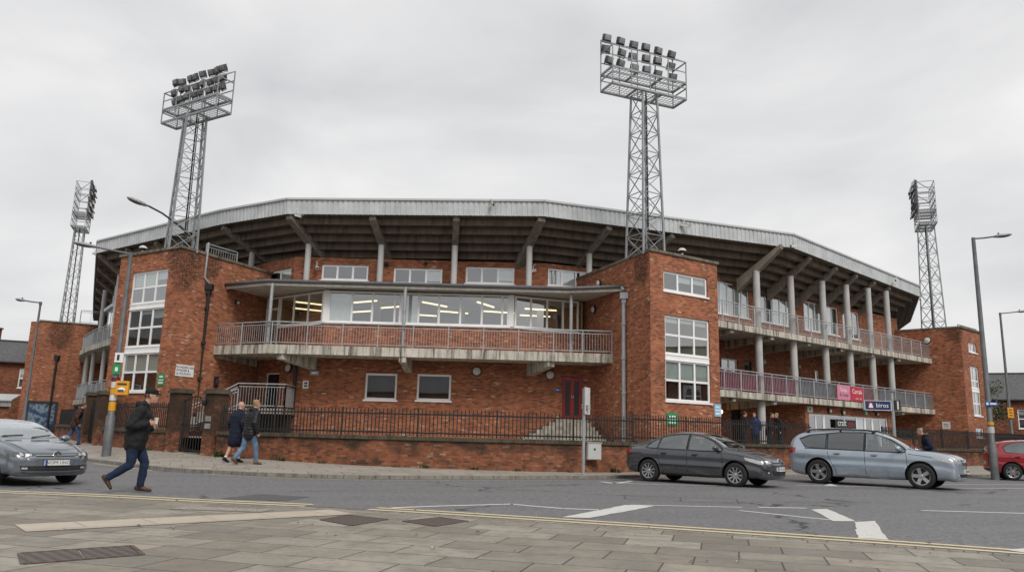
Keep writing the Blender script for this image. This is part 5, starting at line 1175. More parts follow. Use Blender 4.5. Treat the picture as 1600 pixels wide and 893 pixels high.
# ------------------------------------------------------------------ cars
def paint(name, base, rough=.24, metal=.35, coat=1.0):
    n = NT(name); f = n.noise(n.obj(), 2.2, 3, .6); d = n.noise(n.obj(), 7, 4, .7); z = n.sep(n.obj())[2]
    c = n.mix(n.step(f, .3, .7), tuple(x * .93 for x in base), tuple(x * 1.06 for x in base))
    dirt = n.m('MULTIPLY', n.step(n.m('SUBTRACT', d, n.m('MULTIPLY', z, .75)), .12, .42), .4)
    c = n.mix(dirt, c, (.10, .09, .08)); r_ = n.m('ADD', rough, n.m('MULTIPLY', dirt, .5))
    return n.done(n.principled(c, r_, metal, .5, None, n.m('MULTIPLY', n.m('SUBTRACT', 1.0, dirt), coat), .04))
M['tyre'] = simple('tyre_rubber', (.017, .017, .018), .85, 0, .3, 9); M['alloy'] = simple('alloy_wheel', (.42, .42, .43), .3, .8, .12, 5)
M['chrome'] = simple('chrome', (.7, .7, .71), .12, 1.0, .05, 5)
M['trim'] = simple('car_black_trim', (.015, .015, .016), .45, 0, .2, 6); M['gapline'] = simple('panel_gap', (.008, .008, .008), .8, 0, .2, 6)
def carglass(name, c, spec=.7):
    n = NT(name); f = n.noise(n.obj(), 1.3, 2); return n.done(n.principled(n.mix(n.step(f, .35, .65), tuple(x * .55 for x in c), tuple(x * 1.35 for x in c)), .02, 0, spec, None, 1.0, .01))
M['cglass'] = glass_mat('car_window', (.80, .84, .83), 1.8, .05); M['screen'] = glass_mat('windscreen', (.80, .85, .84), 2.4, .12); M['tintglass'] = glass_mat('tinted_window', (.42, .44, .45), 1.8, .06)
M['lampc'] = simple('headlamp_lens', (.46, .46, .44), .1, .25, .25, 14, coat=1); M['lampdark'] = simple('headlamp_inner', (.10, .10, .105), .2, .6, .3, 9, coat=1)
M['tail'] = simple('tail_lamp', (.30, .006, .008), .15, 0, .2, 9, coat=1); M['plate'] = simple('number_plate', (.74, .74, .70), .4, 0, .04, 4); M['plateblue'] = simple('plate_band', (.01, .07, .32), .4, 0, .1, 4)
M['seatcloth'] = simple('car_seat', (.05, .05, .05), .8, 0, .2, 4)

def cr_interp(tab, x):
    """Catmull-Rom style interpolation of a table of rows keyed by its first column"""
    for i in range(len(tab) - 1):
        if x <= tab[i + 1][0] or i == len(tab) - 2: break
    p1, p2 = tab[i], tab[i + 1]; p0 = tab[max(0, i - 1)]; p3 = tab[min(len(tab) - 1, i + 2)]
    h = p2[0] - p1[0]; u = (x - p1[0]) / h; out = []
    for k in range(1, len(p1)):
        m1 = (p2[k] - p0[k]) / max(1e-6, p2[0] - p0[0]) * h; m2 = (p3[k] - p1[k]) / max(1e-6, p3[0] - p1[0]) * h
        out.append((2 * u ** 3 - 3 * u ** 2 + 1) * p1[k] + (u ** 3 - 2 * u ** 2 + u) * m1 + (-2 * u ** 3 + 3 * u ** 2) * p2[k] + (u ** 3 - u ** 2) * m2)
    return out
def car(name, label, loc, rz, sc, spec, group='cars on the road'):
    e = empty(name, (loc[0], loc[1], loc[2] if len(loc) > 2 else .006), rz, label, 'car', group); e.scale = (sc, sc, sc)
    T = spec['T']; x0, x1 = T[0][0], T[-1][0]; body = paint(spec['paint'][0], *spec['paint'][1:]); trim = M['trim']; NX = 84
    bowf, bowr = spec.get('bow', (.19, .13))
    def section(x):
        zb, zs, zt, ze, w_, wt = cr_interp(T, x)
        hgt = zs - zb
        ctl = [(0, zb), (w_ * .7, zb), (w_ * .93, zb + .03), (w_ * .985, zb + .14 * hgt / .6), (w_ * 1.0, zb + hgt * .42), (w_ * .985, zb + hgt * .62), (w_ * .992, zb + hgt * .80), (w_ * .965, zs - .02), (w_ * .93, zs + .015),
               (lerp(w_ * .93, wt, .5) + .012, lerp(zs + .015, ze, .5)), (wt + .012, ze - .03), (wt - .05, ze + .012), (wt * .55, lerp(ze, zt, .75) + .004), (0, zt)]
        return ctl
    def spl(ctl, n=4):
        out = []
        for i in range(len(ctl) - 1):
            p0, p1, p2, p3 = ctl[max(0, i - 1)], ctl[i], ctl[i + 1], ctl[min(len(ctl) - 1, i + 2)]
            if i == 0: p0 = (-p2[0], p2[1])
            if i == len(ctl) - 2: p3 = (-p1[0], p1[1])
            for s in range(n):
                u = s / n; out.append(tuple(.5 * (2 * p1[k] + (p2[k] - p0[k]) * u + (2 * p0[k] - 5 * p1[k] + 4 * p2[k] - p3[k]) * u * u + (3 * p1[k] - p0[k] - 3 * p2[k] + p3[k]) * u ** 3) for k in (0, 1)))
        out.append(ctl[-1]); return out
    rows = []
    for i in range(NX + 1):
        t_ = i / NX; t_ = t_ + .06 * math.sin(2 * math.pi * t_) * -1 * .6; x = lerp(x0, x1, t_); h = spl(section(x)); full = h + [(-y, z) for y, z in h[-2:0:-1]]
        fu = max(0, (x - (x1 - .95)) / .95); ru = max(0, ((x0 + .8) - x) / .8)
        rows.append([(x - bowf * fu ** 1.2 * (abs(y) / .85) ** 2.4 + bowr * ru ** 1.2 * (abs(y) / .85) ** 2.4, y, z) for y, z in full])
    def end_rows(row, xe, sign, b, p_):      # rounds the front and rear faces off towards the middle of the car
        out_ = []
        for s in (.86, .7, .5, .3, .12, 0): out_.append([(xe - sign * b * (abs(y * s) / .85) ** 2.4 * (1 if sign > 0 else 1), y * s, z) for x, y, z in row])
        return out_
    fr_, rr_ = end_rows(rows[-1], x1, 1, bowf, 0), end_rows(rows[0], x0, -1, bowr, 0)
    rows = rr_[::-1] + rows + fr_
    g = MB(); g.grid(rows, 0, closed=True, flip=True)
    bo = g.obj('body', [body, trim], e)
    bm = bmesh.new(); bm.from_mesh(bo.data); bmesh.ops.remove_doubles(bm, verts=bm.verts, dist=.0006); bmesh.ops.recalc_face_normals(bm, faces=bm.faces); bm.to_mesh(bo.data); BV = BVHTree.FromBMesh(bm); bm.free()
    wr, wx, tw = spec['wr'], spec['wx'], spec['track'] / 2
    # wheel arches cut out of the body
    for x in wx:
        q = MB(); k = 40; r_ = wr + .055
        q.lathe([(.001, -2), (r_, -2), (r_, 2), (.001, 2)], (x, 0, wr + .01), 'y', k, 1)
        for sgn in (1, -1):
            c = MB(); y0, y1 = (tw - .16, 1.4); prof = [(.001, y0), (r_, y0), (r_, y1), (.001, y1)]
            c.lathe([(a, b * sgn) for a, b in prof], (x, 0, wr + .01), 'y', k, 1)
            cu = c.obj('arch_cutter', [body, trim], e); bm = bmesh.new(); bm.from_mesh(cu.data); bmesh.ops.remove_doubles(bm, verts=bm.verts, dist=.003); bmesh.ops.recalc_face_normals(bm, faces=bm.faces); bm.to_mesh(cu.data); bm.free()
            md = bo.modifiers.new('b', 'BOOLEAN'); md.object = cu; md.operation = 'DIFFERENCE'; md.solver = 'EXACT'; md.material_mode = 'INDEX'
            ok = False
            for tr in range(4):
                md.use_self = tr in (1, 3); md.use_hole_tolerant = tr >= 2
                bpy.context.view_layer.update(); me = evaluated(bo); ys = [abs(v_.co.y) for v_ in me.vertices]
                inside = sum(1 for v_ in me.vertices if abs(math.hypot(v_.co.x - x, v_.co.z - wr - .01) - r_) < .004 and v_.co.y * sgn > 0)
                if max(ys) < 1.2 and inside > 12: ok = True; break
                cu.location.x += .0013; cu.location.z += .0007
            if not ok: print('ARCH CUT FAILED', name, x, sgn)
            bo.modifiers.clear(); bo.data = me if ok else bo.data; bpy.data.objects.remove(cu)
    # the cabin: hollowed out behind the glass, open at every window
    def cut(mb, tries=4, need=8):
        cu = mb.obj('cabin_cutter', [body, trim], e); bm = bmesh.new(); bm.from_mesh(cu.data); bmesh.ops.remove_doubles(bm, verts=bm.verts, dist=.0005); bmesh.ops.recalc_face_normals(bm, faces=bm.faces); bm.to_mesh(cu.data); bm.free(); n0 = len(bo.data.vertices); z_max = max(v_.co.z for v_ in bo.data.vertices); old = bo.data
        md = bo.modifiers.new('b', 'BOOLEAN'); md.object = cu; md.operation = 'DIFFERENCE'; md.solver = 'EXACT'; md.material_mode = 'INDEX'; ok = False
        for tr in range(tries):
            md.use_self = tr in (1, 3); md.use_hole_tolerant = tr >= 2
            bpy.context.view_layer.update(); me = evaluated(bo); zs_ = max(v_.co.z for v_ in me.vertices) if me.vertices else 9; ys_ = max(abs(v_.co.y) for v_ in me.vertices) if me.vertices else 9
            if abs(zs_ - z_max) < .02 and ys_ < 1.15 and len(me.vertices) != n0 and len(me.vertices) > n0 * .6: ok = True; break
            cu.location.y += .0011; cu.location.x += .0017
        bo.modifiers.clear(); bo.data = me if ok else old; bpy.data.objects.remove(cu)
        if not ok: print('CABIN CUT FAILED', name)
        return ok
    sw = [(A, B) for nm, mat, A, B, ax, *kw in spec['patches'] if nm == 'side_window']; opened = 0
    xf, xr = max(max(p[0] for p in A + B) for A, B in sw), min(min(p[0] for p in A + B) for A, B in sw); zbelt = min(min(p[1] for p in B) for A, B in sw) - .10
    prof = [(xr + .02, zbelt), (xf + .16, zbelt)]; k = 12
    for i in range(k + 1):
        x = lerp(xf + .12, xr + .05, i / k); prof.append((x, max(zbelt + .08, cr_interp(T, x)[2] - .075)))
    m_ = MB(); m_.grid([[(x, -.5, z) for x, z in prof], [(x, .5, z) for x, z in prof]], 1, closed=True); m_.poly([(x, -.5, z) for x, z in prof][::-1], 1); m_.poly([(x, .5, z) for x, z in prof], 1); opened += cut(m_)
    for A, B in sw:
        poly = A + B[::-1]; c = (sum(p[0] for p in poly) / len(poly), sum(p[1] for p in poly) / len(poly)); poly = [(lerp(p[0], c[0], .03), lerp(p[1], c[1], .05)) for p in poly]
        for sgn in (1, -1):
            a, b_ = (.46 * sgn, 1.3 * sgn); m_ = MB(); m_.grid([[(x, a, z) for x, z in poly], [(x, b_, z) for x, z in poly]], 1, closed=True); m_.poly([(x, a, z) for x, z in poly], 1); m_.poly([(x, b_, z) for x, z in poly][::-1], 1); opened += cut(m_)
    for nm, mat, A, B, ax, *kw in spec['patches']:
        if nm == 'windscreen':
            poly = A + B[::-1]; c = (sum(p[0] for p in poly) / len(poly), 0); poly = [(lerp(p[0], c[0], .06), p[1] * .95) for p in poly]
            m_ = MB(); zlo = zbelt + .12; m_.grid([[(x, y, zlo) for x, y in poly], [(x, y, 2) for x, y in poly]], 1, closed=True); m_.poly([(x, y, zlo) for x, y in poly], 1); m_.poly([(x, y, 2) for x, y in poly][::-1], 1); opened += cut(m_)
    for x in (.05, -.85):
        for y in (.34, -.34):
            m_ = MB(); m_.prism([(x - .12, y - .2), (x + .02, y - .2), (x + .02, y + .2), (x - .12, y + .2)], zbelt + .01, zbelt + .26); m_.prism([(x - .13, y - .11), (x - .03, y - .11), (x - .03, y + .11), (x - .13, y + .11)], zbelt + .28, zbelt + .43); m_.bar((x - .08, y - .05, zbelt + .2), (x - .08, y - .05, zbelt + .3), .015); m_.bar((x - .08, y + .05, zbelt + .2), (x - .08, y + .05, zbelt + .3), .015)
            m_.obj('car_seat', M['seatcloth'], e)
    m_ = MB(); m_.lathe([(.165, -.012), (.18, 0), (.165, .012), (.155, 0), (.165, -.012)], (.62, -.34, zbelt + .1), 'x', 24); m_.obj('steering_wheel', M['trim'], e)
    bo.data.polygons.foreach_set('use_smooth', [True] * len(bo.data.polygons)); bo.data.set_sharp_from_angle(angle=R(38)); bo.data.name = 'body'
    def cast(o, d):
        h_ = BV.ray_cast(V(o), V(d)); return h_[0], h_[1]
    def patch(nm, mat, A, B, axis, off=.006, th=.014, rows_=6, cols_=22, parent=None, both=True, smooth=True):
        """A, B: two polylines (in the projection plane) bounding the patch; axis 's' side (x,z), 'f' front (y,z), 'r' rear, 't' top (x,y)"""
        def rs(pl, n):
            ds = [0]
            for p, q in zip(pl[:-1], pl[1:]): ds.append(ds[-1] + math.hypot(q[0] - p[0], q[1] - p[1]))
            out = []
            for i in range(n + 1):
                s = ds[-1] * i / n
                for j in range(len(pl) - 1):
                    if s <= ds[j + 1] + 1e-9: u = (s - ds[j]) / max(1e-9, ds[j + 1] - ds[j]); out.append((lerp(pl[j][0], pl[j + 1][0], u), lerp(pl[j][1], pl[j + 1][1], u))); break
            return out
        a, b = rs(A, cols_), rs(B, cols_); made = []
        for sgn in ((1, -1) if both else (1,)):
            top, bot = [], []
            for r in range(rows_ + 1):
                R0, R1 = [], []
                for p, q in zip(a, b):
                    u = r / rows_; s, t2 = lerp(p[0], q[0], u), lerp(p[1], q[1], u)
                    if axis == 's': h_, n_ = cast((s, -3 * sgn, t2), (0, sgn, 0)); f = V((s, -.8 * sgn, t2))
                    elif axis == 'f': h_, n_ = cast((5, s * sgn, t2), (-1, 0, 0)); f = V((x1 - .1, s * sgn, t2))
                    elif axis == 'r': h_, n_ = cast((-5, s * sgn, t2), (1, 0, 0)); f = V((x0 + .1, s * sgn, t2))
                    else: h_, n_ = cast((s, t2 * sgn, 4), (0, 0, -1)); f = V((s, t2 * sgn, 1))
                    if h_ is None: h_, n_ = f, V((0, 0, 1))
                    R0.append(h_ + n_ * off); R1.append(h_ + n_ * (off - th))
                top.append(R0); bot.append(R1)
            fl = (sgn == -1); m_ = MB(); m_.grid(top, flip=fl); m_.grid(bot, flip=not fl); ring = lambda G: G[0] + [r_[-1] for r_ in G[1:]] + G[-1][-2::-1] + [r_[0] for r_ in G[-2:0:-1]]
            rt, rb_ = ring(top), ring(bot); m_.grid([rt + [rt[0]], rb_ + [rb_[0]]], flip=fl)
            o = m_.obj(nm, mat, parent or e, angle=45); bm = bmesh.new(); bm.from_mesh(o.data); bmesh.ops.recalc_face_normals(bm, faces=bm.faces); bm.to_mesh(o.data); bm.free(); made.append(o)
        return made
    for nm, mat, A, B, ax, *kw in spec['patches']:
        k = kw[0] if kw else {}; patch(nm, M[mat] if mat != 'body' else body, A, B, ax, **k)
    for A in spec.get('bonnet', ()): patch('panel_gap', M['gapline'], A, [(x, y + .014) for x, y in A], 't', off=.002, th=.006, rows_=1, cols_=16)
    for nm, mat, A, B, ax, *kw in spec['patches']:      # dark rubber surround behind every side window
        if nm == 'side_window':
            cx = sum(p[0] for p in A + B) / len(A + B); A2 = [(p[0] + .035 * (1 if p[0] > cx else -1), p[1] + .028) for p in A]; B2 = [(p[0] + .035 * (1 if p[0] > cx else -1), p[1] - .02) for p in B]; [patch('window_surround', M['trim'], P_, Q_, 's', off=.009, th=.02, rows_=1, cols_=c_) for P_, Q_, c_ in ((A2, A, 16), (B, B2, 16), ([A2[0], B2[0]], [A[0], B[0]], 5), ([A2[-1], B2[-1]], [A[-1], B[-1]], 5))]
    # panel gaps and handles
    def line(pts, wd=.012, mat='gapline', nm='panel_gap', off=.002, th=.006):
        A, B = [], []
        for i, p in enumerate(pts):
            a = pts[max(0, i - 1)]; b = pts[min(len(pts) - 1, i + 1)]; d = V((b[0] - a[0], b[1] - a[1])).normalized() * wd / 2; A.append((p[0] - d.y, p[1] + d.x)); B.append((p[0] + d.y, p[1] - d.x))
        patch(nm, M[mat], A, B, 's', off=off, th=th, rows_=1, cols_=max(6, len(pts) * 4))
    for ln in spec['gaps']: line(ln)
    for ln, wd, mat, off in spec.get('mouldings', ()): line(ln, wd, mat, 'side_moulding', off, off + .01)
    for x, z in spec['handles']:
        for sgn in (1, -1):
            h_, n_ = cast((x, -3 * sgn, z), (0, sgn, 0)); m_ = MB(); m_.bar(h_ + n_ * .02 + V((-.09, 0, 0)), h_ + n_ * .022 + V((.09, 0, .004)), .026, .032); o = m_.obj('door_handle', body, e)
            m_ = MB(); m_.bar(h_ + n_ * .003 + V((-.07, 0, -.012)), h_ + n_ * .003 + V((.06, 0, -.012)), .01, .05); m_.obj('handle_recess', M['gapline'], o)
    # mirrors
    for sgn in (1, -1):
        x, z = spec['mirror']; h_, n_ = cast((x, -3 * sgn, z), (0, sgn, 0)); m_ = MB(); c = h_ + V((.02, -sgn * .15, .05)); m_.ball(c, (.08, .125, .078), 16); o = m_.obj('wing_mirror', body, e, smooth=True)
        m_ = MB(); m_.bar(h_ + V((.02, sgn * .02, 0)), c + V((.02, sgn * .05, -.05)), .07, .05); m_.obj('mirror_arm', trim, o); m_ = MB(); m_.ball(c + V((-.055, 0, 0)), (.035, .105, .068), 12); m_.obj('mirror_glass', M['cglass'], o, smooth=True)
    # wheels
    tyre = MB(); W2 = .105; tyre.lathe([(wr * .66, -W2), (wr * .70, -W2 - .006), (wr * .86, -W2 - .012), (wr * .96, -W2 + .004), (wr, -W2 + .03), (wr, W2 - .03), (wr * .96, W2 - .004), (wr * .86, W2 + .01), (wr * .66, W2), (wr * .60, W2 - .02), (wr * .6, -W2 + .02), (wr * .66, -W2)], ax='y', k=40); TM = tyre.mesh('tyre', M['tyre'], angle=40)
    rim = MB(); rim.lathe([(wr * .67, -W2 - .004), (wr * .63, -W2 + .002), (wr * .60, -W2 + .03), (wr * .58, W2 - .02), (wr * .67, W2)], ax='y', k=40)
    ns = spec['spokes']
    for k in range(ns):
        a = 2 * math.pi * k / ns; c_, s_ = math.cos(a), math.sin(a); t2 = V((-s_, 0, c_)); d = V((c_, 0, s_)); w0, w1 = spec['spokew']
        p, q = d * wr * .13 + V((0, -W2 + .015, 0)), d * wr * .62 + V((0, -W2 + .004, 0)); y = V((0, .03, 0))
        for dd in spec.get('pair', (0,)):
            o0, o1 = t2 * dd * .4, t2 * dd; f0 = [p + o0 - t2 * w0, p + o0 + t2 * w0, q + o1 + t2 * w1, q + o1 - t2 * w1]; rim.poly(f0); rim.poly([v + y for v in f0][::-1])
            for i in range(4): j = (i + 1) % 4; rim.poly([f0[i], f0[i] + y, f0[j] + y, f0[j]])
    rim.lathe([(.001, -W2 - .004), (wr * .13, -W2 - .002), (wr * .17, -W2 + .02), (wr * .17, -W2 + .06)], ax='y', k=20); RMs = rim.mesh('rim', M[spec.get('rimmat', 'alloy')], angle=30)
    disc = MB(); disc.lathe([(.001, -W2 + .07), (wr * .46, -W2 + .07), (wr * .46, -W2 + .085), (wr * .6, -W2 + .09)], ax='y', k=24); DM = disc.mesh('brake_disc', M['trim'])
    for x in wx:
        for sgn in (1, -1):
            we = empty('wheel', (x, -sgn * (tw - .0), wr - .006), 0 if sgn > 0 else math.pi); we.parent = e; link('tyre', TM, we); link('rim', RMs, we, rot=(0, random.uniform(0, 1), 0)); link('brake_disc', DM, we)
    # number plate
    for side in spec['plates']:
        yz = spec['plate_z'] if side > 0 else spec['plate_zr']; h_, n_ = cast((5 * side, 0, yz), (-side, 0, 0)); px = max((cast((5 * side, 0, yz + q), (-side, 0, 0))[0] or h_).x * side for q in (-.06, 0, .06)) * side + side * .03
        po = empty('number_plate', (px, 0, yz), R(90) if side > 0 else R(-90)); po.parent = e; po.rotation_euler = (R(-4), 0, R(90) if side > 0 else R(-90))
        MB().box(-.26, .26, 0, .05, -.056, .056).obj('plate', M['plate'], po); MB().box(-.26, -.215, -.003, -.0005, -.056, .056).obj('band', M['plateblue'], po)
        me = text_mesh(spec['reg'], .098, .001, 1.0); me.materials.clear(); me.materials.append(M['ink']); link('lettering', me, po, (.022, -.002, 0), (R(90), 0, 0))
    if 'badge' in spec:
        z, r_ = spec['badge']; h_, n_ = cast((5, 0, z), (-1, 0, 0)); bo_ = empty('badge', (h_.x + .012, 0, z), R(90)); bo_.parent = e; m_ = MB()
        k = 24; m_.lathe([(r_ * .86, -.012), (r_, -.012), (r_, .02), (r_ * .86, .02), (r_ * .86, -.012)], ax='y', k=k); L_ = lambda a, b: m_.bar((a[0] * r_, -.01, a[1] * r_), (b[0] * r_, -.01, b[1] * r_), r_ * .16, r_ * .16)
        if spec.get('bolt'): L_((-.75, -.05), (.3, .35)); L_((.3, .35), (-.3, -.35)); L_((-.3, -.35), (.75, .05))
        else:
            L_((-.42, .78), (0, .02)); L_((0, .02), (.42, .78)); L_((-.82, .38), (-.42, -.75)); L_((-.42, -.75), (0, -.02)); L_((0, -.02), (.42, -.75)); L_((.42, -.75), (.82, .38))
        m_.obj('emblem', M['chrome'], bo_); m_ = MB(); m_.lathe([(.001, .0), (r_ * .9, .0), (r_ * .9, .02)], ax='y', k=k); m_.obj('disc', M['lampdark'], bo_)
    return e
def sym(pts): return [(-y, z) for y, z in pts[::-1]] + pts
# saloon and hatchback/estate profiles: x, underside, shoulder, roof centre, roof edge, half width, half width of roof edge
SAL = [(-2.31, .46, .76, .86, .85, .62, .50), (-2.26, .36, .84, .96, .95, .74, .58), (-2.1, .28, .92, 1.05, 1.04, .83, .64), (-1.72, .235, .955, 1.10, 1.085, .885, .66), (-1.3, .22, .96, 1.255, 1.225, .905, .605), (-.8, .20, .955, 1.425, 1.385, .905, .565), (-.2, .20, .945, 1.475, 1.43, .905, .565), (.3, .20, .93, 1.425, 1.385, .905, .575), (.72, .20, .915, 1.265, 1.24, .905, .62), (1.14, .21, .90, 1.02, 1.005, .90, .70), (1.6, .22, .855, .945, .925, .885, .70), (1.98, .235, .785, .85, .83, .835, .64), (2.2, .215, .71, .755, .74, .825, .62), (2.27, .225, .655, .70, .69, .80, .60), (2.305, .25, .60, .645, .635, .765, .56), (2.32, .30, .55, .60, .59, .72, .52)]
win = lambda a, b, m='cglass', n='side_window', **k: (n, m, a, b, 's', k)
FACE = lambda L: [(n, m, A, B, 'f', k) for n, m, A, B, k in L]
sedan = dict(T=SAL, paint=('dark_grey_paint', (.06, .063, .074)), wr=.325, wx=(-1.34, 1.36), track=1.56, spokes=10, spokew=(.016, .022), rimmat='alloy', plates=(1,), plate_z=.50, reg='BL18 LGH', badge=(.70, .085), mirror=(.82, .985), bonnet=[[(.98, .70), (1.4, .66), (1.9, .60), (2.16, .52)]],
    patches=[win([(-.05, 1.385), (.30, 1.345), (.62, 1.215), (.86, 1.06), (.95, .985)], [(-.05, .965), (.3, .955), (.6, .955), (.85, .955), (.93, .955)]),
             win([(-.98, 1.29), (-.72, 1.355), (-.4, 1.385), (-.13, 1.388)], [(-1.02, .985), (-.72, .975), (-.4, .97), (-.13, .967)]),
             win([(-1.40, 1.03), (-1.25, 1.16), (-1.06, 1.265)], [(-1.40, 1.0), (-1.25, .99), (-1.06, .986)]),
             ('windscreen', 'screen', [(.36, -.53), (.33, -.2), (.33, .2), (.36, .53)], [(1.0, -.70), (1.1, -.3), (1.1, .3), (1.0, .70)], 't', dict(both=False, rows_=8)),
             ('rear_window', 'cglass', [(-.86, -.52), (-.9, 0), (-.86, .52)], [(-1.5, -.56), (-1.62, 0), (-1.5, .56)], 't', dict(both=False, rows_=8)),
             ('headlight', 'lampc', [(1.62, .80), (1.80, .775), (1.98, .735), (2.12, .70)], [(1.66, .735), (1.80, .685), (1.98, .64), (2.14, .615)], 's', {}),
             ('headlight', 'lampc', [(.52, .715), (.62, .725), (.70, .735)], [(.48, .655), (.60, .64), (.70, .635)], 'f', {}),
             ('grille', 'trim', sym([(.05, .70), (.46, .705)]), sym([(.05, .655), (.44, .655)]), 'f', dict(both=False)),
             ('grille_bar', 'chrome', sym([(.05, .69), (.45, .692)]), sym([(.05, .678), (.44, .68)]), 'f', dict(both=False, off=.012)),
             ('lower_grille', 'trim', sym([(.2, .445), (.5, .46)]), sym([(.2, .33), (.42, .335)]), 'f', dict(both=False, rows_=4)),
             ('grille_slat', 'lampdark', sym([(.2, .40), (.46, .41)]), sym([(.2, .388), (.45, .398)]), 'f', dict(both=False, off=.012, rows_=1)),
             ('fog_lamp', 'trim', [(.58, .46), (.70, .50), (.80, .52)], [(.56, .37), (.68, .37), (.74, .40)], 'f', {}),
             ('fog_lens', 'lampc', [(.61, .43), (.68, .43)], [(.61, .385), (.68, .385)], 'f', dict(off=.014, rows_=2, cols_=4)),
             ('tail_light', 'tail', [(-2.12, .93), (-1.95, .92)], [(-2.14, .78), (-1.97, .80)], 's', {}),
             ('tail_light', 'tail', [(.48, .90), (.72, .92)], [(.48, .78), (.72, .77)], 'r', {}),
             ('sill_trim', 'trim', [(-.9, .275), (0, .27), (.92, .275)], [(-.9, .215), (0, .212), (.92, .215)], 's', {}),
             ('wiper', 'trim', [(1.02, -.55), (.98, -.1)], [(1.045, -.55), (1.005, -.1)], 't', dict(both=False, off=.02, rows_=1)), ('wiper', 'trim', [(1.07, .05), (.98, .5)], [(1.095, .05), (1.0, .5)], 't', dict(both=False, off=.02, rows_=1))],
    gaps=[[(-.09, 1.40), (-.09, .9), (-.08, .45), (-.06, .27)], [(.97, .94), (1.0, .8), (1.0, .45), (.96, .27)], [(-1.0, .96), (-1.05, .8), (-.98, .6), (-.86, .40), (-.84, .27)], [(1.03, .90), (1.35, .865), (1.62, .82)], [(-1.9, .78), (-2.1, .77)]],
    mouldings=[([(-.95, .515), (-.1, .505)], .05, 'trim', .014), ([(-.05, .505), (.93, .495)], .05, 'trim', .014), ([(-1.02, .955), (0, .945), (.95, .935)], .02, 'trim', .008)], handles=[(-.83, .84), (.16, .825)])
EST = [(-2.36, .46, .86, 1.0, .98, .66, .54), (-2.31, .36, .95, 1.17, 1.14, .76, .58), (-2.2, .29, 1.0, 1.34, 1.30, .835, .60), (-1.95, .24, 1.01, 1.49, 1.44, .875, .60), (-1.5, .225, 1.01, 1.555, 1.505, .905, .61), (-.9, .21, 1.0, 1.585, 1.535, .91, .61), (-.2, .21, .985, 1.58, 1.53, .91, .61), (.3, .21, .97, 1.515, 1.475, .91, .61), (.75, .21, .955, 1.335, 1.305, .91, .645), (1.2, .22, .94, 1.065, 1.045, .905, .72), (1.65, .23, .925, 1.02, 1.0, .89, .72), (2.02, .245, .885, .965, .945, .86, .68), (2.24, .225, .825, .89, .875, .835, .64), (2.32, .235, .785, .835, .825, .81, .62), (2.355, .26, .73, .775, .765, .78, .58), (2.37, .31, .67, .715, .705, .74, .54)]
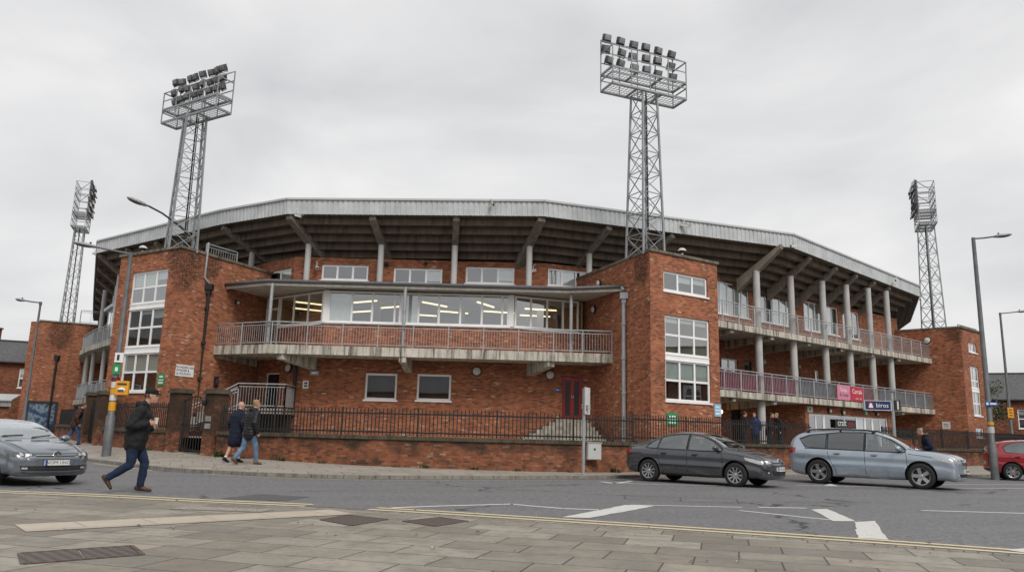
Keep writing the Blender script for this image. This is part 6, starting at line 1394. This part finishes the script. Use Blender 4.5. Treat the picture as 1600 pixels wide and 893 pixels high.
estate = dict(T=EST, paint=('blue_grey_paint', (.34, .395, .455), .26, .35), wr=.35, wx=(-1.36, 1.38), track=1.57, spokes=5, spokew=(.042, .05), plates=(1,), plate_z=.50, reg='BL47 NKG', badge=(.752, .078), bolt=True, mirror=(.84, 1.03), bonnet=[[(1.04, .71), (1.5, .67), (1.95, .61), (2.2, .52)]],
    patches=[win([(-.02, 1.485), (.28, 1.44), (.62, 1.30), (.90, 1.12), (1.0, 1.03)], [(-.02, 1.005), (.3, .995), (.6, .995), (.85, .99), (.98, .99)]),
             win([(-1.08, 1.455), (-.7, 1.49), (-.10, 1.49)], [(-1.08, 1.03), (-.7, 1.02), (-.10, 1.008)], 'tintglass'),
             win([(-1.92, 1.28), (-1.6, 1.40), (-1.16, 1.45)], [(-1.72, 1.07), (-1.5, 1.05), (-1.16, 1.035)], 'tintglass'),
             ('windscreen', 'screen', [(.34, -.57), (.3, -.2), (.3, .2), (.34, .57)], [(1.05, -.72), (1.16, -.3), (1.16, .3), (1.05, .72)], 't', dict(both=False, rows_=8)),
             ('rear_window', 'tintglass', [(-.5, 1.36), (.5, 1.36)], [(-.55, 1.06), (.55, 1.06)], 'r', dict(both=False)),
             ('headlight', 'lampc', [(1.68, .885), (1.84, .875), (2.02, .855), (2.16, .825)], [(1.74, .82), (1.84, .785), (2.02, .75), (2.18, .725)], 's', {}),
             ('headlight', 'lampc', [(.44, .80), (.58, .825), (.72, .845)], [(.44, .73), (.58, .72), (.74, .725)], 'f', {}),
             ('grille', 'trim', sym([(.05, .825), (.41, .82)]), sym([(.05, .665), (.36, .675)]), 'f', dict(both=False)),
             ('grille_bar', 'chrome', sym([(.05, .805), (.39, .805)]), sym([(.05, .785), (.385, .785)]), 'f', dict(both=False, off=.014, rows_=1)), ('grille_bar', 'chrome', sym([(.05, .757), (.38, .76)]), sym([(.05, .737), (.375, .742)]), 'f', dict(both=False, off=.014, rows_=1)), ('grille_bar', 'chrome', sym([(.05, .71), (.37, .714)]), sym([(.05, .69), (.365, .697)]), 'f', dict(both=False, off=.014, rows_=1)),
             ('lower_grille', 'trim', sym([(.3, .435), (.62, .435)]), sym([(.3, .345), (.56, .35)]), 'f', dict(both=False, rows_=4)),
             ('fog_lamp', 'lampc', [(.62, .425), (.70, .43)], [(.62, .375), (.70, .375)], 'f', dict(off=.014, rows_=2, cols_=4)),
             ('tail_light', 'tail', [(-2.2, 1.04), (-2.02, 1.03)], [(-2.24, .86), (-2.06, .90)], 's', {}),
             ('tail_light', 'tail', [(.56, 1.02), (.74, 1.04)], [(.56, .84), (.74, .85)], 'r', {}),
             ('rear_bumper_trim', 'trim', sym([(.3, .45), (.7, .45)]), sym([(.3, .38), (.66, .38)]), 'r', dict(both=False)),
             ('fuel_flap', 'body', [(-1.95, .93), (-1.75, .93)], [(-1.95, .76), (-1.75, .76)], 's', dict(off=.006)),
             ('wiper', 'trim', [(1.08, -.55), (1.04, -.1)], [(1.105, -.55), (1.065, -.1)], 't', dict(both=False, off=.02, rows_=1)), ('wiper', 'trim', [(1.13, .05), (1.04, .5)], [(1.155, .05), (1.06, .5)], 't', dict(both=False, off=.02, rows_=1))],
    gaps=[[(-.06, 1.50), (-.06, .95), (-.05, .45), (-.03, .28)], [(1.02, .98), (1.05, .82), (1.05, .45), (1.0, .28)], [(-1.12, 1.46), (-1.1, 1.0), (-1.06, .8), (-.98, .6), (-.87, .42), (-.85, .28)], [(1.08, .94), (1.4, .905), (1.68, .86)]],
    mouldings=[([(-.92, .575), (-.09, .57)], .05, 'moulding', .014), ([(-.03, .57), (.98, .555)], .05, 'moulding', .014), ([(-1.75, 1.02), (-.6, 1.0), (.98, .97)], .02, 'trim', .008)], handles=[(-.82, .895), (.2, .88)])
M['moulding'] = paint('blue_grey_moulding', (.24, .305, .38), .4, .3, .2)
VW = [tuple(r_) for r_ in SAL]
vw = dict(sedan); vw.update(paint=('silver_grey_paint', (.155, .18, .215), .24, .4), wr=.335, spokes=5, pair=(-.05, .05), spokew=(.014, .018), reg='VOP9 UNO', plate_z=.515, badge=(.685, .088), bow=(.20, .13),
    patches=[p for p in sedan['patches'] if p[0] not in ('headlight', 'grille', 'grille_bar', 'lower_grille', 'grille_slat', 'fog_lamp', 'fog_lens')] + [
        ('headlight', 'lampdark', [(1.76, .795), (1.90, .775), (2.10, .735)], [(1.84, .69), (1.95, .655), (2.12, .64)], 's', {}),
        ('headlight', 'lampdark', [(.42, .715), (.56, .735), (.71, .75)], [(.42, .655), (.56, .635), (.71, .63)], 'f', {}),
        ('headlight_lens', 'lampc', [(.50, .705), (.60, .715)], [(.50, .66), (.60, .66)], 'f', dict(off=.012, rows_=2, cols_=5)), ('headlight_lens', 'lampc', [(.63, .72), (.70, .73)], [(.63, .66), (.70, .66)], 'f', dict(off=.012, rows_=2, cols_=5)),
        ('daylight_strip', 'chrome', [(.43, .65), (.56, .632), (.70, .625)], [(.43, .64), (.56, .62), (.70, .615)], 'f', dict(off=.012, rows_=1)),
        ('grille', 'trim', sym([(.05, .715), (.42, .715)]), sym([(.05, .65), (.42, .655)]), 'f', dict(both=False)),
        ('grille_bar', 'chrome', sym([(.05, .69), (.42, .692)]), sym([(.05, .674), (.42, .676)]), 'f', dict(both=False, off=.012, rows_=1)),
        ('lower_grille', 'trim', sym([(.3, .445), (.70, .45)]), sym([(.3, .335), (.66, .345)]), 'f', dict(both=False, rows_=4)),
        ('grille_slat', 'lampdark', sym([(.2, .40), (.5, .40)]), sym([(.2, .388), (.5, .388)]), 'f', dict(both=False, off=.012, rows_=1)),
        ('fog_lamp', 'lampc', [(.56, .415), (.66, .42)], [(.56, .375), (.66, .375)], 'f', dict(off=.014, rows_=2, cols_=4)),
        ('chin_strip', 'lampdark', sym([(.3, .315), (.66, .325)]), sym([(.3, .295), (.66, .305)]), 'f', dict(both=False, off=.012, rows_=1))])
HAT = [(-1.98, .44, .82, .98, .96, .64, .52), (-1.93, .34, .92, 1.12, 1.09, .74, .57), (-1.8, .27, .97, 1.27, 1.23, .82, .58), (-1.5, .23, .975, 1.41, 1.37, .86, .575), (-1.0, .21, .965, 1.485, 1.44, .875, .575), (-.4, .205, .955, 1.50, 1.455, .875, .575), (.1, .205, .945, 1.46, 1.42, .875, .58), (.55, .205, .93, 1.31, 1.28, .875, .61), (1.0, .215, .91, 1.04, 1.02, .87, .68), (1.4, .22, .865, .96, .94, .85, .67), (1.72, .24, .79, .85, .835, .80, .6), (1.9, .27, .69, .73, .72, .71, .52), (1.97, .36, .58, .62, .61, .6, .45)]
hatch = dict(T=HAT, paint=('red_paint', (.30, .008, .014), .25, .15), wr=.315, wx=(-1.2, 1.24), track=1.5, spokes=6, pair=(-.035, .035), spokew=(.014, .018), plates=(-1,), plate_z=.5, plate_zr=.62, reg='KV06 LRD', mirror=(.66, 1.0),
    patches=[win([(-.3, 1.41), (.08, 1.38), (.45, 1.26), (.72, 1.08), (.80, 1.0)], [(-.3, .985), (.1, .975), (.4, .97), (.65, .965), (.78, .965)]), win([(-1.42, 1.20), (-1.2, 1.33), (-.9, 1.39), (-.38, 1.41)], [(-1.35, 1.03), (-1.2, 1.01), (-.9, 1.0), (-.38, .988)]),
             ('windscreen', 'screen', [(.16, -.54), (.14, 0), (.16, .54)], [(.86, -.68), (.96, 0), (.86, .68)], 't', dict(both=False, rows_=8)), ('rear_window', 'cglass', [(-.5, 1.27), (.5, 1.27)], [(-.6, 1.0), (.6, 1.0)], 'r', dict(both=False)),
             ('tail_light', 'tail', [(-1.84, .99), (-1.62, .97)], [(-1.86, .80), (-1.7, .82)], 's', {}), ('tail_light', 'tail', [(.52, .98), (.72, 1.0)], [(.52, .80), (.72, .80)], 'r', {}), ('rear_bumper_trim', 'trim', sym([(.3, .42), (.66, .42)]), sym([(.3, .34), (.6, .34)]), 'r', dict(both=False)),
             ('headlight', 'lampc', [(1.4, .80), (1.72, .74)], [(1.45, .72), (1.74, .64)], 's', {})],
    gaps=[[(-.34, 1.43), (-.34, .9), (-.33, .45), (-.31, .27)], [(.82, .94), (.85, .8), (.85, .45), (.82, .27)], [(-1.3, .98), (-1.2, .8), (-1.0, .6), (-.86, .45), (-.8, .27)]], mouldings=[([(-.8, .52), (-.36, .515)], .05, 'trim', .014), ([(-.3, .515), (.8, .50)], .05, 'trim', .014)], handles=[(-1.0, .86), (-.1, .85)])
vc = car('parked_car', 'silver grey saloon at the left edge, behind the man in the cap', (-10.75, 16.75), R(-31), .92, vw)
vc.scale.z *= .94
sc_ = car('parked_car', 'dark grey saloon standing at the kerb in front of the red door', (5.7, 22.95), R(-39), .98, sedan)
ec = car('parked_car', 'light blue grey estate car with roof rails, between the dark saloon and the red car', (11.35, 24.3), R(-38), 1.04, estate)
for sgn in (1, -1):
    g = MB(); pts = [(-1.75, sgn * .60, 1.50), (-1.6, sgn * .60, 1.575), (-.9, sgn * .60, 1.60), (0, sgn * .60, 1.58), (.22, sgn * .60, 1.52)]; g.tube(pts, .022, 8); [g.bar((x, sgn * .60, 1.48), (x, sgn * .60, z), .06, .03) for x, z in ((-1.68, 1.54), (-.75, 1.59), (.15, 1.53))]; g.obj('roof_rail', M['trim'], ec, angle=50)
rc = car('parked_car', 'bright red hatchback cut off by the right edge of the picture', (21.25, 31.1), R(-22), 1.04, hatch)
# ------------------------------------------------------------------ people
def cloth(name, base, rough=.85, var=.2, scale=7, bump=.25):
    n = NT(name); P = n.obj(); f = n.noise(P, scale, 4, .6); w_ = n.noise(n.scalev(P, (1, 1, .55)), 9, 3, .6, .8)
    c = n.mix(n.step(f, .3, .7), tuple(x * (1 - var) for x in base), tuple(x * (1 + var) for x in base)); return n.done(n.principled(c, rough, 0, .3, n.bump(w_, bump, .03)))
M['skin'] = simple('skin', (.50, .29, .21), .55, 0, .08, 8); M['hair'] = simple('hair', (.06, .035, .022), .7, 0, .3, 20); M['fairhair'] = simple('fair_hair', (.30, .19, .10), .7, 0, .2, 20); M['greyhair'] = simple('grey_stubble', (.30, .23, .19), .7, 0, .2, 20)
M['blackcoat'] = cloth('black_jacket', (.012, .012, .013), .75); M['navycoat'] = cloth('navy_coat', (.010, .013, .030), .85); M['puffer'] = cloth('black_puffer', (.014, .014, .017), .5); M['brownjacket'] = cloth('brown_jacket', (.045, .018, .012), .7)
M['denim'] = cloth('dark_denim', (.014, .025, .055), .9); M['paledenim'] = cloth('pale_denim', (.11, .18, .27), .9, .35, 5); M['blueden'] = cloth('blue_denim', (.04, .075, .15), .9, .3); M['shorts'] = cloth('black_shorts', (.008, .008, .009), .9); M['bluejacket'] = cloth('blue_jacket', (.025, .05, .16), .8); M['tan'] = cloth('brown_leather', (.075, .036, .02), .5); M['tan2'] = cloth('light_brown_leather', (.16, .075, .035), .55); M['blackshoe'] = cloth('black_shoe', (.012, .012, .013), .5); M['sock'] = cloth('white_sock', (.6, .6, .6), .9); M['cap'] = cloth('black_cap', (.012, .012, .012), .9); M['fur'] = cloth('brown_fur', (.16, .09, .045), 1, .4, 30, .8); M['shirt'] = cloth('pale_shirt', (.55, .56, .58), .9); M['eye'] = simple('eye', (.02, .018, .016), .2, 0, .2, 20); M['paper'] = simple('paper_cup', (.62, .58, .5), .6, 0, .08, 20)

def ring_tube(g, pts, rad, lat=None, k=14, caps=True):
    """loft through pts; rad entries are r or (r lateral, r forward); lat = lateral direction"""
    pts = [V(p) for p in pts]; rows = []
    for i, p in enumerate(pts):
        d = (pts[min(i + 1, len(pts) - 1)] - pts[max(i - 1, 0)]).normalized(); l = V(lat) if lat is not None else (V((1, 0, 0)) if abs(d.x) < .8 else V((0, 1, 0)))
        l = (l - d * l.dot(d)).normalized(); f = d.cross(l); r = rad[i] if isinstance(rad[i], (tuple, list)) else (rad[i], rad[i])
        rows.append([p + l * (r[0] * math.cos(t_)) + f * (r[1] * math.sin(t_)) for t_ in (2 * math.pi * j / k for j in range(k))])
    def cap(row, p, d, r):
        return [[p + (v - p) * s + d * r * h_ for v in row] for s, h_ in ((.86, .4), (.5, .78), (.02, .9))]
    if caps:
        r0 = min(rad[0]) if isinstance(rad[0], (tuple, list)) else rad[0]; r1 = min(rad[-1]) if isinstance(rad[-1], (tuple, list)) else rad[-1]
        a = cap(rows[0], pts[0], (pts[0] - pts[1]).normalized(), r0)[::-1]; b = cap(rows[-1], pts[-1], (pts[-1] - pts[-2]).normalized(), r1); rows = a + rows + b
    g.grid(rows, closed=True); g.poly(rows[0][::-1]); g.poly(rows[-1])
def fuse(g, name, mat, parent, voxel=.011, smooth_it=3):
    """unite the overlapping lofts into one continuous surface"""
    o = g.obj(name, mat); bm = bmesh.new(); bm.from_mesh(o.data); bmesh.ops.remove_doubles(bm, verts=bm.verts, dist=.0004); bmesh.ops.recalc_face_normals(bm, faces=bm.faces); bm.to_mesh(o.data); bm.free()
    r = o.modifiers.new('r', 'REMESH'); r.mode = 'VOXEL'; r.voxel_size = voxel; 
    if name in ('jacket', 'trousers', 'shorts'): dm = o.modifiers.new('d', 'DISPLACE'); dm.texture = FOLD; dm.strength = .035 if name == 'jacket' else .026; dm.mid_level = .5; dm.texture_coords = 'LOCAL'
    s = o.modifiers.new('s', 'SMOOTH'); s.iterations = smooth_it; s.factor = .5
    bpy.context.view_layer.update(); me = evaluated(o); o.modifiers.clear(); o.data = me; me.name = name; me.polygons.foreach_set('use_smooth', [True] * len(me.polygons))
    if parent: o.parent = parent
    return o
FOLD = bpy.data.textures.new('cloth_folds', 'CLOUDS'); FOLD.noise_scale = .11; FOLD.noise_depth = 2
def person(label, loc, face, sc, J, wear, group=None):
    """J: joints in a local frame (x to the person's right, y forward, z up), wear: clothing"""
    hipz = J.get('hipz', .93); lean = J.get('lean', .06); hu = J.get('hunch', .03); yaw = J.get('yaw', 0); nod = J.get('nod', 0)
    def sp(z): u = (z - hipz) / .6; return V((0, lean * u * .6 / .6 + hu * max(0, u - .45) * 1.6, z))
    neck, hc = sp(hipz + .585), sp(hipz + .755) + V((0, hu * .5 + .025, 0)); sh = hipz + .50; g = MB(); hi = [hipz - .06, hipz + .02, hipz + .14, hipz + .28, hipz + .42, hipz + .51, hipz + .56]
    ring_tube(g, [sp(z) for z in hi], [(.165, .118), (.168, .118), (.142, .10), (.158, .112), (.178, .118), (.165, .095), (.08, .065)], (1, 0, 0), 20)
    ring_tube(g, [neck - V((0, .01, .06)), neck, hc - V((0, .02, .05))], [.062, .056, .056])
    rotm = Matrix.Rotation(yaw, 3, 'Z') @ Matrix.Rotation(-nod, 3, 'X'); H = lambda x, y, z: hc + rotm @ V((x, y, z))
    hp = [(-.118, .5, .40, .02), (-.10, .60, .62, .018), (-.06, .80, .86, .01), (-.02, .92, .96, 0), (.03, 1.0, 1.0, -.004), (.07, .95, .92, -.008), (.10, .72, .68, -.01), (.118, .35, .34, -.01)]
    rows = [[H(.076 * a * math.cos(t_), .098 * b * math.sin(t_) + c, z) for t_ in (2 * math.pi * j / 18 for j in range(18))] for z, a, b, c in hp]; g.grid(rows, closed=True); g.poly(rows[0][::-1]); g.poly(rows[-1])
    ring_tube(g, [H(0, .088, .02), H(0, .112, -.025), H(0, .10, -.04)], [.011, .016, .012]); ring_tube(g, [H(-.02, .094, -.068), H(.02, .094, -.068)], [.009, .009]); ring_tube(g, [H(-.03, .09, .03), H(.03, .09, .03)], [.012, .012]); ring_tube(g, [H(0, .07, -.10), H(0, .085, -.10)], [.024, .018])
    for s in (1, -1): ring_tube(g, [H(s * .074, -.004, -.028), H(s * .083, -.014, .0), H(s * .080, -.012, .026)], [.010, .014, .010], k=8)
    arms = []
    for s, key in ((1, 'R'), (-1, 'L')):
        S = sp(sh) + V((s * .185, 0, -.005)); E, Wr = V(J['elbow' + key]), V(J['wrist' + key]); arms.append((S, E, Wr))
        ring_tube(g, [S, S.lerp(E, .5), E, E.lerp(Wr, .35), Wr], [.056, .048, .040, .040, .027])
        d = (Wr - E).normalized(); hd = V(J.get('hand' + key, tuple(d))).normalized(); side = V(J.get('palm' + key, (0, 1, 0))); side = (side - hd * side.dot(hd)).normalized(); nrm = hd.cross(side)
        if s < 0: nrm = -nrm
        ring_tube(g, [Wr, Wr + hd * .04, Wr + hd * .085], [(.026, .02), (.040, .016), (.042, .014)], side, 12); curl = J.get('curl' + key, .5)
        for fi, (off, ln) in enumerate(((.031, .068), (.011, .078), (-.010, .072), (-.029, .056))):
            b0 = Wr + hd * .08 + side * off; b1 = b0 + (hd * math.cos(curl * .6) - nrm * math.sin(curl * .6)) * ln * .48; b2 = b1 + (hd * math.cos(curl * 1.5) - nrm * math.sin(curl * 1.5)) * ln * .32; b3 = b2 + (hd * math.cos(curl * 2.3) - nrm * math.sin(curl * 2.3)) * ln * .24
            ring_tube(g, [b0 - hd * .012, b1, b2, b3], [.0095, .009, .0085, .0075], k=8)
        t0 = Wr + hd * .03 + side * .032; t1 = t0 + (hd * .6 + side * .75 - nrm * .2).normalized() * .034; ring_tube(g, [t0 - side * .012, t1, t1 + (hd * .9 + side * .2 - nrm * .3).normalized() * .032], [.012, .0105, .009], k=8)
    legs = []
    for s, key in ((1, 'R'), (-1, 'L')):
        Hp = V((s * .092, 0, hipz - .03)); K, A, Tn = V(J['knee' + key]), V(J['ankle' + key]), V(J['toe' + key]); legs.append((Hp, K, A, Tn))
        ring_tube(g, [Hp, Hp.lerp(K, .45), K, K.lerp(A, .3), K.lerp(A, .7), A], [.088, .074, .054, .056, .042, .038]); heel = A - (Tn - A).normalized() * .05 - V((0, 0, .02)); ring_tube(g, [heel, A.lerp(Tn, .5), Tn], [(.036, .032), (.042, .028), (.036, .02)], (1, 0, 0))
    body = fuse(g, 'person', M['skin'], None, .0085, 2); body.location = loc; body.rotation_euler = (0, 0, face); body.scale = (sc,) * 3; tag(body, label, 'person', group)
    for s in (1, -1): q = MB(); q.ball(H(s * .031, .086, .012), (.012, .008, .008), 10); q.obj('eye', M['eye'], body, smooth=True)
    # jacket
    c = wear['coat']; g = MB(); hem = c.get('hem', .80) - .93 + hipz; inf = c.get('fat', .032); flare = c.get('flare', 0); zs = []; z = hem
    while z < hipz + .50: zs.append(z); z += .02
    base = [(hipz - .40, .155, .125), (hipz - .1, .168, .125), (hipz + .02, .17, .12), (hipz + .14, .155, .112), (hipz + .28, .165, .12), (hipz + .42, .18, .12), (hipz + .5, .17, .10)]; pr = []
    for i, z in enumerate(zs):
        zz = z + 0; b = cr_interp(base, max(base[0][0], min(base[-1][0], zz))); q = inf + flare * max(0, (hipz - z)) + (.013 * abs(math.sin((z - hem) * math.pi / .075)) if c.get('quilt') else 0) + .004 * math.sin(z * 43) * (not c.get('quilt')); pr.append((b[0] + q, b[1] + q + c.get('deep', 0) * math.sin(max(0, min(1, (z - hem) / .6)) * math.pi)))
    ring_tube(g, [sp(z) for z in zs] + [sp(hipz + .535), sp(hipz + .57)], pr + [(.155, .10), (.095, .085)], (1, 0, 0), 24)
    for S, E, Wr in arms:
        up = S + V((-.02 if S.x > 0 else .02, 0, .0)); n = 12; P = [lerp(up, E, i / n) for i in range(n)] + [lerp(E, Wr + (Wr - E) * -.03, i / n) for i in range(n + 1)]; Rr = [lerp(.068, .055, i / n) for i in range(n)] + [lerp(.055, .038, i / n) for i in range(n + 1)]
        Rr = [r + inf * .62 + (.010 * abs(math.sin(i * 1.25)) if c.get('quilt') else .003 * math.sin(i * 1.9)) for i, r in enumerate(Rr)]; ring_tube(g, P, Rr)
    if c.get('hood'): hb = neck + V((0, -.075, .015)); ring_tube(g, [hb + V((-.085, .05, .0)), hb + V((-.05, -.02, .01)), hb + V((.05, -.02, .01)), hb + V((.085, .05, .0))], [.05, .062, .062, .05], (0, 0, 1)); ring_tube(g, [hb + V((0, -.02, -.09)), hb + V((0, -.01, .02))], [(.09, .03), (.10, .05)], (1, 0, 0))
    ring_tube(g, [neck + V((0, .005, -.04)), neck + V((0, .012, .035))], [(.082, .082), (.072, .074)], (1, 0, 0))
    jk = fuse(g, 'jacket', M[c['mat']], body, .012, 2)
    if c.get('furhood'): g = MB(); hb = neck + V((0, -.05, .05)); ring_tube(g, [hb + V((-.10, .09, .01)), hb + V((-.08, -.01, .03)), hb + V((0, -.05, .035)), hb + V((.08, -.01, .03)), hb + V((.10, .09, .01))], [.03, .042, .048, .042, .03]); fuse(g, 'fur_trim', M['fur'], jk, .012, 1)
    # trousers
    t_ = wear['legs']; g = MB(); sh_ = t_.get('short'); ring_tube(g, [sp(hipz - .1), sp(hipz + .0), sp(hipz + .08)], [(.165, .128), (.182, .13), (.165, .115)], (1, 0, 0), 20)
    for Hp, K, A, Tn in legs:
        if sh_: ring_tube(g, [Hp, Hp.lerp(K, .5), Hp.lerp(K, .95)], [.105, .105, .10])
        else:
            n = 7; P = [lerp(Hp, K, i / n) for i in range(n)] + [lerp(K, A, i / n) for i in range(n)] + [A - (A - K).normalized() * .01]; w0 = t_.get('wide', 1); Rr = [lerp(.104, .073, i / n) * w0 for i in range(n)] + [lerp(.072, .058, i / n) * w0 + .003 * math.sin(i * 2.4) for i in range(n)] + [.057 * w0]; ring_tube(g, P, Rr)
    tr = fuse(g, 'shorts' if sh_ else 'trousers', M[t_['mat']], body, .012, 2)
    for Hp, K, A, Tn in legs:
        d = (Tn - A); g = MB(); up = (K - A).normalized(); fl = (d - up * 0).normalized(); heel = A - fl * .055 - up * .03; ring_tube(g, [heel, heel.lerp(Tn, .35) + up * .008, heel.lerp(Tn, .7), Tn + fl * .02], [(.041, .047), (.045, .05), (.050, .036), (.042, .026)], (1, 0, 0)); ring_tube(g, [A - up * .02, A + up * wear.get('boot', .03)], [.052, .05]); fuse(g, 'shoe', M[wear['shoe']], body, .010, 2)
        if sh_: g = MB(); ring_tube(g, [A, A + up * .07], [.045, .045]); g.obj('sock', M['sock'], body, smooth=True)
    # hair or cap
    h_ = wear.get('hair')
    if h_ == 'cap':
        g = MB(); rows = [[H(.085 * a * math.cos(u), .108 * a * math.sin(u) - .004, z) for u in (2 * math.pi * j / 20 for j in range(20))] for z, a in ((.035, .97), (.05, 1.03), (.08, 1.06), (.11, .95), (.135, .6), (.142, .02))]; g.grid(rows, closed=True); g.poly(rows[0][::-1]); ring_tube(g, [H(0, .07, .055), H(0, .135, .045), H(0, .16, .035)], [(.07, .02), (.065, .012), (.04, .008)], (1, 0, 0)); fuse(g, 'cap', M['cap'], body, .009, 2)
        g = MB(); ring_tube(g, [H(0, -.085, -.02), H(0, -.09, .03)], [(.062, .02), (.07, .022)], (1, 0, 0)); [ring_tube(g, [H(s * .068, -.04, -.015), H(s * .07, -.03, .03)], [(.012, .03), (.014, .04)]) for s in (1, -1)]; fuse(g, 'hair', M['hair'], body, .008, 1)
    elif h_:
        g = MB(); lo = wear.get('hairlow', -.03); top_ = wear.get('hairtop', 1)
        rows = [[H(.083 * a * math.cos(u), .104 * b * math.sin(u) - .018, z) for u in (2 * math.pi * j / 20 for j in range(20))] for z, a, b in ((lo, .80, .72), (.0, .95, .84), (.04, 1.02, .93), (.08, 1.0 * top_, .95 * top_), (.115, .78 * top_, .76 * top_), (.132 if top_ == 1 else .118, .3, .3), (.134 if top_ == 1 else .119, .02, .02))]; g.grid(rows, closed=True); g.poly(rows[0][::-1]); fuse(g, 'hair', M[h_], body, .008, 1)
    return body
STAND = dict(elbowR=(.27, -.02, 1.17), wristR=(.28, .08, .93), elbowL=(-.27, -.02, 1.17), wristL=(-.28, .08, .93), kneeR=(.11, .02, .50), ankleR=(.115, -.02, .085), toeR=(.13, .13, .03), kneeL=(-.11, .02, .50), ankleL=(-.115, -.02, .085), toeL=(-.13, .13, .03), palmR=(0, 1, 0), palmL=(0, 1, 0))
def pose(**k): d = dict(STAND); d.update(k); return d
# the man in the cap crossing the road, mid stride
walk = pose(hipz=.90, lean=.05, hunch=.05, elbowR=(.27, -.06, 1.13), wristR=(.16, .20, 1.17), handR=(-.25, 1, .25), palmR=(0, .2, 1), curlR=1.0, elbowL=(-.26, -.02, 1.13), wristL=(-.15, .20, 1.10), handL=(.3, 1, .2), palmL=(0, .2, 1),
    kneeL=(-.09, .17, .50), ankleL=(-.10, .13, .085), toeL=(-.11, .29, .035), kneeR=(.10, -.02, .47), ankleR=(.11, -.36, .235), toeR=(.115, -.29, .09), yaw=R(8), nod=.05)
m1 = person('man in a black cap and black jacket crossing the road with a cup', (-6.93, 14.62, .005), R(-78), 1.06, walk, dict(coat=dict(mat='blackcoat', hem=.83, fat=.05, hood=1, deep=.025), legs=dict(mat='denim', wide=1.08), shoe='tan', hair='cap', boot=.06))
g = MB(); g.lathe([(.001, 0), (.028, 0), (.038, .11), (.041, .112), (.041, .122), (.001, .124)], k=18); Mx = Matrix.Translation(m1.location) @ Matrix.Rotation(R(-78), 4, 'Z') @ Matrix.Scale(1.06, 4)
cp = g.obj('paper_cup', M['paper'], angle=40, loc=Mx @ V((.10, .325, 1.17))); tag(cp, 'pale paper cup in the hand of the man in the cap', 'cup')
g = MB(); ring_tube(g, [V((0, .02, .80)), V((0, .02, .86))], [(.188, .14), (.188, .14)], (1, 0, 0), 20); fuse(g, 'shirt', M['shirt'], m1, .012, 1)
# the pair on the far pavement, seen from behind
pz = lambda x, y: pave_z(x, y)
x, y = -8.45, 24.3
person('bald man in navy coat and black shorts, left of the walking pair', (x, y, pz(x, y)), R(-28), 1.03, pose(lean=.04, kneeR=(.10, .10, .51), ankleR=(.11, .09, .085), toeR=(.12, .24, .03), kneeL=(-.10, -.04, .50), ankleL=(-.11, -.22, .11), toeL=(-.12, -.09, .03), yaw=R(-12)), dict(coat=dict(mat='navycoat', hem=.60, fat=.038, flare=.02), legs=dict(mat='shorts', short=1), shoe='blackshoe'))
x, y = -7.75, 23.5
person('man in a black quilted jacket and pale blue jeans, right of the walking pair', (x, y, pz(x, y)), R(-38), 1.06, pose(lean=.05, elbowR=(.28, -.05, 1.16), wristR=(.29, .06, .90), kneeR=(.11, .15, .50), ankleR=(.12, .20, .085), toeR=(.13, .35, .035), kneeL=(-.10, -.10, .48), ankleL=(-.11, -.36, .16), toeL=(-.115, -.26, .045), yaw=R(-10)), dict(coat=dict(mat='puffer', hem=.80, fat=.035, quilt=1, hood=1), legs=dict(mat='paledenim', wide=1.05), shoe='tan2', hair='fairhair', hairlow=-.06))
# far left walker with the brown jacket
x, y = -18.6, 33.6
person('man in a brown jacket and blue jeans walking beside the far left pier', (x, y, pz(x, y)), R(-50), 1.0, pose(lean=.10, hunch=.05, kneeR=(.11, .16, .50), ankleR=(.12, .20, .085), toeR=(.13, .35, .03), kneeL=(-.10, -.10, .49), ankleL=(-.11, -.34, .14), toeL=(-.12, -.23, .04)), dict(coat=dict(mat='brownjacket', hem=.82, fat=.035), legs=dict(mat='blueden'), shoe='blackshoe', hair='hair', hairtop=.98))
# man behind the estate car
x, y = 15.95, 29.6
person('man with cropped hair and a fur trimmed hood behind the light blue estate', (x, y, pz(x, y)), R(75), 1.05, pose(lean=.10, hunch=.07, elbowR=(.26, .02, 1.15), wristR=(.16, .24, 1.06), elbowL=(-.26, .02, 1.15), wristL=(-.16, .24, 1.06), nod=.22), dict(coat=dict(mat='navycoat', hem=.74, fat=.045, hood=1, furhood=1), legs=dict(mat='denim'), shoe='blackshoe', hair='greyhair', hairlow=.0, hairtop=.985))
# four people under the lower balcony
for (x, y, f, mat, lb, hr) in ((10.75, 35.8, R(-70), 'blackcoat', 'person in a dark coat standing leftmost of the group under the balcony', 'hair'), (11.55, 36.5, R(150), 'bluejacket', 'person in a blue jacket standing in the group under the balcony', 'hair'), (12.2, 36.5, R(-120), 'blackcoat', 'person in dark clothes second from the white column under the balcony', 'hair'), (12.7, 36.5, R(100), 'blackcoat', 'person in dark clothes standing nearest the white column', 'fairhair')):
    person(lb, (x, y, .86), f, .95, pose(elbowR=(.26, .06, 1.17), wristR=(.15, .26, 1.10)), dict(coat=dict(mat=mat, hem=.78, fat=.035), legs=dict(mat='denim'), shoe='blackshoe', hair=hr), 'people standing under the lower balcony')
